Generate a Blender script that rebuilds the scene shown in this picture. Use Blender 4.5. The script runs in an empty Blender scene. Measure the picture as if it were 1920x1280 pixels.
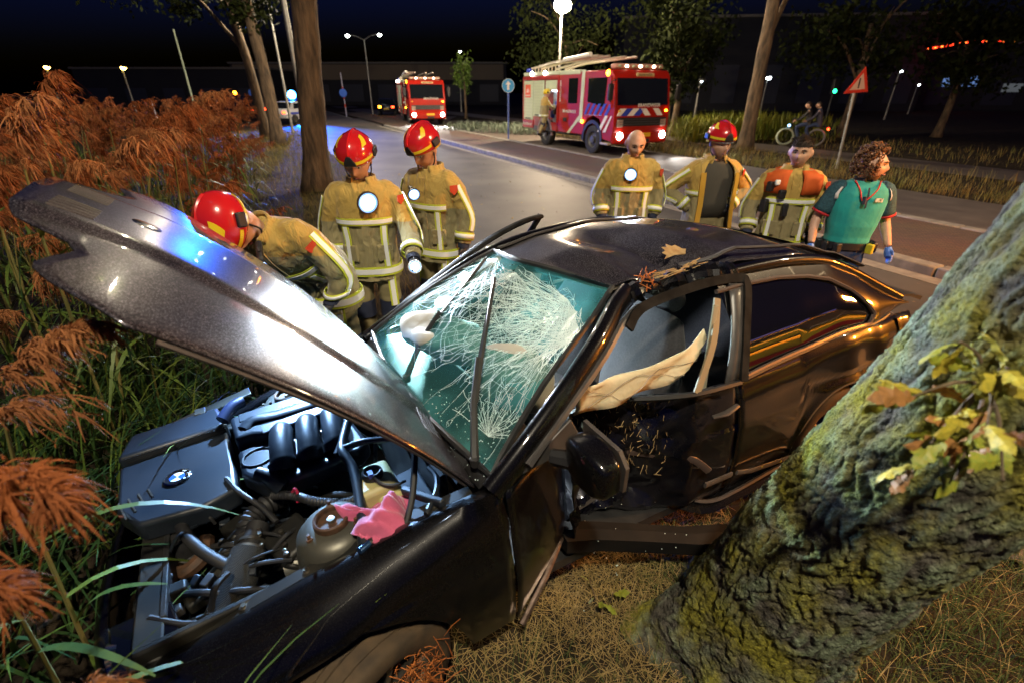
import bpy, bmesh, math, random
import numpy as np
from mathutils import Vector, Matrix, Euler
R_ = math.radians
sin, cos, pi = math.sin, math.cos, math.pi
SC = bpy.context.scene
COL = SC.collection
RNG = random.Random(7)
NR = np.random.default_rng(11)

# ------------------------------------------------------------------ camera, world, moon, exposure
cam_d = bpy.data.cameras.new('camera')
cam = bpy.data.objects.new('camera', cam_d); COL.objects.link(cam)
cam.location = (0, 0, 2.15)
cam.rotation_euler = (R_(90 - 27.5), 0, 0)
cam_d.sensor_width = 36; cam_d.lens = 16.88
cam_d.clip_start = 0.05; cam_d.clip_end = 900
cam_d.dof.use_dof = True; cam_d.dof.focus_distance = 2.6; cam_d.dof.aperture_fstop = 2.0
SC.camera = cam
SC.view_settings.view_transform = 'Standard'; SC.view_settings.look = 'None'
SC.view_settings.exposure = 0.35; SC.view_settings.gamma = 1.0
SC.cycles.use_denoising = True
SC.cycles.max_bounces = 7; SC.cycles.diffuse_bounces = 2; SC.cycles.glossy_bounces = 4
SC.cycles.transmission_bounces = 6; SC.cycles.transparent_max_bounces = 10
SC.cycles.sample_clamp_indirect = 4.0
SC.cycles.caustics_reflective = False; SC.cycles.caustics_refractive = False

world = bpy.data.worlds.new('World'); SC.world = world; world.use_nodes = True
wn = world.node_tree
sky = wn.nodes.new('ShaderNodeTexSky'); sky.sky_type = 'NISHITA'; sky.sun_disc = False
sky.sun_elevation = R_(-1.5); sky.sun_rotation = R_(200)
bg = wn.nodes['Background']; bg.inputs['Strength'].default_value = 0.15
tint = wn.nodes.new('ShaderNodeMixRGB'); tint.blend_type = 'MULTIPLY'; tint.inputs[0].default_value = 1.0; tint.inputs[2].default_value = (.035, .09, .85, 1)   # night blue
wn.links.new(sky.outputs[0], tint.inputs[1]); wn.links.new(tint.outputs[0], bg.inputs[0])

def lamp(name, kind, loc, power, color, size=0.1, target=None, cone=60, blend=0.5, parent=None):
    d = bpy.data.lights.new(name, kind); d.energy = power; d.color = color
    if kind == 'SUN': d.angle = size
    else: d.shadow_soft_size = size
    if kind == 'SPOT': d.spot_size = R_(cone); d.spot_blend = blend
    o = bpy.data.objects.new(name, d); COL.objects.link(o); o.location = loc
    if target is not None:
        o.rotation_euler = (Vector(target) - Vector(loc)).to_track_quat('-Z', 'Y').to_euler()
    return o
moon = lamp('moon', 'SUN', (0, 0, 30), 0.012, (0.6, 0.75, 1.0), R_(0.5), target=(6, 8, 0))  # unseen moon added as faint cool fill

# ------------------------------------------------------------------ materials
MATS = {}
def srgb(r, g, b):
    f = lambda c: (c / 255 / 12.92) if c / 255 <= 0.04045 else ((c / 255 + 0.055) / 1.055) ** 2.4
    return (f(r), f(g), f(b))
def mat(name, col, rough=0.6, metal=0.0, col2=None, scale=8.0, mix=(0.35, 0.65), bump=0.0, bscale=None, coat=0.0,
        emit=None, estr=0.0, trans=0.0, alpha=1.0, spec=0.5, sheen=0.0, detail=4.0, stretch=None, rough2=None):
    if name in MATS: return MATS[name]
    m = bpy.data.materials.new(name); m.use_nodes = True
    nt = m.node_tree; b = nt.nodes['Principled BSDF']
    b.inputs['Base Color'].default_value = (*col, 1); b.inputs['Roughness'].default_value = rough
    b.inputs['Metallic'].default_value = metal; b.inputs['Coat Weight'].default_value = coat
    b.inputs['Coat Roughness'].default_value = 0.05
    b.inputs['Transmission Weight'].default_value = trans; b.inputs['Alpha'].default_value = alpha
    b.inputs['Specular IOR Level'].default_value = spec; b.inputs['Sheen Weight'].default_value = sheen
    if emit: b.inputs['Emission Color'].default_value = (*emit, 1); b.inputs['Emission Strength'].default_value = estr
    if col2 or bump or rough2 is not None:
        tc = nt.nodes.new('ShaderNodeTexCoord'); mp = nt.nodes.new('ShaderNodeMapping')
        nt.links.new(tc.outputs['Object'], mp.inputs[0])
        if stretch: mp.inputs['Scale'].default_value = stretch
    if col2 or rough2 is not None:
        n = nt.nodes.new('ShaderNodeTexNoise'); n.inputs['Scale'].default_value = scale; n.inputs['Detail'].default_value = detail
        nt.links.new(mp.outputs[0], n.inputs['Vector'])
        r = nt.nodes.new('ShaderNodeValToRGB'); r.color_ramp.elements[0].position = mix[0]; r.color_ramp.elements[1].position = mix[1]
        c2 = col2 or col
        r.color_ramp.elements[0].color = (*col, 1); r.color_ramp.elements[1].color = (*c2, 1)
        nt.links.new(n.outputs[0], r.inputs[0])
        if col2: nt.links.new(r.outputs[0], b.inputs['Base Color'])
        if rough2 is not None:
            mr = nt.nodes.new('ShaderNodeMapRange'); mr.inputs[1].default_value = mix[0]; mr.inputs[2].default_value = mix[1]
            mr.inputs[3].default_value = rough; mr.inputs[4].default_value = rough2
            nt.links.new(n.outputs[0], mr.inputs[0]); nt.links.new(mr.outputs[0], b.inputs['Roughness'])
    if bump:
        n2 = nt.nodes.new('ShaderNodeTexNoise'); n2.inputs['Scale'].default_value = bscale or scale * 3; n2.inputs['Detail'].default_value = 5
        nt.links.new(mp.outputs[0], n2.inputs['Vector'])
        bp = nt.nodes.new('ShaderNodeBump'); bp.inputs['Strength'].default_value = min(1, bump * 10); bp.inputs['Distance'].default_value = bump
        nt.links.new(n2.outputs[0], bp.inputs['Height']); nt.links.new(bp.outputs[0], b.inputs['Normal'])
    MATS[name] = m; return m
def emis(name, col, strength):
    return mat(name, (0.02, 0.02, 0.02), 0.3, emit=col, estr=strength)

# ------------------------------------------------------------------ mesh builder
class MB:
    def __init__(s, warp=None): s.v = []; s.f = []; s.warp = warp
    def add(s, vs, fs):
        o = len(s.v); s.v.extend([tuple(map(float, p)) for p in vs]); s.f.extend([tuple(i + o for i in f) for f in fs]); return s
    def box(s, c, d, rot=None, taper=1.0):
        x, y, z = d[0] / 2, d[1] / 2, d[2] / 2
        vs = [(-x, -y, -z), (x, -y, -z), (x, y, -z), (-x, y, -z), (-x * taper, -y * taper, z), (x * taper, -y * taper, z), (x * taper, y * taper, z), (-x * taper, y * taper, z)]
        if rot is not None:
            m = Euler(rot).to_matrix(); vs = [m @ Vector(p) for p in vs]
        return s.add([(p[0] + c[0], p[1] + c[1], p[2] + c[2]) for p in vs],
                     [(0, 3, 2, 1), (4, 5, 6, 7), (0, 1, 5, 4), (1, 2, 6, 5), (2, 3, 7, 6), (3, 0, 4, 7)])
    def loft(s, rings, closed=True, cap0=True, cap1=True):
        n = len(rings[0]); vs = [p for r in rings for p in r]; fs = []
        for i in range(len(rings) - 1):
            for j in range(n if closed else n - 1):
                k = (j + 1) % n
                fs.append((i * n + j, i * n + k, (i + 1) * n + k, (i + 1) * n + j))
        if closed and cap0: fs.append(tuple(range(n - 1, -1, -1)))
        if closed and cap1: fs.append(tuple((len(rings) - 1) * n + j for j in range(n)))
        return s.add(vs, fs)
    def grid(s, rows): return s.loft(rows, closed=False)
    def tube(s, pts, rad, n=8, cap=True, squash=None):
        pts = [Vector(p) for p in pts]
        if not hasattr(rad, '__len__'): rad = [rad] * len(pts)
        t0 = (pts[1] - pts[0]).normalized()
        a = Vector((0, 0, 1)) if abs(t0.z) < 0.9 else Vector((1, 0, 0))
        u = t0.cross(a).normalized(); rings = []
        for i, p in enumerate(pts):
            t = (pts[min(i + 1, len(pts) - 1)] - pts[max(i - 1, 0)]).normalized()
            u = (u - t * u.dot(t)).normalized(); w = t.cross(u)
            k1, k2 = squash or (1, 1)
            rings.append([p + u * (cos(2 * pi * j / n) * rad[i] * k1) + w * (sin(2 * pi * j / n) * rad[i] * k2) for j in range(n)])
        return s.loft(rings, True, cap, cap)
    def cyl(s, a, b, r, n=16, r2=None): return s.tube([a, b], [r, r if r2 is None else r2], n)
    def lathe(s, prof, n=20, c=(0, 0, 0), axis='z', cap=False):
        rings = []
        for r, h in prof:
            ring = []
            for j in range(n):
                a = 2 * pi * j / n; x, y = r * cos(a), r * sin(a)
                p = {'z': (x, y, h), 'y': (x, h, y), 'x': (h, x, y)}[axis]
                ring.append((p[0] + c[0], p[1] + c[1], p[2] + c[2]))
            rings.append(ring)
        return s.loft(rings, True, cap, cap)
    def ell(s, c, r, nu=14, nv=9, rot=None):
        rings = []
        m = Euler(rot).to_matrix() if rot is not None else None
        for i in range(nv + 1):
            e = -pi / 2 + pi * i / nv; e = max(-pi / 2 + .02, min(pi / 2 - .02, e)); ring = []
            for j in range(nu):
                a = 2 * pi * j / nu; p = Vector((r[0] * cos(e) * cos(a), r[1] * cos(e) * sin(a), r[2] * sin(e)))
                if m: p = m @ p
                ring.append((p[0] + c[0], p[1] + c[1], p[2] + c[2]))
            rings.append(ring)
        return s.loft(rings)
    def prism(s, poly, lo, hi, axis='z'):
        def P(a, b, h): return {'z': (a, b, h), 'y': (a, h, b), 'x': (h, a, b)}[axis]
        n = len(poly)
        vs = [P(a, b, lo) for a, b in poly] + [P(a, b, hi) for a, b in poly]
        fs = [tuple(range(n - 1, -1, -1)), tuple(range(n, 2 * n))] + [(i, (i + 1) % n, n + (i + 1) % n, n + i) for i in range(n)]
        return s.add(vs, fs)
    def ribbon(s, pts, w, nrm=(0, 0, 1), th=0.0):
        pts = [Vector(p) for p in pts]; L = []; 
        if not hasattr(w, '__len__'): w = [w] * len(pts)
        for i, p in enumerate(pts):
            t = (pts[min(i + 1, len(pts) - 1)] - pts[max(i - 1, 0)]).normalized()
            nn = Vector(nrm[i]) if hasattr(nrm[0], '__len__') else Vector(nrm)
            sd = t.cross(nn)
            sd = sd.normalized() if sd.length > 1e-6 else Vector((1, 0, 0))
            if th:
                nn = nn.normalized()
                L.append([p - sd * w[i] / 2, p + sd * w[i] / 2, p + sd * w[i] / 2 + nn * th, p - sd * w[i] / 2 + nn * th])
            else: L.append([p - sd * w[i] / 2, p + sd * w[i] / 2])
        return s.loft(L, closed=bool(th))
    def build(s, name, m, parent=None, smooth=40, bevel=0, seg=2, solid=0, sub=0, remesh=0, kind=None, disp=None):
        v = s.v if s.warp is None else [s.warp(p) for p in s.v]
        me = bpy.data.meshes.new(name); me.from_pydata([tuple(p) for p in v], [], s.f); me.validate(); me.update()
        for mm in (m if isinstance(m, (list, tuple)) else [m]): me.materials.append(mm)
        return link(name, me, parent, smooth, bevel, seg, solid, sub, remesh, kind)
def link(name, me, parent=None, smooth=40, bevel=0, seg=2, solid=0, sub=0, remesh=0, kind=None):
    if smooth:
        me.polygons.foreach_set('use_smooth', [True] * len(me.polygons))
        if smooth < 180 and not remesh: me.set_sharp_from_angle(angle=R_(smooth))
    o = bpy.data.objects.new(name, me); COL.objects.link(o)
    if parent: o.parent = parent
    if kind: o['kind'] = kind
    if remesh:
        r = o.modifiers.new('remesh', 'REMESH'); r.mode = 'VOXEL'; r.voxel_size = remesh; r.use_smooth_shade = True
        q = o.modifiers.new('smooth', 'SMOOTH'); q.iterations = 4; q.factor = 0.5
    if solid:
        q = o.modifiers.new('solid', 'SOLIDIFY'); q.thickness = solid; q.offset = -1
    if bevel:
        q = o.modifiers.new('bevel', 'BEVEL'); q.width = bevel; q.segments = seg; q.limit_method = 'ANGLE'; q.angle_limit = R_(35); q.harden_normals = False
    if sub:
        q = o.modifiers.new('sub', 'SUBSURF'); q.levels = sub; q.render_levels = sub
    return o
def tag(o, label, cat=None, group=None, kind=None):
    if label: o['label'] = label
    if cat: o['category'] = cat
    if group: o['group'] = group
    if kind: o['kind'] = kind
    return o
def thing(name, label, cat, loc=(0, 0, 0), rot=(0, 0, 0), group=None):
    o = bpy.data.objects.new(name, None); COL.objects.link(o); o.empty_display_size = 0.2
    o.location = loc; o.rotation_euler = rot
    return tag(o, label, cat, group)
def copy_tree(o, parent=None):
    c = o.copy(); COL.objects.link(c)
    if parent: c.parent = parent
    for ch in o.children: copy_tree(ch, c)
    return c
def text(name, body, size, m, parent, loc, rot, ext=0.003, sx=1.0):
    cu = bpy.data.curves.new(name, 'FONT'); cu.body = body; cu.size = size; cu.extrude = ext
    cu.align_x = 'CENTER'; cu.align_y = 'CENTER'; cu.materials.append(m)
    tmp = bpy.data.objects.new(name, cu); me = bpy.data.meshes.new_from_object(tmp); bpy.data.objects.remove(tmp); me.name = name
    if not len(me.materials): me.materials.append(m)
    o = bpy.data.objects.new(name, me); COL.objects.link(o); o.parent = parent; o.location = loc; o.rotation_euler = rot; o.scale = (sx, 1, 1)
    return o
def lerp(a, b, t): return a + (b - a) * t
def pw(x, pts):                      # piecewise-linear profile
    if x <= pts[0][0]: return pts[0][1]
    for (x0, y0), (x1, y1) in zip(pts, pts[1:]):
        if x <= x1: return y0 + (y1 - y0) * (x - x0) / (x1 - x0)
    return pts[-1][1]
def sm(x, pts):                      # smoothstep profile
    if x <= pts[0][0]: return pts[0][1]
    for (x0, y0), (x1, y1) in zip(pts, pts[1:]):
        if x <= x1:
            t = (x - x0) / (x1 - x0); t = t * t * (3 - 2 * t); return y0 + (y1 - y0) * t
    return pts[-1][1]
def hump(x, c, w): return math.exp(-((x - c) / w) ** 2)
def bez(p, n):                       # Catmull-Rom through points
    p = [Vector(q) for q in p]; out = []
    for i in range(len(p) - 1):
        a, b, c, d = p[max(i - 1, 0)], p[i], p[i + 1], p[min(i + 2, len(p) - 1)]
        for k in range(n):
            t = k / n
            out.append(0.5 * ((2 * b) + (c - a) * t + (2 * a - 5 * b + 4 * c - d) * t * t + (3 * b - a - 3 * c + d) * t ** 3))
    return out + [p[-1]]
# ------------------------------------------------------------------ fast array meshes
def npmesh(name, V, F, mats, parent=None, kind=None, smooth=True, midx=None, attr=None):
    me = bpy.data.meshes.new(name); V = np.asarray(V, np.float32).reshape(-1, 3); F = np.asarray(F, np.int32)
    k = F.shape[1]; me.vertices.add(len(V)); me.vertices.foreach_set('co', V.ravel())
    me.loops.add(F.size); me.loops.foreach_set('vertex_index', F.ravel())
    me.polygons.add(len(F)); me.polygons.foreach_set('loop_start', np.arange(0, F.size, k, dtype=np.int32))
    me.polygons.foreach_set('loop_total', np.full(len(F), k, np.int32))
    if smooth: me.polygons.foreach_set('use_smooth', np.ones(len(F), bool))
    if midx is not None: me.polygons.foreach_set('material_index', np.asarray(midx, np.int32))
    for m in (mats if isinstance(mats, list) else [mats]): me.materials.append(m)
    me.update(calc_edges=True); me.validate()
    o = bpy.data.objects.new(name, me); COL.objects.link(o)
    if parent: o.parent = parent
    if kind: o['kind'] = kind
    return o
def blades(base, direc, length, width, bend, nseg=4, side=None):
    """grass blades: arrays base(N,3), direc(N,3 lean at tip), length, width -> V,F"""
    N = len(base); V = np.zeros((N, nseg + 1, 2, 3)); width = np.full(N, width) if np.ndim(width) == 0 else width
    side = np.cross(direc, [0, 0, 1.0]) if side is None else side
    side = side / (np.linalg.norm(side, axis=1, keepdims=True) + 1e-6)
    for i in range(nseg + 1):
        t = i / nseg
        p = base + np.array([0, 0, 1.0]) * (length * (t - 0.55 * bend * t * t))[:, None] + direc * (length * bend * t ** 1.7)[:, None]
        w = (width * (1 - t) ** 0.7 * (0.6 + 0.4 * (t > 0)) + 0.0008)[:, None]
        V[:, i, 0] = p - side * w / 2; V[:, i, 1] = p + side * w / 2
    V = V.reshape(-1, 3); F = []
    b = (np.arange(N) * (nseg + 1) * 2)[:, None]
    for i in range(nseg):
        F.append(b + np.array([2 * i, 2 * i + 1, 2 * i + 3, 2 * i + 2]))
    return V, np.concatenate(F)
def unit2(n):
    a = NR.uniform(0, 2 * pi, n); return np.stack([np.cos(a), np.sin(a), np.zeros(n)], 1)

# road frame: n across (to the right), s along (away)
DV = np.array([-0.4305, 0.9026]); NV = np.array([0.9026, 0.4305])
def RP(n, s, z=0.0):
    p = NV * n + DV * s; return (float(p[0]), float(p[1]), z)
def ns_of(x, y): return x * NV[0] + y * NV[1], x * DV[0] + y * DV[1]

m_asph = mat('asphalt', (0.042, 0.041, 0.040), 0.62, col2=(0.088, 0.083, 0.077), scale=.7, bump=0.004, bscale=160, detail=10, spec=0.4)
m_asph2 = mat('worn_asphalt', (0.085, 0.07, 0.06), 0.6, col2=(0.12, 0.10, 0.085), scale=2.0, bump=0.004, bscale=120, detail=10, spec=0.4)
m_conc = mat('kerb_concrete', (0.16, 0.15, 0.135), 0.8, col2=(0.26, 0.24, 0.21), scale=6, bump=0.004, bscale=60)
m_soil = mat('soil', (0.014, 0.011, 0.008), 0.95, col2=(0.045, 0.032, 0.018), scale=3.0, bump=0.03, bscale=18, detail=8, spec=0.15)
m_straw = mat('straw', (0.30, 0.20, 0.075), 0.7, col2=(0.42, 0.30, 0.12), scale=30, spec=0.25)
m_dry = mat('dry_grass', (0.26, 0.17, 0.06), 0.75, col2=(0.13, 0.14, 0.035), scale=1.5, spec=0.2)
m_green = mat('grass_green', (0.05, 0.085, 0.018), 0.65, col2=(0.10, 0.12, 0.03), scale=2.0, spec=0.3)

# brick paving for the median (procedural: pieces under 10 px there)
m_brick = bpy.data.materials.new('median_paving'); m_brick.use_nodes = True
nt = m_brick.node_tree; b = nt.nodes['Principled BSDF']; b.inputs['Roughness'].default_value = 0.75
tc = nt.nodes.new('ShaderNodeTexCoord'); mp = nt.nodes.new('ShaderNodeMapping'); mp.inputs['Rotation'].default_value = (0, 0, R_(25.5))
bt = nt.nodes.new('ShaderNodeTexBrick'); bt.inputs['Scale'].default_value = 4.7
bt.inputs['Color1'].default_value = (0.17, 0.105, 0.07, 1); bt.inputs['Color2'].default_value = (0.12, 0.08, 0.06, 1)
bt.inputs['Mortar'].default_value = (0.05, 0.04, 0.03, 1); bt.inputs['Mortar Size'].default_value = 0.02
nz = nt.nodes.new('ShaderNodeTexNoise'); nz.inputs['Scale'].default_value = 0.8; nz.inputs['Detail'].default_value = 6
mx = nt.nodes.new('ShaderNodeMixRGB'); mx.blend_type = 'MULTIPLY'; mx.inputs[0].default_value = 0.6
nt.links.new(tc.outputs['Object'], mp.inputs[0]); nt.links.new(mp.outputs[0], bt.inputs['Vector']); nt.links.new(tc.outputs['Object'], nz.inputs['Vector'])
nt.links.new(bt.outputs['Color'], mx.inputs[1]); nt.links.new(nz.outputs['Color'], mx.inputs[2]); nt.links.new(mx.outputs[0], b.inputs['Base Color'])
bp = nt.nodes.new('ShaderNodeBump'); bp.inputs['Distance'].default_value = 0.006; nt.links.new(bt.outputs['Fac'], bp.inputs['Height']); bp.invert = True
nt.links.new(bp.outputs[0], b.inputs['Normal'])

# ground sheet: fine near the car, coarse to the horizon
def zg(x, y):
    n, s = ns_of(x, y)
    lump = 0.022 * sin(x * 3.1 + 1.3 * sin(y * 2.3)) * cos(y * 2.7 + .7) + 0.012 * sin(x * 7.3 + y * 5.1)
    w = max(0.0, min(1.0, (2.1 + .9 * max(0, min(1, (2.2 - s) / 2.0)) - n) / 0.5))
    ditch = -0.35 * max(0.0, min(1.0, (-2.2 - n) / 2.0))
    return (-0.035 + (0.03 + lump) * w + ditch) if n < 13.9 else -0.02 + 0.05 * min(1, (n - 13.9) / 1.0)
ax = sorted(set([-450, -300, -200, -140, -100, -70, -50, -38, -28, -20, -15] + list(np.arange(-12, -5, 0.7)) + list(np.arange(-5, 4, 0.13)) + list(np.arange(4, 14, 0.7)) + [16, 20, 28, 38, 50, 70, 100, 140, 200, 300, 450]))
ay = sorted(set([-60, -40, -25, -15, -8, -5, -3, -2] + list(np.arange(-1, 6, 0.13)) + list(np.arange(6, 16, 0.7)) + [18, 21, 25, 30, 36, 45, 60, 80, 110, 150, 220, 320, 460, 650]))
rows = [[(x, y, zg(x, y)) for x in ax] for y in ay]
g = MB(); g.grid([[p for p in r] for r in rows])
o = g.build('ground', m_soil, smooth=180); o['kind'] = 'structure'

def strip(name, m, n0, n1, s0, s1, z, kind='structure', step=2.0, jit=0.0, crown=0.0):
    q = MB(); rows = []
    k = max(2, int((s1 - s0) / step))
    for i in range(k + 1):
        s = lerp(s0, s1, i / k)
        a = n0 + ((jit * (sin(s * 1.7) + sin(s * 4.1 + 1) * .6) + .9 * max(0, min(1, (2.2 - s) / 2.0))) if jit else 0)
        rows.append([RP(lerp(a, n1, t), s, z + crown * (1 - (2 * t - 1) ** 2)) for t in (0, .15, .35, .5, .65, .85, 1)])
    q.grid(rows); o = q.build(name, m, smooth=180); o['kind'] = kind; return o
strip('road', m_asph, 2.25, 7.22, -40, 160, 0.0, jit=0.05, step=0.5, crown=0.015)
strip('gutter', m_conc, 7.22, 7.5, -40, 120, 0.004)
strip('median', m_brick, 7.74, 10.2, -40, 60, 0.11)
strip('side_road', m_asph2, 10.42, 13.9, -40, 90, 0.002, crown=0.01)
strip('cycle_path', m_asph2, 17.6, 20.2, -40, 80, 0.045)
strip('junction', m_asph2, 2.3, 17.5, 37.0, 48.0, 0.016)
# kerbs: a row of concrete stones each
st = MB(); st.box((0, 0, 0.05), (0.22, 0.985, 0.17)); KSTONE = None
for nm, nn, s0, s1, kind in (('kerb', 7.62, 1.0, 36.0, 0), ('kerb', 10.31, 1.0, 36.0, 1)):
    k = bpy.data.objects.new(nm, None); COL.objects.link(k); k['kind'] = 'structure'
    for i in range(int(s1 - s0)):
        if KSTONE is None:
            so = st.build('kerb_stone', m_conc, k, bevel=0.02); KSTONE = so
        else:
            so = KSTONE.copy(); COL.objects.link(so); so.parent = k
        so.location = RP(nn, s0 + i + .5, RNG.uniform(-.006, .006)); so.rotation_euler = (0, RNG.uniform(-.01, .01), math.atan2(DV[1], DV[0]) - pi / 2 + RNG.uniform(-.004, .004))

# ---- verge grass, straw, leaves (uncountable)
def scatter_ns(N, n0, n1, s0, s1):
    n = NR.uniform(n0, n1, N); s = NR.uniform(s0, s1, N)
    return np.stack([n * NV[0] + s * DV[0], n * NV[1] + s * DV[1], np.zeros(N)], 1)
def setz(b):
    for i in range(len(b)): b[i, 2] = zg(b[i, 0], b[i, 1]) - 0.005
    return b
base = setz(np.concatenate([scatter_ns(9000, -0.9, 2.3, 4.5, 12), scatter_ns(9000, -1.5, 2.3, 12, 34)]))
far = np.clip(base[:, 1] / 12, .6, 2.2)
V, F = blades(base, unit2(len(base)), NR.uniform(.08, .30, len(base)) * far ** .3, .006 * far, NR.uniform(.2, .8, len(base)), 3)
o = npmesh('verge_grass', V, F, m_dry); tag(o, 'dry yellow grass on the verge around the roadside trees', 'grass', kind='stuff')
base = setz(np.concatenate([scatter_ns(4500, 13.9, 17.4, 2, 30), scatter_ns(2500, 13.95, 14.8, 2, 20), scatter_ns(2500, 20.4, 26, 4, 34)]))
far = np.clip(base[:, 1] / 12, .6, 2.0)
V, F = blades(base, unit2(len(base)), NR.uniform(.1, .45, len(base)), .011 * far, NR.uniform(.2, .7, len(base)), 3)
o = npmesh('roadside_grass', V, F, m_dry); tag(o, 'tall dry orange grass along the far road edge', 'grass', kind='stuff')
# straw litter by the car sill
N = 3000
x = NR.uniform(-.25, 1.25, N); y = NR.uniform(1.0, 2.0, N); th = NR.uniform(0, 2 * pi, N)
L = NR.uniform(.03, .14, N); zz = np.array([zg(a, c) for a, c in zip(x, y)]) + NR.uniform(.004, .045, N)
d = np.stack([np.cos(th), np.sin(th), NR.uniform(-.5, .5, N)], 1); sd = np.stack([-np.sin(th), np.cos(th), np.zeros(N)], 1) * NR.uniform(.0006, .0014, N)[:, None]
c0 = np.stack([x, y, zz], 1); a0, a1 = c0 - d * L[:, None] / 2, c0 + d * L[:, None] / 2
V = np.stack([a0 - sd, a0 + sd, a1 + sd, a1 - sd], 1).reshape(-1, 3); F = np.arange(4 * N).reshape(N, 4)
o = npmesh('straw_litter', V, F, m_straw); tag(o, 'dry straw scattered on the soil below the crushed door', 'straw', kind='stuff')
base = np.stack([NR.uniform(-.4, 2.6, 3600), NR.uniform(.3, 2.3, 3600), np.zeros(3600)], 1)
keep = ((base[:, 0] - .45) / .6) ** 2 + ((base[:, 1] - 1.5) / .4) ** 2 > NR.uniform(.2, 1.6, 3600)
ext = np.stack([NR.uniform(.7, 3.0, 11000), NR.uniform(-.2, 1.9, 11000), np.zeros(11000)], 1)
base = setz(np.concatenate([base[keep], ext]))
V, F = blades(base, unit2(len(base)), NR.uniform(.04, .22, len(base)), .0026, NR.uniform(.3, .95, len(base)), 4)
o = npmesh('short_grass', V, F, [m_green, m_straw], midx=np.tile((NR.uniform(0, 1, len(base)) < .22).astype(int), 4)); tag(o, 'short grass tufts around the foot of the mossy trunk', 'grass', kind='stuff')

bs = setz(np.stack([NR.normal(.45, .33, 2600), NR.normal(1.50, .22, 2600), np.zeros(2600)], 1))
V, F = blades(bs, unit2(2600), NR.uniform(.03, .13, 2600), .0022, NR.uniform(.5, 1.0, 2600), 3); o = npmesh('dry_tufts', V, F, [m_straw, m_dry], midx=np.tile(NR.integers(0, 2, 2600), 3)); tag(o, 'trampled dry grass between the sill and the trunk', 'grass', kind='stuff')
# leaves and small bits on the road and verge
N = 420; n_ = NR.uniform(-.2, 7.2, N); s_ = NR.uniform(.5, 16, N) ; c0 = np.stack([n_ * NV[0] + s_ * DV[0], n_ * NV[1] + s_ * DV[1], np.full(N, .022)], 1); th = NR.uniform(0, 2 * pi, N); L = NR.uniform(.012, .04, N)[:, None]
u_ = np.stack([np.cos(th), np.sin(th), NR.uniform(-.3, .5, N)], 1) * L; w_ = np.stack([-np.sin(th), np.cos(th), NR.uniform(-.3, .3, N)], 1) * L * .5
o = npmesh('road_litter', np.stack([c0 - u_, c0 + w_, c0 + u_, c0 - w_], 1).reshape(-1, 3), np.arange(4 * N).reshape(N, 4), [m_straw, m_dry, mat('litter_dark', (.05, .035, .02), .8)], smooth=False, midx=NR.integers(0, 3, N)); tag(o, 'fallen leaves and crash crumbs scattered over the road', 'litter', kind='stuff')
# ------------------------------------------------------------------ background trees, shrubs
m_bark = mat('bark_background', (0.19, 0.13, 0.075), 0.9, col2=(0.06, 0.045, 0.03), scale=9, bump=0.06, bscale=16, stretch=(1, 1, .22), detail=9)
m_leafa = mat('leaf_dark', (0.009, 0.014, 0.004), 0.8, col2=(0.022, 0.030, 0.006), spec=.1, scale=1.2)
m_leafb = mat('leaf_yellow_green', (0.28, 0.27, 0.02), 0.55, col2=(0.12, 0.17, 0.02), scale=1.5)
m_leafg = mat('leaf_lime', (0.13, 0.22, 0.03), 0.5, col2=(0.08, 0.15, 0.02), scale=1.5)
def leaf_cloud(c, r, N, size, clumps=14, hollow=.35):
    c = np.array(c); r = np.array(r)
    cc = NR.normal(0, 1, (clumps, 3)); cc /= np.linalg.norm(cc, axis=1, keepdims=True); cc *= NR.uniform(hollow, .9, (clumps, 1))
    k = NR.integers(0, clumps, N); p = cc[k] + NR.normal(0, .17, (N, 3)) * NR.uniform(.6, 1.3, (clumps, 1))[k]
    p = c + p * r
    a = NR.normal(0, 1, (N, 3)); a /= np.linalg.norm(a, axis=1, keepdims=True)
    b2 = np.cross(a, NR.normal(0, 1, (N, 3))); b2 /= np.linalg.norm(b2, axis=1, keepdims=True)
    L = size * NR.uniform(.6, 1.3, (N, 1)); W = L * .5
    V = np.stack([p - a * L * .5, p + b2 * W * .5, p + a * L * .5, p - b2 * W * .5], 1).reshape(-1, 3)
    return V, np.arange(4 * N).reshape(N, 4)
def tree(label, path, rad, crown, leaves, size, m_leaf=None, branches=5, bark=None, group='trees along the road', name='roadside_tree', clumps=16):
    base = Vector(path[0]); t = thing(name, label, 'tree', base, group=group)
    P = [Vector(p) - base for p in bez(path, 5)]
    q = MB(); n = len(P); rr = [lerp(rad[0], rad[1], (i / (n - 1)) ** .8) * (1 + .45 * math.exp(-i * .9)) * (1 + .05 * sin(i * 2.1)) for i in range(n)]
    q.tube(P, rr, 14)
    if crown: # limbs to the crown
        cc = Vector(crown[0]) - base
        for i in range(branches):
            a = RNG.uniform(0, 2 * pi); st_ = P[int(n * RNG.uniform(.55, .95)) - 1]
            e = cc + Vector((cos(a) * crown[1][0] * .6, sin(a) * crown[1][1] * .6, RNG.uniform(-.3, .5) * crown[1][2]))
            mid = (st_ + e) / 2 + Vector((0, 0, .15 * (e - st_).length))
            q.tube(bez([st_, mid, e], 4), [rr[-1] * k for k in (.6, .55, .5, .42, .36, .3, .24, .18, .12)], 6)
    q.build('trunk', bark or m_bark, t, smooth=180)
    if crown:
        V, F = leaf_cloud(Vector(crown[0]) - base, crown[1], leaves, size, clumps)
        npmesh('crown', V, F, m_leaf or m_leafa, t, smooth=False)
    return t
tree('thick bare brown trunk standing just behind the two helmeted firefighters on the verge', [(-4.80, 12.3, -.05), (-4.58, 12.4, 2.5), (-4.40, 12.4, 4.3), (-4.2, 12.5, 9)], (.30, .25), ((-4.2, 12.8, 9.8), (2.6, 2.6, 2.2)), 2600, .22)
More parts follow.
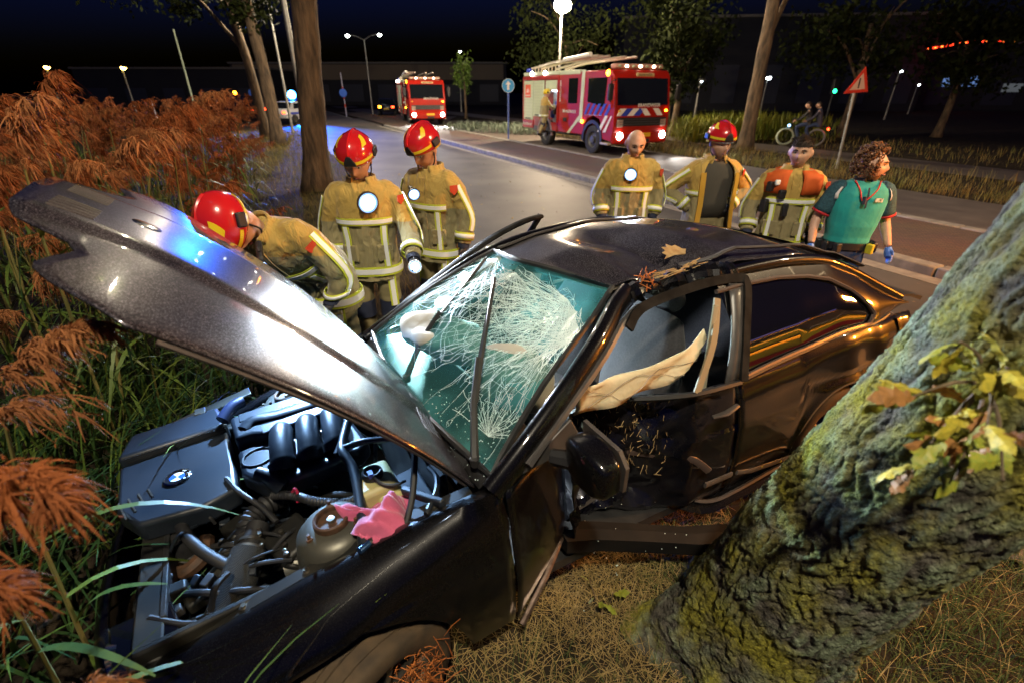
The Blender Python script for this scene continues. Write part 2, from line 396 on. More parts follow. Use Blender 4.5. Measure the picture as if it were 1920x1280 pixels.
tree('leaning slim trunk with green crown, nearer of the pair left of the thick trunk', [(-10.5, 23.3, -.05), (-10.55, 23.4, 3), (-10.75, 23.5, 5.5), (-11.0, 24, 8)], (.27, .2), ((-11.2, 24, 6.6), (2.6, 2.0, 2.2)), 4200, .26)
tree('thin dark trunk half hidden behind its leafy neighbour left of the thick trunk', [(-12.5, 26.5, -.05), (-12.6, 26.5, 3), (-12.9, 26.6, 5), (-13.6, 27, 8)], (.24, .16), ((-15.2, 27, 7.4), (3.4, 2.4, 2.2)), 4200, .26)
tree('tall leaning brown trunk behind the helmeted man with hands on hips', [(9.45, 20.9, 0), (9.45, 21, 2.6), (9.5, 21.2, 5.5), (9.3, 21.2, 9)], (.27, .2), ((11.6, 21.8, 7.6), (4.0, 3, 2.2)), 5200, .26)
for lab, x, y, h, cr, n_ in [('dark bushy tree rising just right of the parked fire engine', 8.4, 27.5, 3.2, (1.9, 1.8, 3.0), 2800),
                        ('dark tree behind the fire engine roof ladder', 3.5, 36, 5.0, (4.2, 3.5, 4.0), 3000),
                        ('dark tree filling the gap between the bright lamp and the leaning trunk', 10.5, 36, 6.5, (4.0, 3.2, 3.6), 3000),
                        ('wide dark tree above the two cyclists', 17, 27, 5.0, (3.6, 3.0, 3.0), 3200),
                        ('dark tree behind the triangular warning sign', 22, 27, 4.2, (3.2, 2.6, 2.6), 2600)]:
    tree(lab, [(x, y, 0), (x + .1, y, h * .5), (x, y + .1, h)], (.2, .1), ((x, y, h), cr), n_, .3, group='dark trees behind the road')
tree('small lime green lit tree right of the distant fire engine', [(-4.0, 46, 0), (-4.0, 46, 2.2), (-4.1, 46, 4.2)], (.12, .06), ((-4.1, 46, 3.6), (.9, .9, 2.2)), 900, .25, m_leafg, 3, group='dark trees behind the road')
# lit shrub hedge right of the parked engine
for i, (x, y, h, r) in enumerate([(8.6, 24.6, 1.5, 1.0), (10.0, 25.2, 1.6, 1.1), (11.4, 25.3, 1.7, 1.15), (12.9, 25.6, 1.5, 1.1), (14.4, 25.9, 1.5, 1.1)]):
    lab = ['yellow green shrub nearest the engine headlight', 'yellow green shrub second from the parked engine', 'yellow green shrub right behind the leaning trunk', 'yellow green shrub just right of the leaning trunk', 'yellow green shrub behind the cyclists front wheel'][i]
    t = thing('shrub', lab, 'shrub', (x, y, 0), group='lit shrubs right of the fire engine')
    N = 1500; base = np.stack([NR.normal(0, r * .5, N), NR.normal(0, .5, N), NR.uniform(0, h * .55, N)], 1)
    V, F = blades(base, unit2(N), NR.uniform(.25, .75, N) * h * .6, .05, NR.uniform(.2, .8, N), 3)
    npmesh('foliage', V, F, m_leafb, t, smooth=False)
    q = MB()
    for k in range(5): q.tube([(RNG.uniform(-.3, .3) * r, RNG.uniform(-.2, .2), -.03), (RNG.uniform(-.5, .5) * r, RNG.uniform(-.3, .3), h * .7)], [.03, .012], 5)
    q.build('stem', m_bark, t)
# pale shrubs by the blue sign
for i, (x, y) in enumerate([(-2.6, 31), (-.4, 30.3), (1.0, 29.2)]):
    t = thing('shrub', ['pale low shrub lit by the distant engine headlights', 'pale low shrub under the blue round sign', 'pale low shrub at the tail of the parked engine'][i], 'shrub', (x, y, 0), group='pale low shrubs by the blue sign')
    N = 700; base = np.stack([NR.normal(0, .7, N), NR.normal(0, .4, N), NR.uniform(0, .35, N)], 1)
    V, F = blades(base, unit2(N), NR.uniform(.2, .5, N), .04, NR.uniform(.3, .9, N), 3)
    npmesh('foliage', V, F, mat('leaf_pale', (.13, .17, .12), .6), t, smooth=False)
# ------------------------------------------------------------------ the crashed car
def paint_mat(name, base, dust=0.5, flake=1.0):
    m = bpy.data.materials.new(name); m.use_nodes = True; nt = m.node_tree; b = nt.nodes['Principled BSDF']
    L = nt.links.new; N = nt.nodes.new
    b.inputs['Roughness'].default_value = 0.30; b.inputs['Metallic'].default_value = 0.35; b.inputs['Specular IOR Level'].default_value = 0.12
    b.inputs['Coat Weight'].default_value = 1.0; b.inputs['Coat Roughness'].default_value = 0.035
    tc = N('ShaderNodeTexCoord')
    fl = N('ShaderNodeTexVoronoi'); fl.inputs['Scale'].default_value = 420; L(tc.outputs['Object'], fl.inputs['Vector'])
    fr = N('ShaderNodeValToRGB'); fr.color_ramp.elements[0].position = .55; fr.color_ramp.elements[1].position = .98
    fr.color_ramp.elements[0].color = (*base, 1); fr.color_ramp.elements[1].color = tuple(min(1, c * (1 + 6 * flake) + .12 * flake) for c in base) + (1,)
    L(fl.outputs['Color'], fr.inputs[0])
    # dust specks: sharp little dots, denser where a broad noise is high
    vs = N('ShaderNodeTexVoronoi'); vs.inputs['Scale'].default_value = 95; L(tc.outputs['Object'], vs.inputs['Vector'])
    n1 = N('ShaderNodeTexNoise'); n1.inputs['Scale'].default_value = 5; n1.inputs['Detail'].default_value = 6; L(tc.outputs['Object'], n1.inputs['Vector'])
    th = N('ShaderNodeMath'); th.operation = 'MULTIPLY'; L(n1.outputs[0], th.inputs[0]); th.inputs[1].default_value = .30 * dust
    lt = N('ShaderNodeMath'); lt.operation = 'LESS_THAN'; L(vs.outputs['Distance'], lt.inputs[0]); L(th.outputs[0], lt.inputs[1])
    film = N('ShaderNodeMapRange'); film.inputs[1].default_value = .42; film.inputs[2].default_value = .75; film.inputs[3].default_value = 0; film.inputs[4].default_value = .10 * dust
    L(n1.outputs[0], film.inputs[0])
    ad = N('ShaderNodeMath'); ad.operation = 'ADD'; ad.use_clamp = True; L(film.outputs[0], ad.inputs[0])
    sc_ = N('ShaderNodeMath'); sc_.operation = 'MULTIPLY'; sc_.inputs[1].default_value = .55; L(lt.outputs[0], sc_.inputs[0]); L(sc_.outputs[0], ad.inputs[1])
    d = N('ShaderNodeBsdfDiffuse'); d.inputs[0].default_value = (.36, .32, .29, 1)
    mx = N('ShaderNodeMixShader'); L(ad.outputs[0], mx.inputs[0]); L(b.outputs[0], mx.inputs[1]); L(d.outputs[0], mx.inputs[2])
    L(fr.outputs[0], b.inputs['Base Color'])
    n3 = N('ShaderNodeTexNoise'); n3.inputs['Scale'].default_value = 2.2; n3.inputs['Detail'].default_value = 2; L(tc.outputs['Object'], n3.inputs['Vector'])
    bp = N('ShaderNodeBump'); bp.inputs['Strength'].default_value = .25; bp.inputs['Distance'].default_value = .01; L(n3.outputs[0], bp.inputs['Height'])
    L(bp.outputs[0], b.inputs['Normal']); L(bp.outputs[0], b.inputs['Coat Normal'])
    L(mx.outputs[0], nt.nodes['Material Output'].inputs['Surface'])
    MATS[name] = m; return m
m_paint = paint_mat('black_car_paint', (0.012, 0.010, 0.014), .45, .9)
m_paint2 = paint_mat('black_car_paint_clean', (0.004, 0.0038, 0.0045), 0.06, .05)
m_paintd = paint_mat('scraped_door_paint', (0.004, 0.004, 0.008), .30, .05)
m_rub = mat('black_rubber', (0.012, 0.012, 0.013), 0.55, col2=(0.022, 0.021, 0.021), scale=20)
m_trim = mat('grey_trim', (0.05, 0.046, 0.044), 0.35, col2=(0.08, 0.07, 0.065), scale=12)
m_plast = mat('satin_black_plastic', (0.010, 0.014, 0.020), 0.40, col2=(0.017, 0.022, 0.030), scale=3, bump=0.001, bscale=300, spec=0.5)
m_bay = mat('engine_bay_metal', (0.012, 0.012, 0.011), 0.5, 0.2, col2=(0.026, 0.024, 0.019), scale=9, bump=0.006, bscale=30)
m_tower = mat('strut_tower_metal', (0.085, 0.082, 0.07), 0.42, 0.6, col2=(0.12, 0.115, 0.09), scale=6, bump=0.003, bscale=40)
m_steel = mat('worn_steel', (0.35, 0.33, 0.28), 0.35, 0.9, col2=(0.15, 0.13, 0.10), scale=18)
m_chrome = mat('chrome', (0.7, 0.7, 0.7), 0.12, 1.0)
m_rust = mat('rusty_metal', (0.10, 0.045, 0.02), 0.7, col2=(0.04, 0.022, 0.012), scale=40, bump=0.01)
m_dglass = mat('dark_tinted_glass', (0.004, 0.004, 0.005), 0.02, coat=1.0, spec=0.9)
m_fab = mat('grey_seat_fabric', (0.022, 0.021, 0.024), 0.95, col2=(0.036, 0.034, 0.038), scale=90, sheen=.1, bump=.003, bscale=220)
m_bag = mat('airbag_cloth', (0.48, 0.46, 0.40), 0.9, col2=(0.38, 0.36, 0.30), scale=7, bump=0.012, bscale=9)
m_matt = mat('matt_black_frame', (.008, .008, .008), .75, spec=.04, col2=(.02, .019, .018), scale=15)
m_curt = mat('curtain_airbag', (0.66, 0.60, 0.42), 0.95, col2=(0.54, 0.48, 0.31), scale=14, bump=0.02, bscale=22)
m_wood = mat('splintered_wood', (0.40, 0.28, 0.13), 0.8, col2=(0.28, 0.17, 0.07), scale=30)
m_orange = mat('orange_wood_fibre', (0.55, 0.17, 0.03), 0.85, col2=(0.36, 0.10, 0.02), scale=40)
m_yel = mat('aged_white_plastic', (0.50, 0.45, 0.20), 0.45, col2=(0.40, 0.36, 0.15), scale=9)
# cracked laminated glass
m_glass = bpy.data.materials.new('cracked_windscreen_glass'); m_glass.use_nodes = True
nt = m_glass.node_tree; nt.nodes.remove(nt.nodes['Principled BSDF']); N = nt.nodes.new; L = nt.links.new
tr = N('ShaderNodeBsdfTransparent'); tr.inputs[0].default_value = (.52, .88, .87, 1)
gl = N('ShaderNodeBsdfGlossy'); gl.inputs['Roughness'].default_value = .02
df = N('ShaderNodeBsdfDiffuse'); df.inputs[0].default_value = (.16, .62, .66, 1)
tl = N('ShaderNodeBsdfTranslucent'); tl.inputs[0].default_value = (.16, .78, .80, 1)
fz = N('ShaderNodeFresnel'); fz.inputs[0].default_value = 1.5
tc = N('ShaderNodeTexCoord'); n1 = N('ShaderNodeTexNoise'); n1.inputs['Scale'].default_value = 4.0; n1.inputs['Detail'].default_value = 9; L(tc.outputs['Object'], n1.inputs['Vector'])
n2 = N('ShaderNodeTexVoronoi'); n2.inputs['Scale'].default_value = 130; L(tc.outputs['Object'], n2.inputs['Vector'])
mr = N('ShaderNodeMapRange'); mr.inputs[1].default_value = .45; mr.inputs[2].default_value = .8; mr.inputs[3].default_value = .16; mr.inputs[4].default_value = .66; L(n1.outputs[0], mr.inputs[0])
lt = N('ShaderNodeMath'); lt.operation = 'LESS_THAN'; lt.inputs[1].default_value = .10; L(n2.outputs['Distance'], lt.inputs[0])
ad = N('ShaderNodeMath'); ad.operation = 'MULTIPLY_ADD'; ad.inputs[1].default_value = .35; L(lt.outputs[0], ad.inputs[0]); L(mr.outputs[0], ad.inputs[2])
m1 = N('ShaderNodeMixShader'); m1.inputs[0].default_value = .5; L(df.outputs[0], m1.inputs[1]); L(tl.outputs[0], m1.inputs[2])
m2 = N('ShaderNodeMixShader'); L(ad.outputs[0], m2.inputs[0]); L(tr.outputs[0], m2.inputs[1]); L(m1.outputs[0], m2.inputs[2])
m3 = N('ShaderNodeMixShader'); L(fz.outputs[0], m3.inputs[0]); L(m2.outputs[0], m3.inputs[1]); L(gl.outputs[0], m3.inputs[2])
L(m3.outputs[0], nt.nodes['Material Output'].inputs['Surface'])
m_crack = mat('glass_fracture_edge', (.75, .92, .90), .25, spec=1.0)

CARPOS = (.27, 2.30, 0.0); CARROT = (R_(2.7), R_(2.85), R_(211.5))
car = thing('crashed_car', 'wrecked black car with raised bonnet and caved-in driver side', 'car', CARPOS, CARROT)
CM = Matrix.Translation(CARPOS) @ Euler(CARROT).to_matrix().to_4x4()
def cw(p): return CM @ Vector(p)
def bend(p):
    x, y, z = p
    if x < -.5: x = -.5 + (x + .5) * .93
    if x < -.35: y = y + .11 * (x + .35) ** 2
    if x < -1.25: z -= .055 * min(1, (-1.25 - x) / .7)
    return (x, y, z)
def CB(): return MB(bend)
HWP = [(-2.13, .60), (-1.95, .72), (-1.6, .80), (-1.3, .845), (-.5, .855), (.5, .845), (1.0, .84), (1.4, .845), (1.75, .80), (1.95, .72), (2.12, .58)]
def HW(x): return sm(x, HWP)
def sidep(x, z):
    k = pw(z, [(.15, .93), (.3, .975), (.5, 1.0), (.68, .998), (.70, .985), (.72, .99), (.85, .965), (1.0, .93)])
    return HW(x) * k
def arch(x, c=1.375, r=.385, low=.22, zc=.31):
    return zc + math.sqrt(max(0, r * r - (x - c) ** 2)) if abs(x - c) < r * .999 else low
gutY = lambda x: pw(x, [(.78, .755), (.83, .74), (1.1, .67), (1.42, .63), (1.7, .60), (1.95, .54)])
gutZ = lambda x: pw(x, [(.78, .935), (.83, .925), (1.1, .865), (1.42, .80), (1.7, .735), (1.95, .67)])
def fender(sgn):
    rows = []
    xs = sorted(set(list(np.linspace(.775, 1.0, 7)) + list(np.linspace(1.0, 1.77, 36)) + list(np.linspace(1.77, 1.98, 7))))
    for x in xs:
        gy, gz, w = gutY(x), gutZ(x), HW(x); zb = arch(x, low=.26 if x < 1.2 else .40)
        top = [(gy, gz - .012), (gy + .012, gz + .004), (gy + .05, gz + .008), (w - .035, gz - .05), (w - .008, gz - .11)]
        zs = gz - .11; pts = [Vector((x, a, c)) for a, c in top]
        for k in range(1, 9):
            z = lerp(zs - .02, zb, k / 8); bulge = .012 * hump(z - zb, 0, .05) if abs(x - 1.385) < .37 else 0
            pts.append(Vector((x, sidep(x, z) - .004 + bulge, z)))
        pts.append(Vector((x, sidep(x, zb) - .04, zb)))
        rows.append([(p.x, p.y * sgn, p.z) for p in pts])
    return CB().grid(rows)
o = fender(1).build('front_fender', m_paint2, car, smooth=60, solid=.004); o['label'] = 'scuffed near side front fender'
fender(-1).build('front_fender', m_paint2, car, smooth=60, solid=.004)
# bonnet gutters with bolts
for sgn in (1, -1):
    q = CB(); xs = np.linspace(.85, 1.92, 26)
    q.grid([[(x, sgn * (gutY(x) - .062), gutZ(x) - .028), (x, sgn * (gutY(x) - .050), gutZ(x) - .012), (x, sgn * (gutY(x) - .010), gutZ(x) - .012), (x, sgn * (gutY(x) - .002), gutZ(x) - .03)] for x in xs])
    gtr = q.build('bonnet_gutter', m_bay, car, solid=.003)
    for x in (.98, 1.2, 1.42, 1.62, 1.8):
        q = CB(); q.lathe([(.0, .009), (.008, .009), (.009, .003), (.014, .002), (.014, 0)], 10, (x, sgn * (gutY(x) - .03), gutZ(x) - .010)); q.build('bolt', m_steel, gtr)
# raised bonnet
HX, HZ, HA = .825, .965, R_(59.5)
def hoodpt(l, y, n=0.0):
    hw = pw(l, [(0, .71), (1.0, .665), (1.15, .60), (1.4, .45)])
    v = y / hw; l = l * 1.03
    z = -.07 * y * l - .015 * l - .125 * l * l - .05 * max(0, l - 1.1) * 2
    cr = .345 - .10 * l                                  # crease lines converge to the nose
    z += .016 / (1 + math.exp((abs(y) - cr) * 110)) - .030 * v * v - .045 * max(0, abs(v) - .9) * 10 * (abs(v) - .9)
    z += .004 * sin(y * 9 + l * 5) + n
    x = l * .99
    return (HX + x * cos(HA) - z * sin(HA), y, HZ + x * sin(HA) + z * cos(HA))
FRONT = [(0, 1.345), (.20, 1.335), (.27, 1.30), (.33, 1.20), (.38, 1.175), (.44, 1.20), (.50, 1.215), (.56, 1.17), (.62, 1.09), (.665, 1.03)]
def hoodlen(y): return pw(abs(y), FRONT)
def hoodrear(y): return -.02 + .085 * (1 - (y / .71) ** 2) * -1 + .0
q = CB(); rows = []
for i in range(45):
    t = i / 44; row = []
    for j in range(61):
        v = -1 + 2 * j / 60
        y0 = v * .665; lf = hoodlen(y0); l = lerp(hoodrear(v * .71), lf, t)
        hw = pw(l, [(0, .725), (1.0, .665), (1.4, .665)])
        row.append(hoodpt(l, v * hw))
    rows.append(row)
q.grid(rows); hood = q.build('bonnet', m_paint, car, smooth=70, solid=.006); hood['label'] = 'raised dusty bonnet'
# inner frame of the bonnet
q = CB()
q.grid([[Vector(hoodpt(l, y, -.035)) for y in np.linspace(-.6, .6, 21)] for l in np.linspace(.05, .95, 16)])
q.build('bonnet_liner', m_rub, hood, smooth=70, solid=.012)
for sgn in (1, -1):      # side seals and vent slits at the rear edge
    q = CB(); q.tube([hoodpt(l, sgn * (pw(l, [(0, .71), (1.0, .665)]) - .004), -.012) for l in np.linspace(.0, .97, 24)], .008, 6); q.build('edge_seal', m_trim, hood)
    for k in range(6):
        q = CB(); q.tube([hoodpt(.02 + .018 * k, sgn * (.22 + .0 * k), .004), hoodpt(.02 + .018 * k, sgn * .47, .004)], .0045, 5); q.build('vent_slat', m_rub, hood)
for sgn in (1, -1):      # kidney surrounds on the nose
    q = CB(); pts = [hoodpt(l, sgn * y, -.006) for l, y in [(1.20, .03), (1.30, .03), (1.31, .10), (1.30, .17), (1.20, .19), (1.17, .11), (1.20, .03)]]
    k = None; q.tube(bez(pts, 4), .009, 6); k = q.build('kidney_surround', m_chrome, hood)
    for i in range(5):
        q = CB(); y = sgn * (.055 + .026 * i); q.tube([hoodpt(1.20, y, .006), hoodpt(1.29, y, .006)], .004, 5); q.build('grille_bar', m_trim, k)
q = CB(); c0 = Vector(hoodpt(1.10, 0)); nn = (Vector(hoodpt(1.10, .02)) - c0).cross(Vector(hoodpt(1.13, 0)) - c0).normalized() * -1
if nn.z < 0: nn = -nn
q.tube([c0 - nn * .002, c0 + nn * .006, c0 + nn * .008], [.041, .041, .03], 20); q.build('badge', m_chrome, hood)
# side reflex on the bonnet edge
# ---- engine bay shell
q = CB()
q.box((1.40, .56, .50), (1.05, .03, .50)); q.box((1.40, -.56, .50), (1.05, .03, .50)); q.box((.90, 0, .62), (.04, 1.14, .55)); q.box((1.93, 0, .50), (.05, 1.2, .38)); q.box((1.41, 0, .27), (1.05, 1.14, .04))
q.build('engine_bay', m_bay, car, bevel=.01)
# front: slam panel, bumper, headlamp, radiator
q = CB(); q.box((1.90, 0, .69), (.09, 1.16, .03)); q.box((1.88, .3, .66), (.16, .05, .06)); q.box((1.88, -.3, .66), (.16, .05, .06)); q.build('slam_panel', m_bay, car, bevel=.008)
q = CB(); rows = []
for j in range(25):
    a = -1 + 2 * j / 24; y = .79 * a; x0 = 2.13 - .33 * abs(a) ** 3.2
    rows.append([(x0 - .06, y * .98, .62), (x0 - .01, y, .58), (x0 + .02, y, .48), (x0 + .02, y, .34), (x0 - .03, y * .98, .22)])
q.grid(rows); q.build('front_bumper', m_paint2, car, smooth=60, solid=.01)
for sgn in (1, -1):
    q = CB(); q.prism([(1.84, sgn * .36), (2.02, sgn * .36), (1.98, sgn * .60), (1.80, sgn * .74), (1.76, sgn * .70)][::int(sgn)], .60, .70, 'z'); h = q.build('headlamp', m_dglass, car, bevel=.01)
    q = CB(); q.lathe([(.0, -.03), (.05, -.02), (.06, .01)], 14, (2.0, sgn * .46, .65), 'x'); q.build('reflector', m_chrome, h)
# ---- engine parts
def part(q, n, m, par=car, **k): return q.build(n, m, par, **k)
q = CB(); q.prism([(2.03, -.44), (1.60, -.46), (1.585, -.17), (1.585, .02), (1.72, .06), (1.93, .02), (2.01, -.12)], .70, .795); airbox = part(q, 'airbox_cover', m_plast, bevel=.018, seg=3)
q = CB(); q.prism([(1.99, -.64), (1.62, -.66), (1.59, -.47), (1.62, -.45), (2.03, -.45)], .73, .835); duct = part(q, 'intake_duct', m_plast, bevel=.02, seg=3)
for k in range(3):
    q = CB(); q.box((1.80, -.452, .80 + .010 * k), (.40, .006, .005)); part(q, 'rib', m_rub, duct)
# roundel on the airbox
RC = (1.80, -.20, .796)
q = CB(); q.lathe([(.050, 0), (.052, .006), (.047, .009), (.046, .006)], 32, RC); rb = part(q, 'roundel', m_chrome, airbox)
q = CB(); q.lathe([(.0, .004), (.047, .004)], 32, RC); part(q, 'black_ring', mat('roundel_black', (.01, .01, .012), .25), rb)
for i in range(4):
    pts = [(RC[0], RC[1], RC[2] + .006)] + [(RC[0] + .029 * cos(a), RC[1] + .029 * sin(a), RC[2] + .006) for a in np.linspace(i * pi / 2 + .5, (i + 1) * pi / 2 + .5, 9)]
    q = CB(); q.add(pts, [tuple(range(10))]); part(q, 'quadrant', mat('roundel_blue', (.03, .10, .55), .25) if i % 2 else mat('roundel_white', (.8, .8, .82), .25), rb)
for ch, a in (('B', 2.4), ('M', 3.2), ('W', 4.0)):
    text('letter', ch, .018, mat('roundel_white', (.8, .8, .82)), rb, (RC[0] + .038 * cos(a), RC[1] + .038 * sin(a), RC[2] + .0055), (0, 0, a - pi / 2), .0006)
q = CB()
for k in range(4): q.box((1.985 - .03 * k, -.10 - .02 * k, .797), (.006, .13 - .02 * k, .004), rot=(0, 0, .3))
part(q, 'louvre', m_steel, airbox)
# engine cover: lower tray + upper plate
q = CB(); q.prism([(1.565, -.20), (1.50, -.21), (1.08, -.20), (1.05, .08), (1.10, .13), (1.38, .14), (1.50, .09), (1.56, -.02)], .735, .825); cov = part(q, 'engine_cover', m_plast, bevel=.022, seg=3)
q = CB(); q.prism([(1.57, -.44), (1.05, -.47), (1.05, -.20), (1.45, -.20), (1.49, -.23), (1.56, -.23)], .75, .868); cov2 = part(q, 'upper_cover', m_plast, bevel=.02, seg=3)
for k in range(6):
    q = CB(); q.box((1.28, -.252 + .0105 * k, .871), (.33, .006, .010)); part(q, 'silver_rib', mat('brushed_silver', (.42, .44, .46), .35, .8), cov2, bevel=.002)
text('lettering', 'BMW', .05, mat('letter_grey', (.35, .37, .40), .4, .5), cov2, (1.30, -.375, .870), (0, 0, pi * .98), .001, 1.3)
q = CB(); q.box((1.30, -.40, .866), (.46, .075, .010)); part(q, 'name_strip', m_plast, cov2, bevel=.004)
q = CB(); q.tube(bez([(1.52, -.30, .868), (1.47, -.33, .880), (1.38, -.31, .876), (1.2, -.30, .876), (1.08, -.31, .87)], 5), .020, 8, squash=(1.6, .6)); part(q, 'swage', m_plast, cov2)
for k, x in enumerate((1.375, 1.265, 1.155)):
    q = CB(); q.tube(bez([(x - .005, -.19, .845), (x, -.13, .875), (x + .012, -.05, .868), (x + .022, .02, .845), (x + .028, .05, .815)], 5), [.040] * 3 + [.050] * 13 + [.054] * 5, 16)
    r = part(q, 'intake_runner', m_plast, cov, smooth=60)
    q = CB(); q.tube([(x + .027, .035, .840), (x + .033, .062, .816)], .057, 18); part(q, 'collar', m_rub, r)
q = CB(); q.lathe([(.068, 0), (.066, .006), (.058, .006), (.054, -.03), (.03, -.032), (.03, -.012), (.0, -.010)], 24, (1.485, -.095, .826)); part(q, 'oil_cap_well', m_rub, cov)
q = CB(); q.tube([(1.50, .03, .835), (1.455, .075, .815), (1.42, .125, .78)], [.028, .036, .044], 12); part(q, 'filler_fairing', m_plast, cov)
q = CB(); q.tube(bez([(1.60, -.45, .86), (1.55, -.50, .885), (1.50, -.53, .885)], 4), .030, 12); part(q, 'coolant_cap', mat('blue_black_plastic', (.02, .025, .06), .35), cov2)
# right side: wing liner, bracket, far strut tower
def tower(y, lab=None):
    q = CB(); c = (1.30, y, 0)
    q.lathe([(.165, .50), (.150, .66), (.140, .76), (.128, .815), (.105, .842), (.06, .850), (.0, .851)], 28, c); t_ = part(q, 'strut_tower', m_tower, smooth=50)
    q = CB(); q.lathe([(.062, .848), (.062, .872), (.056, .876), (.050, .872), (.048, .856), (.0, .852)], 24, c); part(q, 'bearing_ring', m_rust, t_)
    q = CB(); q.lathe([(.014, .85), (.014, .868), (.0, .869)], 10, c); part(q, 'centre_nut', m_steel, t_)
    for a in (.4, 2.5, 4.6):
        q = CB(); q.lathe([(.011, .0), (.011, .014), (.006, .016), (.006, .032), (.0, .033)], 8, (c[0] + .09 * cos(a), c[1] + .09 * sin(a), .838)); part(q, 'stud', m_rust, t_)
    return t_
tl_ = tower(.50)
q = CB(); q.box((1.30 + .153 * cos(1.0), .50 + .153 * sin(1.0), .655), (.002, .085, .055), rot=(0, -.08, 1.0)); part(q, 'data_label', mat('label_grey', (.03, .03, .028), .5, col2=(.13, .13, .12), scale=260), tl_)
tower(-.50)
q = CB(); q.box((1.66, -.72, .80), (.40, .10, .012), rot=(.1, .13, .1)); q.box((1.70, -.66, .83), (.05, .06, .02)); part(q, 'wing_bracket', m_tower, bevel=.004)
# hoses and pipes
def hose(pts, r, m=m_rub, name='hose', ribs=0, n=8, par=car):
    q = CB(); p = bez(pts, 10 if not ribs else ribs)
    rr = [r * (1 + (.12 if i % 2 else -.06)) for i in range(len(p))] if ribs else r
    q.tube(p, rr, n); return part(q, name, m, par)
hose([(1.47, .12, .765), (1.40, .20, .79), (1.33, .30, .80), (1.26, .36, .80)], .017, ribs=16, name='corrugated_hose', n=10)
hose([(1.26, .37, .80), (1.20, .40, .815), (1.12, .44, .82)], .015, ribs=14, name='corrugated_hose', n=10)
hose([(1.44, .06, .70), (1.52, .10, .71), (1.58, .15, .70), (1.60, .22, .675)], .040, ribs=8, name='intake_elbow', n=14)
ca, cb = Vector((1.595, .265, .675)), Vector((1.725, .50, .60))
m_carb = bpy.data.materials.new('carbon_fibre'); m_carb.use_nodes = True; MATS['carbon_fibre'] = m_carb
nt = m_carb.node_tree; bb = nt.nodes['Principled BSDF']; bb.inputs['Roughness'].default_value = .16; bb.inputs['Coat Weight'].default_value = .6
wv = nt.nodes.new('ShaderNodeTexWave'); wv.bands_direction = 'DIAGONAL'; wv.inputs['Scale'].default_value = 120; tc = nt.nodes.new('ShaderNodeTexCoord'); nt.links.new(tc.outputs['Object'], wv.inputs['Vector'])
cr = nt.nodes.new('ShaderNodeValToRGB'); cr.color_ramp.elements[0].color = (.006, .006, .006, 1); cr.color_ramp.elements[1].color = (.075, .075, .07, 1); nt.links.new(wv.outputs[0], cr.inputs[0]); nt.links.new(cr.outputs[0], bb.inputs['Base Color'])
q = CB(); q.tube([ca, ca.lerp(cb, .03), ca.lerp(cb, .97), cb], [.052, .064, .072, .060], 28); cf = part(q, 'carbon_filter', m_carb, smooth=50)
dirc = (cb - ca).normalized()
for o_, rr in ((-.035, .050), (-.005, .056), (.012, .058)):
    q = CB(); q.tube([ca + dirc * o_, ca + dirc * (o_ + .011)], rr, 20); part(q, 'hose_clamp', m_steel, cf)
q = CB(); q.tube([ca - dirc * .10, ca - dirc * .0], .044, 16); part(q, 'coupling', m_rub, cf)
q = CB(); q.box((ca.x - .05, ca.y - .01, ca.z + .055), (.012, .035, .012)); part(q, 'clamp_screw', m_steel, cf)
# small stuff in the dark corner
q = CB(); q.lathe([(.0, .70), (.05, .70), (.055, .69), (.055, .62), (.075, .61), (.08, .50)], 18, (1.83, .05, 0)); part(q, 'coolant_bottle', m_rub)
hose([(1.86, .12, .60), (1.82, .17, .62), (1.76, .15, .64), (1.74, .08, .66)], .030, m_rust, 'rubber_pipe')
q = CB(); q.box((1.62, .10, .62), (.10, .14, .12), rot=(.2, .1, .4)); q.box((1.44, .30, .62), (.16, .18, .16), rot=(0, .2, .3)); part(q, 'engine_block', m_bay, bevel=.015)
q = CB(); q.lathe([(.07, -.06), (.075, 0), (.07, .06), (.03, .065)], 18, (1.44, .36, .60), 'x'); part(q, 'alternator', m_tower)
for i in range(40):
    a = Vector((RNG.uniform(1.30, 1.88), RNG.uniform(-.05, .48), RNG.uniform(.58, .70))); e = a + Vector((RNG.uniform(-.2, .2), RNG.uniform(-.12, .15), RNG.uniform(-.03, .06)))
    hose([a, (a + e) / 2 + Vector((0, .03, .05)), e], RNG.uniform(.004, .013), RNG.choice([m_rub, m_rub, m_bay, m_plast]), 'cable')
for i in range(34):
    c = (RNG.uniform(1.32, 1.88), RNG.uniform(-.02, .48), RNG.uniform(.58, .68)); q = CB(); q.box(c, (RNG.uniform(.02, .05), RNG.uniform(.02, .06), .03), rot=(RNG.uniform(-.4, .4), .2, RNG.uniform(0, 3))); part(q, 'connector', RNG.choice([m_rub, m_plast, m_steel]), bevel=.004)
q = CB(); q.tube(bez([(1.40, .20, .80), (1.385, .21, .825), (1.38, .225, .81), (1.39, .24, .78)], 4), .006, 6); part(q, 'dipstick_handle', mat('red_plastic', (.45, .02, .06), .4))
hose([(1.88, -.30, .72), (1.80, .06, .73), (1.74, .20, .70), (1.66, .30, .66)], .022, m_rub, 'radiator_hose', n=10)
hose([(1.62, -.06, .80), (1.58, .06, .80), (1.52, .16, .77), (1.48, .25, .74)], .011, m_rub, 'vacuum_pipe')
hose([(1.90, .40, .70), (1.75, .52, .70), (1.55, .56, .74), (1.40, .62, .77)], .010, m_rub, 'wiring_loom')
hose([(1.45, .52, .66), (1.22, .42, .74), (1.10, .30, .80), (1.02, .10, .86)], .009, m_rub, 'wiring_loom')
q = CB(); q.box((1.70, .30, .60), (.16, .10, .10), (0, .1, .5)); q.box((1.79, .33, .62), (.07, .07, .05), (0, 0, .3)); part(q, 'pump_housing', m_tower, bevel=.012)
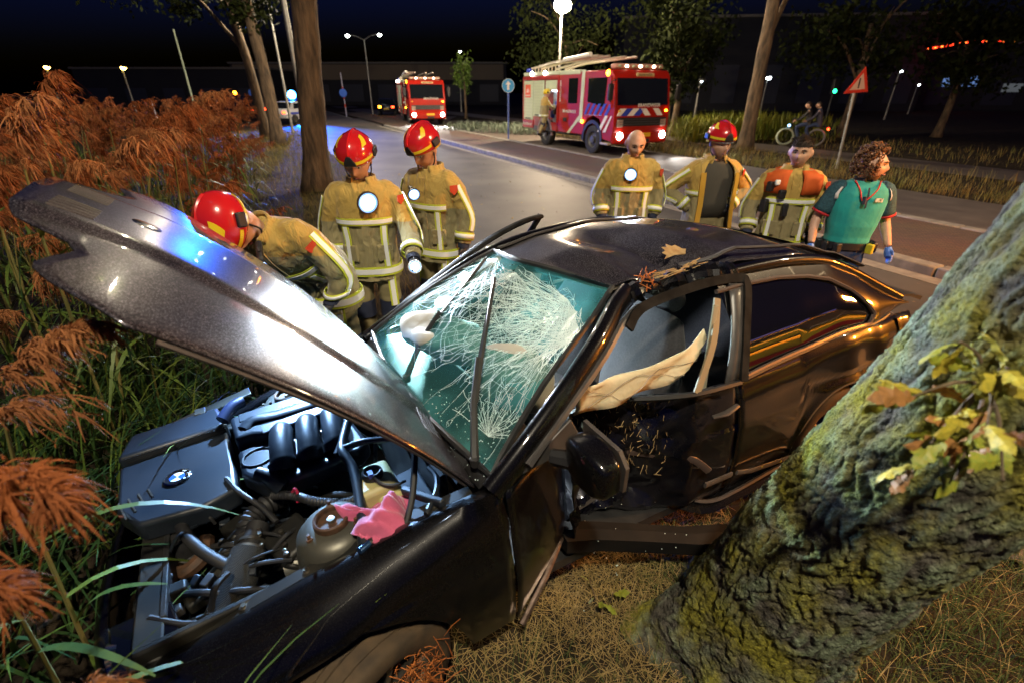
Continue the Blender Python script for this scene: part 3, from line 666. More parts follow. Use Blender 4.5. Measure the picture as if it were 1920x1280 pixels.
for k in range(7):
    q = CB(); q.lathe([(.010, 0), (.010, .012), (.005, .014), (0, .014)], 6, (1.50 + .05 * cos(k * 2.1), .30 + .10 * sin(k * 1.7), .70)); part(q, 'hex_bolt', m_steel)
q = CB(); q.box((1.86, -.02, .655), (.02, .9, .11)); part(q, 'radiator_core', mat('radiator_fin', (.05, .05, .05), .5, .5, col2=(.015, .015, .015), scale=200), bevel=.004)
# blue-black frame tubes over the driver side of the bay
tubs = [[(1.00, -.12, .97), (1.09, .02, .945), (1.165, .17, .925), (1.18, .24, .925), (1.17, .34, .90), (1.195, .50, .87), (1.235, .665, .845)],
        [(1.17, .22, .93), (1.10, .26, .955), (1.02, .30, .955), (.95, .30, .95)],
        [(1.05, -.05, .93), (1.14, .08, .90), (1.20, .16, .87)]]
for p in tubs: hose(p, .019 if p is tubs[0] else .014, m_plast, 'cross_brace', n=10)
q = CB(); q.box((1.115, .40, .845), (.15, .17, .085)); q.box((1.08, .45, .80), (.10, .12, .10)); rsv = part(q, 'brake_fluid_reservoir', m_yel, bevel=.022, seg=3)
q = CB(); q.lathe([(.038, .885), (.040, .905), (.034, .915), (.028, .912), (.026, .902), (.0, .90)], 20, (1.115, .40, 0)); part(q, 'reservoir_cap', m_rub, rsv)
q = CB(); q.box((1.125, .425, .920), (.018, .026, .018)); part(q, 'sensor_plug', mat('blue_plug', (.05, .12, .45), .4), rsv)
hose([(1.12, .44, .915), (1.10, .48, .90), (1.06, .50, .89), (1.02, .49, .88)], .006, name='cable', par=rsv)
q = CB(); q.prism([(.93, .33), (1.20, .36), (1.19, .62), (1.02, .66), (.93, .64)], .74, .80); part(q, 'bulkhead_tray', m_plast, bevel=.012)
q = CB(); q.box((1.0, .62, .895), (.025, .20, .03), rot=(.15, 0, .45)); part(q, 'bonnet_hinge', m_plast, bevel=.006)
hose([(1.02, .70, .89), (.955, .64, .905), (.925, .58, .915), (.93, .52, .92)], .010, m_plast, 'hinge_arm')
hose([(1.10, .68, .84), (1.03, .62, .93), (.96, .52, 1.06)], .012, m_rub, 'gas_strut')
# cowl between bonnet and windscreen
q = CB(); q.grid([[(.84 - .02 * abs(v) , v * .72, .915 - .01 * abs(v)), (.80 - .03 * v * v, v * .72, .935), (.765 - .03 * v * v, v * .72, .955)] for v in np.linspace(-1, 1, 21)]); part(q, 'cowl', m_rub, solid=.006)

# ---- greenhouse
WB = lambda v: (pw(v, [(-1, .765), (0, .865), (1, .775)]) - 0.0, pw(v, [(-1, -.715), (0, .01), (1, .735)]), pw(v, [(-1, .965), (0, .985), (1, .955)]))
WTp = lambda v: (sm(v, [(-1, .0), (-.1, .075), (1, -.13)]), pw(v, [(-1, -.55), (1, .33)]), sm(v, [(-1, 1.335), (0, 1.372), (1, 1.325)]))
def ws(u, v, off=0.0):           # u 0 bottom..1 top, v -1 right..1 left
    a, b2 = Vector(WB(v)), Vector(WTp(v)); c0, c1 = Vector((pw(v, [(-1, .765), (0, .80), (1, .775)]), 0, 0)), 0
    p = a.lerp(b2, u); bow = .035 * (1 - v * v) * .6 + .03 * (1 - (2 * u - 1) ** 2)
    nrm = Vector((.55, 0, .83))
    dent = -.05 * hump(u, .75, .25) * hump(v, .75, .35)      # caved corner
    return p + nrm * (bow + off + dent)
q = CB(); q.grid([[ws(i / 20, -1 + 2 * j / 28) for j in range(29)] for i in range(21)]); wscreen = part(q, 'windscreen', m_glass, smooth=180); wscreen['label'] = 'cracked windscreen'
q = CB(); fr = [ws(0, v, .004) for v in np.linspace(-1, 1, 15)] + [ws(u, 1, .004) for u in np.linspace(.08, 1, 10)] + [ws(1, v, .004) for v in np.linspace(.9, -1, 14)] + [ws(u, -1, .004) for u in np.linspace(.92, 0, 10)]
q.tube(fr, .014, 6); part(q, 'windscreen_seal', m_rub, wscreen)
# fracture lines: radial fans + cross links
q = CB()
def crack(uv, w=.0016):
    pts = [ws(min(.99, max(.01, a)), min(.985, max(-.985, b_)), .0035) for a, b_ in uv]
    if len(pts) > 1: q.ribbon(pts, [w * RNG.uniform(.5, 1.4) for _ in pts], Vector((.55, 0, .83)))
def fan(cu, cv, n, rmax, a0, a1, links, w=.0015, ju=.02):
    spokes = []
    for i in range(n):
        a = lerp(a0, a1, (i + RNG.uniform(-.3, .3)) / n); r = rmax * RNG.uniform(.45, 1.0); k = int(4 + r * 12); pts = []
        for j in range(k + 1):
            t = j / k; a += RNG.uniform(-.03, .03); rr = r * t
            pts.append((cu + rr * sin(a), cv + rr * cos(a) * 1.35 + RNG.uniform(-ju, ju) * .4))
        pts = [p for p in pts if 0 < p[0] < 1 and -1 < p[1] < 1]
        crack(pts, w); spokes.append(pts)
    for i in range(links):
        s = RNG.randrange(len(spokes) - 1); A, B_ = spokes[s], spokes[s + 1]
        if len(A) > 2 and len(B_) > 2:
            k = RNG.randrange(1, min(len(A), len(B_))); mid = ((A[k][0] + B_[k][0]) / 2 + RNG.uniform(-.02, .02), (A[k][1] + B_[k][1]) / 2 + RNG.uniform(-.02, .02)); crack([A[k], mid, B_[k]], w * .8)
fan(.95, -.55, 34, 1.15, -2.9, -.1, 110)
fan(.80, .80, 60, .95, -3.3, .2 - 2 * pi / 3 + .6, 320, .0016)
fan(.72, .92, 50, .6, -3.6, -1.2, 260, .0018)
fan(.10, .86, 26, .30, .4, 3.2, 60, .0016)
fan(.55, .40, 30, .5, 0, 6.2, 110, .0013)
fan(.35, -.95, 18, .8, -.3, 1.2, 20, .0012)
fan(.85, .65, 60, .5, -3.4, -.4, 420, .0019)
fan(.90, .1, 40, .7, -2.8, -.3, 200, .0015)
fan(.62, .95, 40, .35, -4.4, -2.0, 260, .0020)
part(q, 'fracture_lines', m_crack, wscreen, smooth=0, kind='stuff')
# wipers standing on the glass
for b0, t0_ in (((.80, -.03, 1.005), (.90, -.66)), ((.80, .66, .985), (.80, .02))):
    tip = ws(t0_[0], t0_[1], .03); base = Vector(b0); mid = base.lerp(tip, .45) + Vector((.03, 0, .04))
    q = CB(); q.tube([base, base.lerp(mid, .5) + Vector((.01, 0, .02)), mid], [.016, .014, .011], 6); wp = part(q, 'wiper', m_rub)
    q = CB(); q.tube([base.lerp(tip, .25) + Vector((.02, 0, .015)), mid - Vector((.01, 0, .01)), tip], [.009, .013, .009], 5); part(q, 'wiper_blade', m_rub, wp)
    q = CB(); q.tube([base.lerp(tip, .3) + Vector((.035, .012, .03)), tip + Vector((.01, .01, .01))], .0035, 4); part(q, 'blade_rail', m_trim, wp)
    q = CB(); q.lathe([(.018, -.02), (.018, .012), (.0, .016)], 10, tuple(base)); part(q, 'pivot', m_rub, wp)

# roof with the crush
def roof_pt(t, v):               # t 0 front..1 rear
    R0 = [(0, (.0, -.55, 1.335)), (.25, (-.35, -.575, 1.365)), (.5, (-.70, -.58, 1.375)), (.78, (-1.1, -.57, 1.345)), (1, (-1.42, -.55, 1.275))]
    C0 = [(0, (.075, -.11, 1.372)), (.25, (-.33, -.06, 1.415)), (.5, (-.70, 0, 1.43)), (.78, (-1.1, 0, 1.40)), (1, (-1.45, 0, 1.32))]
    L0 = [(0, (-.13, .33, 1.325)), (.25, (-.45, .36, 1.315)), (.5, (-.70, .50, 1.355)), (.78, (-1.1, .57, 1.345)), (1, (-1.42, .565, 1.275))]
    f = lambda T: Vector([sm(t, [(a, p[k]) for a, p in T]) if k else pw(t, [(a, p[k]) for a, p in T]) for k in range(3)])
    a, b_, c = f(R0), f(C0), f(L0)
    if v < 0: s = -v; p = b_.lerp(a, s); p.z = b_.z + (a.z - b_.z) * s ** 2.2
    else: s = v; p = b_.lerp(c, s); p.z = b_.z + (c.z - b_.z) * s ** 2.0
    # crease: a facet folded down between two sharp lines
    d1 = (p.x + .62) * .75 + (p.y + .46) * .20; d2 = (p.y + .42)
    if p.y > -.46 and -.80 < p.x < .1:
        k = max(0, min(1, (p.y + .46) / .30)) * max(0, 1 - abs(p.x + .52) / .26)
        p.z -= .075 * k * (1 if p.y < .25 else .8)
        p.z += .014 * hump(p.x, -.22, .05) * max(0, min(1, (p.y + .2) / .3))
    if p.y > .1: p.z += .010 * sin(p.x * 31 + p.y * 13) * max(0, min(1, (p.y - .1) / .3)) * hump(p.x, -.4, .3)
    return p
q = CB(); q.grid([[roof_pt(i / 54, -1 + 2 * j / 44) for j in range(45)] for i in range(55)]); roof = part(q, 'roof', m_paint, smooth=28, solid=.004); roof['label'] = 'roof dented above the driver'
q = CB(); q.grid([[roof_pt(i / 12, -.97 + 1.94 * j / 10) - Vector((0, 0, .035)) for j in range(11)] for i in range(13)]); part(q, 'headliner', mat('headliner_cloth', (.12, .11, .10), .95), roof)
for sgn in (-1, 1):              # roof gutter strips, the near one peeled up
    pts = [roof_pt(t, sgn * .985) + Vector((0, 0, .012)) for t in np.linspace(.02 if sgn < 0 else .34, 1, 16)]
    if sgn > 0: pts = [p + Vector((0, -.03 * (1 - i / 15), .035 * (1 - i / 15) + .02)) for i, p in enumerate(pts)] + [Vector((-1.60, .60, 1.235))]
    q = CB(); q.tube(pts, .018, 6, squash=(1, .5)); part(q, 'roof_strip', m_trim, roof)
# side frames: A pillar, cant rail, crushed section
lpil = [(.80, .775, .925), (.62, .745, 1.03), (.40, .685, 1.14), (.18, .60, 1.235), (.0, .50, 1.30), (-.12, .44, 1.32)]
q = CB(); q.tube(bez(lpil, 5), .052, 10, squash=(.75, 1.05)); part(q, 'a_pillar', m_paint2, smooth=60)
q = CB(); q.tube(bez([(.66, .80, .99), (.42, .735, 1.11), (.2, .66, 1.20), (.02, .575, 1.27), (-.10, .54, 1.295)], 5), .016, 6); part(q, 'pillar_seal', m_trim)
crush = [(-.12, .44, 1.315), (-.20, .47, 1.345), (-.27, .44, 1.30), (-.34, .50, 1.35), (-.42, .47, 1.315), (-.50, .545, 1.36), (-.58, .56, 1.335), (-.66, .585, 1.345)]
q = CB(); pc = bez(crush, 5); q.tube(pc, [.048 * (1 + .28 * sin(i * 1.9) * cos(i * .7)) for i in range(len(pc))], 9, squash=(1.1, .8)); part(q, 'crushed_rail', m_paint2, smooth=25)['label'] = 'crumpled roof rail above the door'
q = CB(); pr = [(-.62, .585, 1.345), (-1.0, .605, 1.335), (-1.3, .60, 1.285), (-1.55, .59, 1.20), (-1.8, .585, 1.09), (-1.95, .59, 1.02)]; q.tube(bez(pr, 5), .030, 8); part(q, 'cant_rail', m_paint2, smooth=60)
rp = [(.80, -.755, .93), (.40, -.68, 1.14), (.0, -.59, 1.32), (-.5, -.60, 1.36), (-1.0, -.60, 1.335), (-1.55, -.585, 1.20), (-1.95, -.58, 1.02)]
q = CB(); q.tube(bez(rp, 6), .04, 8); part(q, 'a_pillar', m_paint2, smooth=60)
# right B pillar and quarter
q = CB(); q.tube([(-.55, -.62, 1.34), (-.52, -.78, .95), (-.50, -.80, .3)], [.04, .05, .06], 8); part(q, 'b_pillar', m_paint2)
# left upper rear quarter, built in columns around the side window
qb = lambda x: Vector((x, pw(x, [(-2.0, .60), (-1.6, .745), (-1.0, .80), (-.4, .815)]), pw(x, [(-2.0, .985), (-1.5, .955), (-.4, .925)])))
qt = lambda x: Vector((x, pw(x, [(-2.0, .585), (-1.3, .615), (-.4, .60)]), pw(x, [(-2.0, 1.00), (-1.8, 1.085), (-1.55, 1.20), (-1.3, 1.285), (-1.0, 1.33), (-.4, 1.345)])))
def qs(x, t, off=0.0):
    p = qb(x).lerp(qt(x), t); p.y += .03 * sin(pi * t) + off * .9; p.z += off * .4; return p
wt = lambda x: pw(x, [(-1.56, .0), (-1.555, .16), (-1.53, .34), (-1.48, .50), (-1.40, .64), (-1.25, .77), (-1.05, .85), (-.75, .885), (-.4, .89)])
q = CB(); cols = list(np.linspace(-.50, -1.40, 19)) + [-1.44, -1.48, -1.51, -1.53, -1.545, -1.555, -1.56] + list(np.linspace(-1.6, -2.0, 9))
q.grid([[qs(x, lerp(wt(x) if x > -1.5601 else 0, 1, k / 8)) for k in range(9)] for x in cols]); part(q, 'rear_quarter_upper', m_paint2, smooth=60)
q = CB(); cg = [c for c in cols if c > -1.557]
q.grid([[qs(x, lerp(.02, wt(x) - .0, k / 6), -.006) for k in range(7)] for x in cg]); qw = part(q, 'quarter_window', m_dglass, smooth=180)
outl = [qs(x, .0, .006) for x in np.linspace(-.47, -1.52, 16)] + [qs(x, wt(x) + .0, .006) for x in (-1.553, -1.54, -1.51, -1.46, -1.40, -1.25, -1.1, -.9, -.7, -.47)]
q = CB(); q.tube(outl, .011, 6); part(q, 'window_trim', mat('trim_strip', (.11, .085, .075), .35, .4), qw)
q = CB(); q.tube([qs(x, -.035, .004) for x in np.linspace(-.47, -1.75, 14)], .009, 6); part(q, 'belt_seal', m_rub, qw)
# B pillar applique (satin black)
q = CB(); q.grid([[qs(x - .215 * t + .035, t, .012) for x in (-.40, -.46, -.52)] for t in np.linspace(-.02, .93, 8)]); part(q, 'b_pillar_panel', m_trim, solid=.01)
# lower rear quarter
rows = []
xs = list(np.linspace(-.47, -.95, 10)) + list(np.linspace(-.98, -1.70, 34)) + list(np.linspace(-1.72, -2.12, 10))
for x in xs:
    zb = arch(x, -1.335, .355, .27 if x > -1.2 else .42); zt = pw(x, [(-2.12, .80), (-2.0, .95), (-1.5, .945), (-.4, .918)]); row = []
    for k in range(17):
        z = lerp(zb, zt, k / 16); y = sidep(x, z); y += .014 * hump(z - zb, 0, .06) * (1 if abs(x + 1.335) < .36 else 0)
        zc = .735 + .03 * (x + .5); y -= .010 * hump(z, zc, .012)
        if k > 12: y -= .03 * ((k - 12) / 4) ** 2
        row.append((x, y, z))
    rows.append(row)
q = CB(); q.grid(rows); part(q, 'rear_quarter', m_paint2, smooth=50, solid=.004)
q = CB(); q.grid([[(x, -y, z) for x, y, z in r] for r in rows]); part(q, 'rear_quarter', m_paint2, smooth=50)
q = CB(); q.grid([[Vector((p.x, -p.y, p.z)) for p in [qs(x, lerp(wt(x) if x > -1.56 else 0, 1, k / 6)) for k in range(7)]] for x in cols]); part(q, 'rear_quarter_upper', m_paint2)
q = CB(); q.grid([[Vector((p.x, -p.y, p.z)) for p in [qs(x, lerp(.02, wt(x), k / 5), -.006) for k in range(6)]] for x in cg]); part(q, 'quarter_window', m_dglass)
# side rubbing strip and bolts on the quarter
q = CB(); q.tube([(-.50, .868, .40), (-.62, .872, .36), (-1.02, .862, .30)], .014, 6, squash=(.5, 1)); rs = part(q, 'rubbing_strip', m_trim)
for x, z in ((-.7, .352), (-.86, .325), (-.98, .306)):
    q = CB(); q.lathe([(.008, 0), (.008, .01), (0, .011)], 8, (x, .868, z), 'y'); part(q, 'clip', mat('yellow_clip', (.4, .36, .05), .5), rs)
# tail: hatch glass, lid, spoiler, bumper, lamps
q = CB(); q.grid([[Vector((pw(t, [(0, -1.43), (.62, -1.86), (1, -2.04)]), v * pw(t, [(0, .56), (1, .575)]), pw(t, [(0, 1.30), (.62, 1.07), (1, 1.0)]) + .03 * (1 - v * v))) for v in np.linspace(-1, 1, 15)] for t in np.linspace(0, 1, 12)]); part(q, 'hatch', m_paint2, smooth=60)
q = CB(); q.grid([[Vector((pw(t, [(0, -1.47), (1, -1.84)]), v * .50, pw(t, [(0, 1.285), (1, 1.085)]) + .006 + .03 * (1 - v * v))) for v in np.linspace(-1, 1, 13)] for t in (0, .33, .66, 1)]); part(q, 'rear_window', m_dglass)
q = CB(); q.loft([[(-1.92, v * .60, 1.035), (-2.03, v * .60, 1.055 - .02 * v * v), (-2.15, v * .58, 1.03 - .03 * abs(v) ** 3), (-2.14, v * .58, 1.01 - .03 * abs(v) ** 3), (-2.03, v * .6, 1.02)] for v in np.linspace(-1, 1, 17)]); part(q, 'spoiler', m_rub, smooth=50)
q = CB(); rows = []
for j in range(25):
    a = -1 + 2 * j / 24; y = .78 * a; x0 = -2.16 + .30 * abs(a) ** 3.0
    rows.append([(x0 + .10, y * .78, .985), (x0 + .04, y * .90, .93), (x0 + .015, y * .95, .80), (x0 + .0, y, .66), (x0 - .02, y, .55), (x0, y, .38), (x0 + .05, y * .98, .26)])
q.grid(rows); part(q, 'rear_bumper', m_paint2, smooth=60)
for sgn in (1, -1):
    q = CB(); q.grid([[(x, sgn * (sidep(x, z) + .006) * (1 if x > -2.05 else .995), z) for z in np.linspace(.70, .86, 5)] for x in np.linspace(-1.86, -2.12, 8)]); part(q, 'tail_lamp', mat('red_lamp_lens', (.25, .01, .01), .15, coat=1.0), solid=.01)
# ---- driver door: front stub, folded skin, frame
_dc = random.Random(5); DCN = [(_dc.uniform(-.30, .38), _dc.uniform(.28, .92), _dc.uniform(.05, .14), _dc.uniform(-.05, .065)) for _ in range(34)]
def door_pt(x, z):
    y = sidep(x, z) - .006
    d = sm(x, [(-.46, 0), (-.25, .03), (.02, .20), (.16, .34), (.30, .30), (.36, .14), (.60, .02), (.76, 0)])
    d *= sm(z, [(.2, .75), (.5, 1.0), (.8, .95), (.95, .72)])
    cr = .030 * sin(x * 27 + z * 9) * sin(z * 21 + x * 6) + .036 * abs(sin(x * 15 - z * 17)) + .012 * sin(z * 44 + x * 31)
    cr += sum(k * max(0, 1 - math.hypot(x - a, (z - b_) * .8) / r) for a, b_, r, k in DCN)
    return Vector((x, y - d - cr * min(1, d * 5), z + .02 * sin(x * 19) * min(1, d * 5)))
q = CB(); rows = []
for x in np.linspace(.40, -.455, 58): rows.append([door_pt(x, lerp(.26, .93, k / 34)) for k in range(35)])
q.grid(rows); door = part(q, 'driver_door', m_paintd, smooth=18, solid=.003); door['label'] = 'caved-in driver door'
q = CB(); rows = []
for x in np.linspace(.765, .40, 12):
    t = (x - .40) / .365; rows.append([Vector((x, lerp(.66, .84, t ** .8) * pw(z, [(.2, .96), (.5, 1), (.95, .96)]), z)) for z in [lerp(lerp(.40, .24, t), .93, k / 14) for k in range(15)]])
q.grid(rows); part(q, 'door_front_panel', m_paint2, door, smooth=45, solid=.005)
q = CB(); q.tube([(.40, .655, .40), (.58, .76, .33), (.76, .835, .24)], .013, 6); part(q, 'torn_edge', mat('scraped_metal', (.28, .20, .16), .4, .7, col2=(.12, .08, .06), scale=30), door)
q = CB(); q.ribbon(bez([(-.47, .835, .925), (-.565, .745, 1.14), (-.665, .650, 1.295), (-.62, .622, 1.325), (-.40, .595, 1.335), (-.10, .565, 1.305), (.02, .60, 1.25)], 6), .042, (.0, .85, .5), th=.014); part(q, 'window_frame', m_matt, door, smooth=60)
q = CB(); q.ribbon(bez([(-.20, .80, .95), (-.36, .735, 1.12), (-.45, .66, 1.28)], 4), .034, (.1, .9, .3), th=.010); part(q, 'window_channel', mat('channel_beige', (.20, .17, .11), .6), door)
q = CB(); q.tube(bez([(-.455, .835, .925), (-.2, .80, .945), (.0, .70, .95), (.10, .60, .945)], 5), .014, 6); part(q, 'door_seal', m_rub, door)
q = CB(); q.tube([(-.24, .868, .845), (-.31, .885, .845), (-.40, .875, .845)], [.010, .016, .013], 8, squash=(1, .7)); hd = part(q, 'door_handle', m_trim, door)
q = CB(); q.tube(bez([(.10, .56, .62), (.02, .60, .61), (-.10, .70, .595), (-.22, .80, .58), (-.30, .85, .50)], 5), .020, 6, squash=(.45, 1)); part(q, 'trim_strip', mat('trim_strip_bent', (.13, .09, .075), .3, .3), door)
q = CB(); q.tube([(-.27, .862, .435), (-.46, .868, .41)], .016, 6, squash=(.5, 1)); part(q, 'trim_strip', m_trim, door)
# mirror
q = CB(); mc = Vector((.50, .945, 1.02))
q.loft([[mc + Vector((sx * .055 * k + oy * .02, oy, sz * .085 * k - .3 * oy * .25)) for sx, sz in [(-1, -.7), (-.8, -1), (.8, -1), (1, -.7), (1, .55), (.75, .95), (-.75, 1), (-1, .7)]] for oy, k in ((-.11, .55), (-.06, .95), (0, 1.05), (.06, .98), (.105, .72), (.115, .4))])
mir = part(q, 'wing_mirror', m_paint2, car, bevel=.012, seg=2, smooth=60)
q = CB(); q.loft([[mc + Vector((-.055 - dx, oy * k, sz * k - .07 * oy)) for oy, sz in [(-.10, -.06), (0, -.085), (.095, -.07), (.105, .03), (.07, .075), (-.10, .08)]] for dx, k in ((-.004, 1.06), (.012, 1.06), (.012, .95))]); part(q, 'mirror_rim', m_trim, mir)
q = CB(); q.tube([(.56, .80, .98), (.52, .86, .985)], [.03, .035], 8); part(q, 'mirror_foot', m_rub, mir)
q = CB(); q.prism([(.70, .945), (.40, .96), (.46, 1.09)], .772, .785, 'y'); part(q, 'mirror_triangle', m_trim, mir, bevel=.005)
# torn sill, its cover hanging on the ground side, inner floor edge
q = CB(); q.loft([[(x, y - .05, z - .055), (x, y + .055, z - .05), (x, y + .06, z + .03), (x, y + .01, z + .055), (x, y - .05, z + .05)] for x, y, z in [(.44, .66, .36), (.30, .69, .31), (.05, .80, .235), (-.15, .90, .18), (-.38, .985, .13)]]); part(q, 'sill_cover', mat('sill_plastic', (.010, .010, .010), .7, col2=(.02, .017, .015), scale=5, spec=.06), car, smooth=30)['label'] = 'torn black sill cover hanging off'
q = CB(); q.tube(bez([(.62, .68, .28), (.30, .52, .30), (.10, .50, .30), (-.15, .64, .27), (-.33, .80, .215), (-.48, .83, .22), (-.80, .845, .235), (-1.0, .82, .26)], 6), .045, 7, squash=(1.2, .6)); part(q, 'sill', m_paint2, car, smooth=25)
q = CB(); q.tube(bez([(.25, .55, .33), (.0, .56, .33), (-.2, .70, .30), (-.36, .82, .245), (-.55, .86, .255), (-.95, .86, .27)], 6), .011, 5); part(q, 'sill_seam', mat('sill_seam', (.12, .10, .09), .35, .5), car)
q = CB(); q.box((-.55, 0, .24), (2.4, 1.36, .05)); part(q, 'floor_pan', m_rub, car)
# curtain airbag across the door opening, wood splinters, stuff on the roof
q = CB(); rows = []
for i in range(25):
    t = i / 24; p = Vector((lerp(.34, -.33, t), lerp(.66, .745, t), lerp(1.045, 1.085, t) - .02 * sin(t * pi)))
    if t > .8: p += Vector((-.02, -.05, .03)) * ((t - .8) / .2) ** 1.5
    h = .135 * (1 - .15 * t); rows.append([p + Vector((0, .010 * sin(t * 13 + k * .9) + .008 * sin(k * 1.9 + t * 17), h * (.5 - k / 5))) for k in range(6)])
q.grid(rows); cur = part(q, 'curtain_airbag', m_curt, car, smooth=180, solid=.006); cur['label'] = 'beige curtain airbag hanging across the door opening'
for pts in ([(0.05, .0), (.35, .9), (.6, .2), (.95, .7)], [(.1, .8), (.45, .1), (.8, .9)]):
    q = CB(); pl = []
    for t in np.linspace(pts[0][0], pts[-1][0], 14):
        k = pw(t, pts) * 5; r = rows[int(t * 24)]; p = r[int(k)].lerp(r[min(5, int(k) + 1)], k - int(k)); pl.append(p + Vector((0, .007, .001)))
    q.tube(pl, .0012, 4); part(q, 'stitch_line', m_trim, cur)
q = CB()
for i in range(46):
    c = Vector((-.20 + RNG.gauss(0, .025), .475 + RNG.gauss(0, .02), 1.365 + RNG.gauss(0, .025))); d = Vector((RNG.uniform(-.4, .4), RNG.uniform(-.4, .4), RNG.uniform(-.2, 1))).normalized() * RNG.uniform(.02, .06)
    q.tube([c - d / 2, c + d / 2], [.003, .0015], 4)
part(q, 'torn_fibre', m_orange, car, kind='stuff')
q = CB()
for i in range(40):
    c = Vector((RNG.uniform(-.24, -.52), RNG.uniform(.47, .53), 1.39 + RNG.gauss(0, .008))); d = Vector((1, RNG.uniform(-.2, .2), RNG.uniform(-.15, .15))) * RNG.uniform(.03, .09)
    q.tube([c - d / 2, c + d / 2], [.003, .0015], 4)
for i in range(60):
    x = RNG.uniform(-.15, .2); z = RNG.uniform(.45, .92); p = door_pt(x, z) + Vector((0, .012, 0)); d = Vector((RNG.uniform(-.5, .5), .1, RNG.uniform(-1, 1))).normalized() * RNG.uniform(.01, .05)
    q.tube([p - d / 2, p + d / 2], [.0025, .001], 4)
for i in range(120):
    x = .07 + RNG.gauss(0, .075); z = RNG.uniform(.45, .93); p = door_pt(min(.39, x), z) + Vector((0, .010, 0)); d = Vector((RNG.uniform(-.5, .5), .1, RNG.uniform(-1, 1))).normalized() * RNG.uniform(.012, .06)
    q.tube([p - d / 2, p + d / 2], [.0022, .0010], 4)
part(q, 'wood_splinters', m_wood, car, kind='stuff')
q = CB()
for i in range(170):          # crumbs of glass on cowl, bonnet edge and sill
    k = RNG.random()
    if k < .5: p = Vector((RNG.uniform(.76, .84), RNG.uniform(-.1, .74), .95 + RNG.uniform(0, .012)))
    elif k < .8: p = Vector(ws(RNG.uniform(.02, .12), RNG.uniform(.3, .97), .006))
    else: p = Vector((RNG.uniform(-.2, .6), RNG.uniform(.55, 1.05), .36 + RNG.uniform(0, .01)))
    q.box(p, (RNG.uniform(.0015, .0038),) * 3, (RNG.uniform(0, 3), RNG.uniform(0, 3), 0))
part(q, 'glass_crumbs', m_crack, car, smooth=0, kind='stuff')
q = CB(); b0 = roof_pt(.36, .55) + Vector((0, .05, .05)); q.prism([(0, 0), (.03, .02), (.018, .045), (.05, .055), (.042, .085), (.075, .075), (.085, .10), (.11, .072), (.135, .078), (.16, .035), (.21, .022), (.15, -.004), (.08, .008)], 0, .003)
q.v = [tuple(Vector((b0.x + .03 - p[0], b0.y - p[1] * .75 + .04, b0.z + p[1] * .45 + p[2]))) for p in q.v]; part(q, 'torn_headliner_flap', m_wood, car)
# ---- interior
q = CB(); q.loft([[(.86, y, .86), (.80, y, .965), (.52, y, .93 + .04 * hump(y, .36, .2)), (.44, y, .84), (.46, y, .62), (.70, y, .55)] for y in np.linspace(-.66, .60, 15)]); part(q, 'dashboard', mat('dash_plastic', (.025, .026, .028), .6, col2=(.04, .04, .042), scale=5), car, smooth=50)
q = CB(); q.lathe([(.175 + .014 * cos(a), .014 * sin(a)) for a in np.linspace(0, 2 * pi, 9)], 24, (0, 0, 0)); q.box((0, 0, 0), (.30, .04, .02)); q.box((0, -.07, 0), (.04, .16, .02)); q.lathe([(.06, -.01), (.05, .025), (0, .03)], 14)
Mx = Matrix.Translation((.36, .30, .92)) @ Euler((0, R_(-62), 0)).to_matrix().to_4x4(); q.v = [tuple(Mx @ Vector(p)) for p in q.v]; part(q, 'steering_wheel', m_rub, car)
for c, r, rot in (((.40, .28, 1.02), (.17, .23, .13), (0, -.6, 0)), ((.50, -.22, 1.05), (.22, .27, .10), (0, -.35, .2))):
    q = CB(); q.ell(c, r, 20, 12, rot); q.v = [(x + .02 * sin(y * 21 + z * 9), y + .02 * sin(x * 19), z + .022 * sin(x * 23 + y * 17)) for x, y, z in q.v]; part(q, 'deployed_airbag', m_bag, car, smooth=180)
def seat(y, x0):
    s = CB()
    s.loft([[(x0 + a * .24, y + b_ * .25, z) for a, b_ in [(-1, -1), (1, -.95), (1.05, 0), (1, .95), (-1, 1)]] for z in (.36, .50, .54)]); st_ = part(s, 'seat', m_fab, car, bevel=.04, seg=3)
    s = CB(); rr = []
    for k in range(9):
        t = k / 8; w = sm(t, [(0, .23), (.35, .26), (.75, .24), (1, .16)]); th_ = sm(t, [(0, .09), (.6, .07), (1, .045)]); cx = x0 - .24 - .20 * t; z = .50 + .58 * t
        rr.append([(cx + th_ * cos(a), y + w * math.copysign(abs(sin(a)) ** .6, sin(a)), z + .05 * cos(a)) for a in np.linspace(0, 2 * pi, 16, endpoint=False)])
    s.loft(rr); part(s, 'backrest', m_fab, st_, smooth=60)
    s = CB(); s.ell((x0 - .47, y, 1.17), (.055, .135, .085), 14, 9, (0, -.3, 0)); part(s, 'headrest', m_fab, st_, smooth=180)
    return st_
seat(.30, -.05); seat(-.33, -.08)
q = CB(); q.box((-1.0, 0, .48), (.4, 1.15, .28)); q.box((-1.22, 0, .72), (.16, 1.15, .5), rot=(0, -.3, 0)); part(q, 'rear_bench', m_fab, car, bevel=.06, seg=3)
q = CB(); q.tube([(.10, -.02, .55), (-.3, -.02, .52)], [.11, .09], 8); part(q, 'centre_console', m_rub, car)
q = CB(); q.tube([(-.40, .70, 1.27), (-.36, .72, .95), (-.33, .74, .75)], .02, 6, squash=(.35, 1)); part(q, 'seat_belt', mat('belt_webbing', (.30, .28, .2), .8), car)
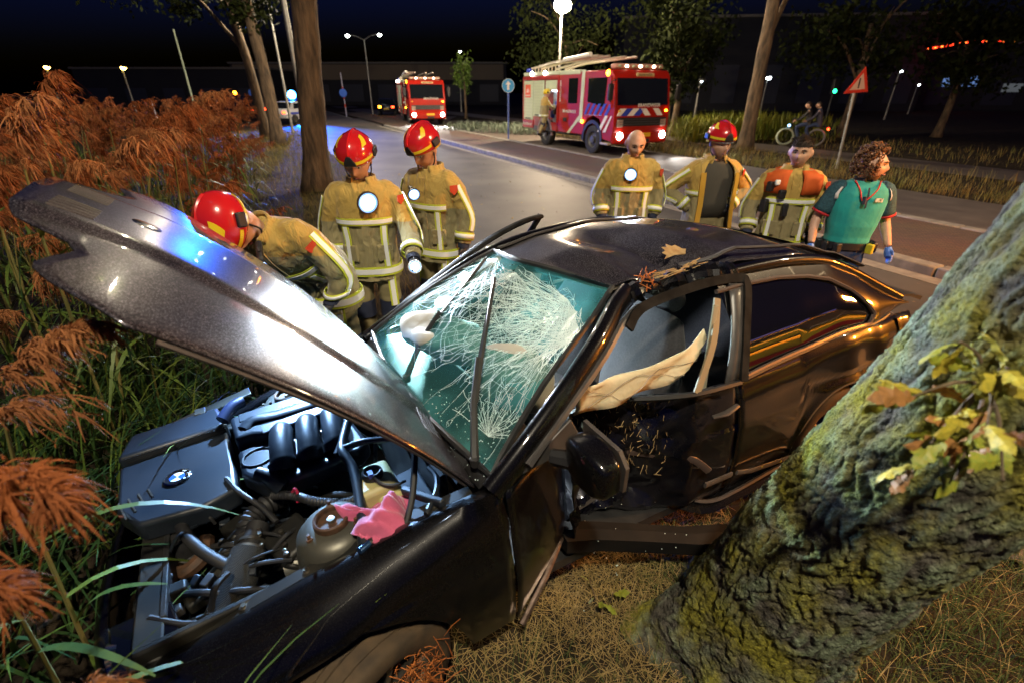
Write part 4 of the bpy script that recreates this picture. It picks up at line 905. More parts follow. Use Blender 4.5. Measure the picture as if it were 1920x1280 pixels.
# ---- open passenger door
rd = Matrix.Translation((.68, -.83, 0)) @ Euler((0, 0, R_(17))).to_matrix().to_4x4() @ Matrix.Translation((-.68, .83, 0))
def RD(q): q.v = [tuple(rd @ Vector(p)) for p in q.v]; return q
q = CB(); q.grid([[(x, -sidep(x, z), z) for z in np.linspace(.25, .93, 12)] for x in np.linspace(.74, -.50, 14)]); pd = part(RD(q), 'passenger_door', m_paint2, car, smooth=50, solid=.03); pd['label'] = 'passenger door standing ajar'
q = CB(); q.tube(bez([(.70, -.82, .95), (.45, -.76, 1.08), (.15, -.68, 1.22), (-.15, -.63, 1.32), (-.45, -.61, 1.365), (-.66, -.62, 1.36)], 6), .026, 8, squash=(1.2, .7)); part(RD(q), 'window_frame', m_matt, pd)
q = CB(); q.tube([(-.66, -.62, 1.37), (-.56, -.72, 1.17), (-.48, -.80, .94)], .022, 6); part(RD(q), 'window_frame', m_matt, pd)
# ---- wheels
def wheel(x, y, steer, camber=0):
    M2 = Matrix.Translation((x, y, .305)) @ Euler((R_(camber), 0, R_(steer))).to_matrix().to_4x4()
    def T(q): q.v = [tuple(M2 @ Vector(p)) for p in q.v]; return q
    q = CB(); q.lathe([(.205, -.085), (.25, -.105), (.295, -.10), (.308, -.085), (.311, -.03), (.305, -.028), (.311, -.024), (.312, 0), (.305, .002), (.312, .006), (.311, .05), (.305, .052), (.309, .085), (.295, .10), (.25, .105), (.208, .09)], 40, axis='y'); ty = part(T(q), 'wheel', mat('dusty_tyre', (.045, .032, .02), .85, col2=(.11, .07, .035), scale=9, bump=.006, bscale=50), car, smooth=50)
    q = CB(); q.lathe([(.206, -.085), (.190, -.07), (.188, .06), (.200, .085), (.212, .088)], 32, axis='y'); part(T(q), 'rim', m_steel, ty)
    for k in range(10):
        a = 2 * pi * k / 10; q = CB(); q.tube([(.05 * cos(a), .055, .05 * sin(a)), (.12 * cos(a), .066, .12 * sin(a)), (.195 * cos(a), .060, .195 * sin(a))], [.02, .014, .018], 6); part(T(q), 'spoke', m_steel, ty)
    q = CB(); q.lathe([(.055, .04), (.055, .066), (.03, .072), (0, .072)], 16, axis='y'); part(T(q), 'hub', m_steel, ty)
    return ty
wheel(1.355, .785, 20, -5)['label'] = 'dusty near front wheel'; wheel(1.385, -.74, 18); wheel(-1.335, .74, 0)
w_ = wheel(-1.335, -.74, 0)
for sgn in (1, -1):
    q = CB(); q.lathe([(.375, -.14), (.37, .0)], 24, (1.385, sgn * .70, .31), 'y'); q.v = [p for p in q.v]; part(q, 'wheel_liner', m_rub, car)
# registration of lit bits left on the wheel arch: straw caught on the wheel
q = CB()
for i in range(120):
    a = cw((1.20 + RNG.gauss(0, .07), .86 + RNG.gauss(0, .03), .36 + RNG.gauss(0, .07))); d = Vector((RNG.uniform(-1, 1), RNG.uniform(-1, 1), RNG.uniform(-.6, .6))).normalized() * RNG.uniform(.03, .12)
    q.tube([a - d / 2, a + Vector((0, 0, .01)), a + d / 2], [.0015, .0015, .0008], 3)
q.warp = None
o = q.build('straw_clump', m_orange); tag(o, 'orange dry grass caught in the spokes of the front wheel', 'straw', kind='stuff')
# ------------------------------------------------------------------ mossy trunk in the foreground
def lichen_mat():
    m = bpy.data.materials.new('mossy_bark'); m.use_nodes = True; nt = m.node_tree; b = nt.nodes['Principled BSDF']; N = nt.nodes.new; L = nt.links.new
    b.inputs['Roughness'].default_value = .92; b.inputs['Specular IOR Level'].default_value = .2
    tc = N('ShaderNodeTexCoord')
    def noise(sc, det=6, st=None):
        n = N('ShaderNodeTexNoise'); n.inputs['Scale'].default_value = sc; n.inputs['Detail'].default_value = det
        if st:
            mp = N('ShaderNodeMapping'); mp.inputs['Scale'].default_value = st; L(tc.outputs['Object'], mp.inputs[0]); L(mp.outputs[0], n.inputs['Vector'])
        else: L(tc.outputs['Object'], n.inputs['Vector'])
        return n
    def ramp(src, p0, c0, p1, c1):
        r = N('ShaderNodeValToRGB'); r.color_ramp.elements[0].position = p0; r.color_ramp.elements[1].position = p1; r.color_ramp.elements[0].color = (*c0, 1); r.color_ramp.elements[1].color = (*c1, 1); L(src, r.inputs[0]); return r
    at = N('ShaderNodeAttribute'); at.attribute_name = 'ridge'
    bark = ramp(noise(22).outputs[0], .35, (.05, .045, .036), .7, (.17, .155, .125))
    lich = ramp(noise(60, 8).outputs[0], .3, (.11, .145, .075), .7, (.31, .36, .24))
    moss = ramp(noise(80, 6).outputs[0], .3, (.12, .115, .012), .7, (.38, .34, .03))
    # lichen covers ridges, patchy
    lm = N('ShaderNodeMath'); lm.operation = 'MULTIPLY'; L(at.outputs['Fac'], lm.inputs[0]); r1 = ramp(noise(3.2, 7).outputs[0], .30, (0, 0, 0), .50, (1, 1, 1)); L(r1.outputs[0], lm.inputs[1])
    mx1 = N('ShaderNodeMixRGB'); L(lm.outputs[0], mx1.inputs[0]); L(bark.outputs[0], mx1.inputs[1]); L(lich.outputs[0], mx1.inputs[2])
    r2 = ramp(noise(4.5, 9).outputs[0], .44, (0, 0, 0), .62, (.85, .85, .85))
    mx2 = N('ShaderNodeMixRGB'); L(r2.outputs[0], mx2.inputs[0]); L(mx1.outputs[0], mx2.inputs[1]); L(moss.outputs[0], mx2.inputs[2])
    L(mx2.outputs[0], b.inputs['Base Color'])
    bp = N('ShaderNodeBump'); bp.inputs['Distance'].default_value = .012; bp.inputs['Strength'].default_value = 1.0; L(noise(110, 8).outputs[0], bp.inputs['Height']); L(bp.outputs[0], b.inputs['Normal'])
    return m
m_moss = lichen_mat()
TA = [Vector(p) for p in bez([(1.00, 1.26, -.12), (1.03, 1.225, .25), (1.07, 1.10, .85), (1.17, .95, 1.5), (1.30, .80, 2.3), (1.58, .48, 3.5)], 8)]
def trunk_frame(h):                       # h in 0..1
    f = h * (len(TA) - 1); i = min(int(f), len(TA) - 2); return TA[i].lerp(TA[i + 1], f - i), (TA[i + 1] - TA[i]).normalized()
def trunk_rad(z): return sm(z, [(-.12, .47), (.05, .375), (.25, .315), (.55, .275), (1.0, .252), (1.6, .245), (3.4, .23)])
def _val(rows, cols, seed):               # periodic value noise (cols wrap)
    return np.random.default_rng(seed).uniform(-1, 1, (rows, cols))
def _samp(g, u, v):                       # u rows 0..1, v cols wraps
    R0, C0 = g.shape; fu = u * (R0 - 1.001); fv = (v % 1.0) * C0
    i = np.floor(fu).astype(int); j = np.floor(fv).astype(int); a = fu - i; c = fv - j; a = a * a * (3 - 2 * a); c = c * c * (3 - 2 * c)
    j1 = (j + 1) % C0; j = j % C0
    return (g[i, j] * (1 - a) + g[i + 1, j] * a) * (1 - c) + (g[i, j1] * (1 - a) + g[i + 1, j1] * a) * c
NU, NV_ = 420, 330
uu, vv = np.meshgrid(np.linspace(0, 1, NU), np.arange(NV_) / NV_, indexing='ij')
warp_ = .018 * _samp(_val(40, 14, 1), uu, vv) + .008 * _samp(_val(110, 30, 2), uu, vv)
rid = _samp(_val(22, 50, 3), uu, vv + warp_) * .75 + _samp(_val(46, 84, 4), uu, vv + warp_) * .45
rid = 1 - np.abs(rid) * 1.7; rid = np.clip(rid, -1, 1)
fine = _samp(_val(300, 260, 5), uu, vv)
lump = _samp(_val(14, 9, 6), uu, vv)
disp_ = -.014 * np.clip(rid, 0, 1) ** 1.6 + .005 * fine + .006 * lump
ridge = np.clip(1 - np.clip(rid, 0, 1) * 1.25 + fine * .15, 0, 1)
V = np.zeros((NU, NV_, 3))
for i in range(NU):
    c, t = trunk_frame(i / (NU - 1)); e1 = t.cross(Vector((0, 1, 0))).normalized(); e2 = t.cross(e1)
    ang = 2 * pi * vv[i]; flare = 1 + .16 * np.cos(ang * 5 + 1) * math.exp(-max(0, c.z) * 5)
    r = trunk_rad(c.z) * flare + disp_[i]
    V[i] = np.array(c)[None] + np.outer(np.cos(ang) * r, e1) + np.outer(np.sin(ang) * r, e2)
idx = np.arange(NU * NV_).reshape(NU, NV_); F = np.stack([idx[:-1], np.roll(idx, -1, 1)[:-1], np.roll(idx, -1, 1)[1:], idx[1:]], -1).reshape(-1, 4)
oak = thing('oak_tree', 'mossy lichen-covered oak trunk close to the camera beside the wreck', 'tree', (.93, 1.24, 0))
tk = npmesh('trunk', V.reshape(-1, 3) - np.array([.93, 1.24, 0]), F, m_moss, oak)
a_ = tk.data.attributes.new('ridge', 'FLOAT', 'POINT'); a_.data.foreach_set('value', ridge.ravel().astype(np.float32))
# crown high above the frame
q = MB(); top = TA[-1] - Vector((.93, 1.24, 0))
for i in range(6):
    a = i * 1.05; e = top + Vector((cos(a) * 1.6 + 1.6, sin(a) * 1.6 - 1.0, RNG.uniform(6.2, 7.4))); q.tube(bez([top - Vector((0, 0, .3)), top + Vector((.8, -.5, 3.0)), e], 4), [.2, .19, .17, .15, .12, .1, .08, .06, .04], 8)
q.build('limb', m_bark, oak)
V2, F2 = leaf_cloud(top + Vector((1.6, -1.0, 7.0)), (2.8, 2.4, 1.3), 2600, .16); npmesh('crown', V2, F2, m_leafa, oak, smooth=False)
# oak leaves (lobed, curled)
LOBE = [(0, .012), (.10, .03), (.2, .10), (.28, .13), (.34, .09), (.42, .17), (.52, .21), (.58, .13), (.66, .20), (.76, .22), (.82, .13), (.9, .12), (1.0, .0)]
m_oak = [mat('oak_leaf_yellow', (.50, .40, .04), .55, col2=(.32, .28, .03), scale=14), mat('oak_leaf_green', (.20, .26, .03), .5, col2=(.32, .30, .03), scale=14), mat('oak_leaf_brown', (.36, .16, .04), .6, col2=(.24, .11, .03), scale=14)]
def oak_leaf_mesh(mm, curl, k):
    q = MB(); rows = []
    for t, w in LOBE:
        x = t; z = -curl * t * t * .8; rows.append([(x, -w, z - .5 * w * w * 3 * curl - .03 * sin(t * 20)), (x, 0, z + .015), (x, w * (.9 + .1 * sin(k + t * 9)), z - .5 * w * w * 3 * curl + .03 * sin(t * 17))])
    q.grid(rows); me = bpy.data.meshes.new('oak_leaf'); me.from_pydata(q.v, [], q.f); me.update(); me.materials.append(mm); return me
LEAFM = [oak_leaf_mesh(m_oak[k % 3], (.25, .6, 1.0)[k // 3], k) for k in range(9)]
def put_leaf(parent, p, size, d, roll, k, off=Vector((0, 0, 0))):
    o = bpy.data.objects.new('leaf', LEAFM[k]); COL.objects.link(o); o.parent = parent; o.location = Vector(p) - off; o.scale = (size,) * 3
    qd = Vector(d).normalized().to_track_quat('X', 'Z'); o.rotation_euler = (qd @ Euler((roll, 0, 0)).to_quaternion()).to_euler(); return o
def cray(px, py, t):
    a, c = (px - 960) / 900, (640 - py) / 900; s_, c_ = sin(R_(27.5)), cos(R_(27.5))
    return Vector((a, c_ + c * s_, -s_ + c * c_)) * t + Vector((0, 0, 2.15))
def sprig(label, root, tips, leaf, nl, ks, group=None, cat='twig', stem_m=m_bark):
    t = thing('oak_twig', label, cat, root, group=group); rt = Vector(root)
    for tp in tips:
        tp = Vector(tp); q = MB(); mid = rt.lerp(tp, .5) + Vector((0, 0, .02)); q.tube([p - rt for p in bez([rt, mid, tp], 3)], [.004] * 4 + [.0025] * 3, 5); q.build('stem', stem_m, t)
        for i in range(nl):
            f = RNG.uniform(.35, 1.0); p = rt.lerp(tp, f); d = (tp - rt).normalized() + Vector((RNG.gauss(0, .8), RNG.gauss(0, .8), RNG.gauss(-.1, .8)))
            put_leaf(t, p, leaf * RNG.uniform(.7, 1.25), d, RNG.uniform(-1.5, 1.5), RNG.choice(ks), rt)
    return t
r0 = cray(1850, 720, 1.02)
sprig('sprig of yellow and brown oak leaves sprouting from the mossy trunk', r0, [cray(1705, 745, .92), cray(1800, 640, .94), cray(1745, 830, .90), cray(1850, 800, .86), cray(1890, 690, .9), cray(1790, 900, .9), cray(1700, 900, .95), cray(1880, 900, .88)], .085, 5, [0, 1, 2, 3, 4, 5, 6, 7, 8, 1, 4])
sprig('small green oak seedling growing between the sill and the trunk', cray(1130, 1180, 2.36), [cray(1105, 1085, 2.25), cray(1150, 1110, 2.25), cray(1130, 1130, 2.2)], .075, 3, [1, 4, 1])
for i, (px, py, t_) in enumerate([(1590, 890, 1.62), (1605, 945, 1.60), (1465, 1125, 1.85), (1440, 1215, 1.85), (1445, 1060, 1.95), (1555, 885, 1.68)]):
    p = cray(px, py, t_); o = bpy.data.objects.new('oak_leaf', LEAFM[[1, 2, 1, 0, 2, 1][i]]); COL.objects.link(o); o.location = p; o.scale = (.055,) * 3; o.rotation_euler = (.6, -.6, 2.2 + i)
    tag(o, ['single yellow green leaf clinging highest on the mossy bark', 'brown leaf stuck to the bark below the yellow one', 'green leaf on the darker lower bark', 'pale yellow leaf lowest on the trunk', 'orange leaf at the left edge of the trunk', 'tiny green leaf beside the highest leaf on the bark'][i], 'leaf', 'loose leaves on the mossy trunk')

# ------------------------------------------------------------------ reeds
m_plume = mat('reed_plume', (.29, .085, .024), .85, col2=(.17, .055, .02), scale=6, spec=.2)
m_plume2 = mat('reed_plume_pale', (.36, .14, .05), .85, col2=(.23, .085, .033), scale=6, spec=.2)
m_rleaf = mat('reed_leaf', (.055, .11, .018), .45, col2=(.13, .16, .025), scale=1.2, spec=.4)
m_rleafd = mat('reed_leaf_dark', (.018, .055, .018), .45, col2=(.04, .08, .02), scale=1.5, spec=.4)
m_stem = mat('reed_stem', (.20, .16, .05), .6, col2=(.12, .12, .03), scale=4)
def plume_arrays(seed, strands=170, L=.42, droop=.5, wk=1.0):
    r = np.random.default_rng(seed); nb = 26; tb = np.sort(r.uniform(0, 1, nb)) ** .85; ab = r.uniform(0, 2 * pi, nb); lb = (.20 * (1 - tb) ** .7 + .05) * r.uniform(.6, 1.2, nb)
    axis = lambda t: np.stack([droop * L * .8 * t ** 1.9, .03 * np.sin(t * 5 + seed), L * t * (1 - .42 * droop * t)], 1)
    outb = np.stack([np.cos(ab) * .40 + .34, np.sin(ab) * .40, np.full(nb, .80)], 1)
    bi = r.integers(0, nb, strands); s0 = r.uniform(0, .85, strands); l_ = lb[bi]
    st0 = axis(tb)[bi] + outb[bi] * (l_ * s0)[:, None] + np.array([.32, 0, -.80]) * (l_ * s0 ** 2.1)[:, None]
    ln = r.uniform(.025, .075, strands); out = outb[bi] * .55 + r.normal(0, .34, (strands, 3)) + np.array([.30, 0, -.9]) * s0[:, None] * 1.2; nseg = 3; pts = []
    for k in range(nseg + 1):
        s = k / nseg; pts.append(st0 + out * (ln * s)[:, None] + np.array([.18, 0, -.55]) * (ln * s ** 2)[:, None])
    pts = np.stack(pts, 1); side = np.cross(out, r.normal(0, 1, (strands, 3))); side /= np.linalg.norm(side, axis=1, keepdims=True) + 1e-9
    w = np.array([.0018, .0040, .0036, .0006])[None, :, None] * wk * r.uniform(.7, 1.5, (strands, 1, 1))
    A = np.stack([pts - side[:, None] * w, pts + side[:, None] * w], 2).reshape(-1, 3)
    base = (np.arange(strands) * (nseg + 1) * 2)[:, None]
    F = np.concatenate([base + np.array([2 * i, 2 * i + 1, 2 * i + 3, 2 * i + 2]) for i in range(nseg)])
    # spikelets: small darts along strands
    m = strands; si = r.integers(0, strands, m); sk = r.integers(1, nseg + 1, m); c = pts[si, sk]; d = r.normal(0, 1, (m, 3)) + np.array([.3, 0, -1.0]); d /= np.linalg.norm(d, axis=1, keepdims=True); d *= .016
    s2 = np.cross(d, r.normal(0, 1, (m, 3))); s2 *= .0028 * wk / (np.linalg.norm(s2, axis=1, keepdims=True) + 1e-9)
    B = np.stack([c, c + d * .5 + s2, c + d, c + d * .5 - s2], 1).reshape(-1, 3); F2 = np.arange(4 * m).reshape(m, 4) + len(A)
    return np.concatenate([A, B]), np.concatenate([F, F2])
PLF = [plume_arrays(i, 150, (.40, .46, .36, .50)[i], (.45, .7, .3, .9)[i], 1.3) for i in range(4)]
PL = [plume_arrays(i, 620 if i < 4 else 1300, (.40, .46, .36, .50, .50, .46)[i], (.45, .7, .3, .9, .9, .7)[i], .60) for i in range(6)]
PLM = []
for i, (v_, f_) in enumerate(PL):
    o = npmesh('plume_src', v_, f_, m_plume if i % 2 == 0 else m_plume2, smooth=False); PLM.append(o.data); bpy.data.objects.remove(o)
LFM = []
for k in range(4):
    q = MB(); Ll = (.45, .6, .55, .7)[k]; n_ = 9; pts = []; 
    for i in range(n_): t = i / (n_ - 1); pts.append((Ll * (.75 * t + .1 * t * t), 0, Ll * ((.75 - .25 * k * .5) * t - (.55 + .15 * k) * t * t)))
    q.ribbon(pts, [.022 * (1 - ((2 * (i / (n_ - 1)) - .7) / 1.35) ** 2) ** .7 + .001 for i in range(n_)], (0, .1, 1)); me = bpy.data.meshes.new('reed_leaf'); me.from_pydata(q.v, [], q.f); me.update(); me.materials.append(m_rleaf); LFM.append(me)
q = MB(); q.tube([(0, 0, 0), (.02, 0, .4), (.05, 0, .8), (.09, 0, 1.0)], [.0055, .005, .004, .003], 5); sme = bpy.data.meshes.new('stem'); sme.from_pydata([tuple(v) for v in q.v], [], q.f); sme.update(); sme.materials.append(m_stem)
def reed(x, y, h, yaw, label, pk, lean=0.0, ps=1.0, group='reeds left of the car'):
    t = thing('reed', label, 'reed', (x, y, zg(x, y) - .02), (0, lean, yaw), group)
    def sub(n, me, loc, rot, sc):
        o = bpy.data.objects.new(n, me); COL.objects.link(o); o.parent = t; o.location = loc; o.rotation_euler = rot; o.scale = sc; return o
    sub('stem', sme, (0, 0, 0), (0, 0, 0), (h, h, h))
    sub('plume', PLM[pk], (.09 * h - .01, 0, h * .99), (0, .12, RNG.uniform(-.5, .5)), (ps,) * 3)
    for i in range(4):
        f = RNG.uniform(.25, .85); sub('leaf', RNG.choice(LFM), (.06 * h * f, 0, h * f), (0, RNG.uniform(-.3, .2), RNG.gauss(0, .9)), (1, 1, 1))
    return t
spots = []
tries = 0
while len(spots) < 225 and tries < 6000:
    tries += 1; y = RNG.uniform(2.4, 12) if len(spots) > 80 else RNG.uniform(2.4, 7); x = RNG.uniform(-13, -1.9); n, s = ns_of(x, y)
    if n > (-.75 if y < 7 else -.3) or x < -1.12 * y - .3: continue
    if x > -2.35 and y < 4.2: continue
    if any((x - a) ** 2 + (y - c) ** 2 < .07 for a, c in spots): continue
    spots.append((x, y))
for x, y in spots:
    near = y < 4.5
    h_ = RNG.uniform(.75, 1.85); pk_ = RNG.randrange(4)
    lab_ = '%s reed with %s plume %s' % ('low' if h_ < 1.1 else 'medium-high' if h_ < 1.5 else 'tall', ('short upright dark', 'drooping pale', 'stubby dark', 'long arching pale')[pk_], 'close behind the bonnet' if y < 3.8 else 'in mid stand' if y < 7 else 'near the slim trees')
    reed(x, y, h_, RNG.gauss(-.25, .5), lab_, pk_, RNG.uniform(.0, .18), RNG.uniform(.85, 1.2))
for x, y, h, yaw, ps, pk, lab in [(-3.05, 3.2, 1.95, -.3, 1.1, 0, 'tallest reed at the far left edge, plume above the horizon'), (-3.75, 4.1, 1.98, -.2, 1.1, 2, 'tall reed second from the left edge, plume above the horizon'), (-2.6, 2.5, 1.85, -.2, 1.2, 1, 'reed at the left edge beside the bonnet nose'), (-3.3, 5.2, 1.9, -.1, 1.2, 3, 'arching reed plume just above the bonnet')]:
    reed(x, y, h, yaw, lab, pk, .04, ps)
for x, y, h, yaw, lean, ps, pk, lab in [(-1.42, .80, 1.36, -.2, .10, .92, 4, 'large blurred reed plume at the left edge beside the engine bay'), (-1.52, .98, 1.45, .1, .06, .85, 5, 'blurred reed plume touching the left edge above the engine bay'), (-1.14, .56, .98, -.1, .12, .85, 5, 'blurred reed plume in the bottom left corner'), (-1.40, .62, 1.20, -.2, .05, .8, 4, 'blurred reed plume half cut by the left edge')]:
    reed(x, y, h, yaw, lab, pk, lean, ps, 'close reeds at the lower left')
# far mass of reeds, and loose leaves under the bonnet
Vs, Fs, off = [], [], 0
cnt = 0
while cnt < 420:
    y = NR.uniform(4.5, 20); x = NR.uniform(-20, -3); n, s = ns_of(x, y)
    if n > -.3 or x < -1.2 * y - .5: continue
    v_, f_ = PLF[NR.integers(0, 4)]; a = NR.normal(-.25, .6); sc_ = NR.uniform(.8, 1.2); h = NR.uniform(.6, 1.85); lx = NR.uniform(0, .25)
    R3 = np.array([[cos(a), -sin(a), 0], [sin(a), cos(a), 0], [0, 0, 1]]); Vs.append((v_ * sc_) @ R3.T + np.array([x + lx, y, zg(x, y) + h])); Fs.append(f_ + off); off += len(v_); cnt += 1
o = npmesh('reed_bed_plumes', np.concatenate(Vs), np.concatenate(Fs), m_plume, smooth=False); tag(o, 'dense bank of brown reed plumes stretching back along the ditch', 'reeds', kind='stuff')
def leafmass(N, xr, yr, zr, cond, mats, nm, lab, lr=(.5, 1.1), w=.018):
    x = NR.uniform(*xr, N); y = NR.uniform(*yr, N); n = x * NV[0] + y * NV[1]; k = cond(x, y, n); x, y = x[k], y[k]; N = len(x)
    base = np.stack([x, y, np.array([zg(a, c) for a, c in zip(x, y)]) + NR.uniform(*zr, N)], 1); d = unit2(N); d[:, 0] = d[:, 0] * .6 + .55; d[:, 1] -= .15
    V, F = blades(base, d, NR.uniform(*lr, N), w, NR.uniform(.35, 1.0, N), 6); o = npmesh(nm, V, F, mats, midx=np.tile(NR.integers(0, len(mats), N), 6)); tag(o, lab, 'reeds', kind='stuff')
leafmass(4200, (-14, -1.6), (2.0, 15), (0, .9), lambda x, y, n: (n < -.8) & (x > -1.2 * y - 1), [m_rleaf, m_rleafd], 'reed_leaves', 'long green reed leaves below the plumes')
leafmass(1700, (-3.4, -1.0), (.9, 3.3), (0, .25), lambda x, y, n: (n < -.15) & ~((x > -1.75) & (y < 2.3) & (y > .2)), [m_rleafd, m_rleafd, m_rleaf], 'dark_reed_leaves', 'dark flattened reed leaves under the raised bonnet nose', (.35, 1.0), .020)
leafmass(16, (-1.35, -.85), (.35, .75), (.1, .5), lambda x, y, n: x < 9, [m_rleaf], 'close_reed_leaves', 'long blurred yellow-green blades crossing the bottom left corner', (.6, 1.0), .014)
# ------------------------------------------------------------------ people
m_skin = mat('skin', (.62, .38, .27), .5, col2=(.55, .31, .21), scale=25, spec=.4)
m_skin2 = mat('skin_tan', (.58, .35, .24), .5, col2=(.50, .28, .18), scale=25, spec=.4)
def coat_mat():
    m = bpy.data.materials.new('turnout_coat'); m.use_nodes = True; nt = m.node_tree; b = nt.nodes['Principled BSDF']; N = nt.nodes.new; L = nt.links.new
    b.inputs['Roughness'].default_value = .85; b.inputs['Sheen Weight'].default_value = .2; b.inputs['Specular IOR Level'].default_value = .25
    tc = N('ShaderNodeTexCoord'); sp = N('ShaderNodeSeparateXYZ'); L(tc.outputs['Object'], sp.inputs[0])
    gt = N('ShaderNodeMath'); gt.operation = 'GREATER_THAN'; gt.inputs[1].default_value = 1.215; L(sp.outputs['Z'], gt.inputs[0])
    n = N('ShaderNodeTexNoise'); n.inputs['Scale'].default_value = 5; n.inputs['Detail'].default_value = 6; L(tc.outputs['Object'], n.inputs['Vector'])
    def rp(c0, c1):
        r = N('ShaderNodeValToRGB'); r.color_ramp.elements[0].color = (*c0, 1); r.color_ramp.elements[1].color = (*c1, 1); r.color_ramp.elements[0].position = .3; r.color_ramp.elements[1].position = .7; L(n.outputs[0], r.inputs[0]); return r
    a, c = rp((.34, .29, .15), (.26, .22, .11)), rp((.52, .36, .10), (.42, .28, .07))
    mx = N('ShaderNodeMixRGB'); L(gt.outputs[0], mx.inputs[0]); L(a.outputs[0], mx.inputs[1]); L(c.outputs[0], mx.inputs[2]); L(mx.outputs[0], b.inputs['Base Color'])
    # cloth folds
    mp = N('ShaderNodeMapping'); mp.inputs['Scale'].default_value = (1, 1, .55); L(tc.outputs['Object'], mp.inputs[0])
    w = N('ShaderNodeTexNoise'); w.inputs['Scale'].default_value = 9; w.inputs['Detail'].default_value = 3; w.inputs['Distortion'].default_value = 1.2; L(mp.outputs[0], w.inputs['Vector'])
    bp = N('ShaderNodeBump'); bp.inputs['Strength'].default_value = .9; bp.inputs['Distance'].default_value = .045; L(w.outputs[0], bp.inputs['Height']); L(bp.outputs[0], b.inputs['Normal'])
    return m
m_coat = coat_mat()
m_trou = mat('turnout_trousers', (.31, .26, .13), .85, col2=(.24, .20, .10), scale=6, bump=.03, bscale=7)
m_hiv = mat('hi_vis_yellow', (.55, .62, .04), .6); m_refl = mat('reflective_white', (.85, .86, .86), .4)
m_boot = mat('black_boot', (.015, .015, .018), .45); m_navy = mat('navy_cloth', (.015, .022, .05), .8, col2=(.025, .03, .06), scale=20, bump=.01, bscale=25)
m_red = mat('helmet_red', (.50, .012, .015), .22, coat=.8); m_hyel = mat('helmet_yellow', (.75, .58, .02), .35, coat=.3)
m_nitr = mat('nitrile_blue', (.06, .16, .62), .4, col2=(.09, .22, .72), scale=25, bump=.004, bscale=60); m_glove = mat('dark_glove', (.02, .022, .03), .6, bump=.006, bscale=40, col2=(.035, .035, .04), scale=30)
m_visor = mat('clear_visor', (.6, .65, .7), .05, alpha=.35, spec=.8)
TOR = [(.74, .228, .170), (.95, .215, .160), (1.10, .210, .155), (1.30, .232, .158), (1.40, .236, .146), (1.455, .215, .128), (1.49, .165, .108), (1.515, .115, .094), (1.54, .092, .090), (1.60, .088, .092)]
def torso(z): return pw(z, [(a, b) for a, b, c in TOR]), pw(z, [(a, c) for a, b, c in TOR])
def tpt(z, a, off=0.0, k=2.5):           # a=0 front(-y), positive to person's left (+x)
    rx, ry = torso(z); s, c = sin(a), cos(a); f = (abs(s) ** k + abs(c) ** k) ** (-1 / k)
    return Vector(((rx + off) * s * f, -(ry + off) * c * f + .012, z))
TX = bpy.data.textures.new('cloth_folds', 'CLOUDS'); TX.noise_scale = .085; TX.noise_depth = 1; TX.noise_basis = 'IMPROVED_PERLIN'
def fold(o, k=.030):
    d = o.modifiers.new('folds', 'DISPLACE'); d.texture = TX; d.texture_coords = 'LOCAL'; d.strength = k; d.mid_level = .62
def head_arr():
    rings = []
    for i in range(27):
        e = -pi / 2 + pi * i / 26; e = max(-1.55, min(1.55, e)); ring = []
        for j in range(36):
            a = 2 * pi * j / 36; x, y, z = .081 * cos(e) * sin(a), -.096 * cos(e) * cos(a), .112 * sin(e)
            fr = max(0, cos(a))                    # front weight
            if z < -.01: x *= 1 - .30 * min(1, (-z - .01) / .10) ; y *= 1 - .10 * min(1, (-z - .01) / .10) * (1 if y > 0 else -.35)
            if y > 0 and z < -.03: y *= max(.45, 1 - (-z - .03) * 6)
            if y < 0:
                y -= .026 * hump(x, 0, .013) * hump(z, -.018, .022) + .012 * hump(x, 0, .012) * hump(z, .012, .022)
                y += .019 * (hump(x, .032, .018) + hump(x, -.032, .017)) * hump(z, .014, .013) * fr
                y -= .009 * hump(z, .036, .012) * fr * hump(x, 0, .05)
                y -= .006 * hump(x, 0, .022) * hump(z, -.052, .010) - .003 * hump(x, 0, .02) * hump(z, -.066, .006)
                y -= .012 * hump(x, 0, .022) * hump(z, -.100, .018)
                y -= .004 * (hump(x, .042, .02) + hump(x, -.042, .02)) * hump(z, -.018, .02)
            ring.append(Vector((x, y, z)))
        rings.append(ring)
    return rings
HEAD = head_arr()
def hand(q, wrist, d, pn, curl=.5, sz=1.0, thumb=1):
    wrist = Vector(wrist); d = Vector(d).normalized(); pn = Vector(pn); pn = (pn - d * pn.dot(d)).normalized(); sd = d.cross(pn) * thumb
    q.tube([wrist, wrist + d * .04 * sz, wrist + d * .09 * sz], [.027 * sz, .038 * sz, .036 * sz], 10, squash=(1, 1) if False else None)
    for k, (o, l) in enumerate(((-.027, .062), (-.009, .072), (.009, .068), (.026, .054))):
        p = wrist + d * .088 * sz + sd * -o * sz; dd = d.copy(); pts = [p - d * .02]
        for s in range(4):
            pts.append(p); ang = curl * (.35 + .25 * s); dd = (dd * cos(ang) + pn * sin(ang)).normalized(); p = p + dd * l * sz * (.42, .33, .25, 0)[s]
        q.tube(pts, [.0095 * sz, .0095 * sz, .009 * sz, .0085 * sz, .007 * sz], 7)
    p = wrist + d * .03 * sz + sd * .03 * sz; q.tube([p - sd * .015, p + sd * .02 * sz + d * .025 * sz, p + sd * .028 * sz + d * .055 * sz + pn * .012], [.013 * sz, .011 * sz, .008 * sz], 7)
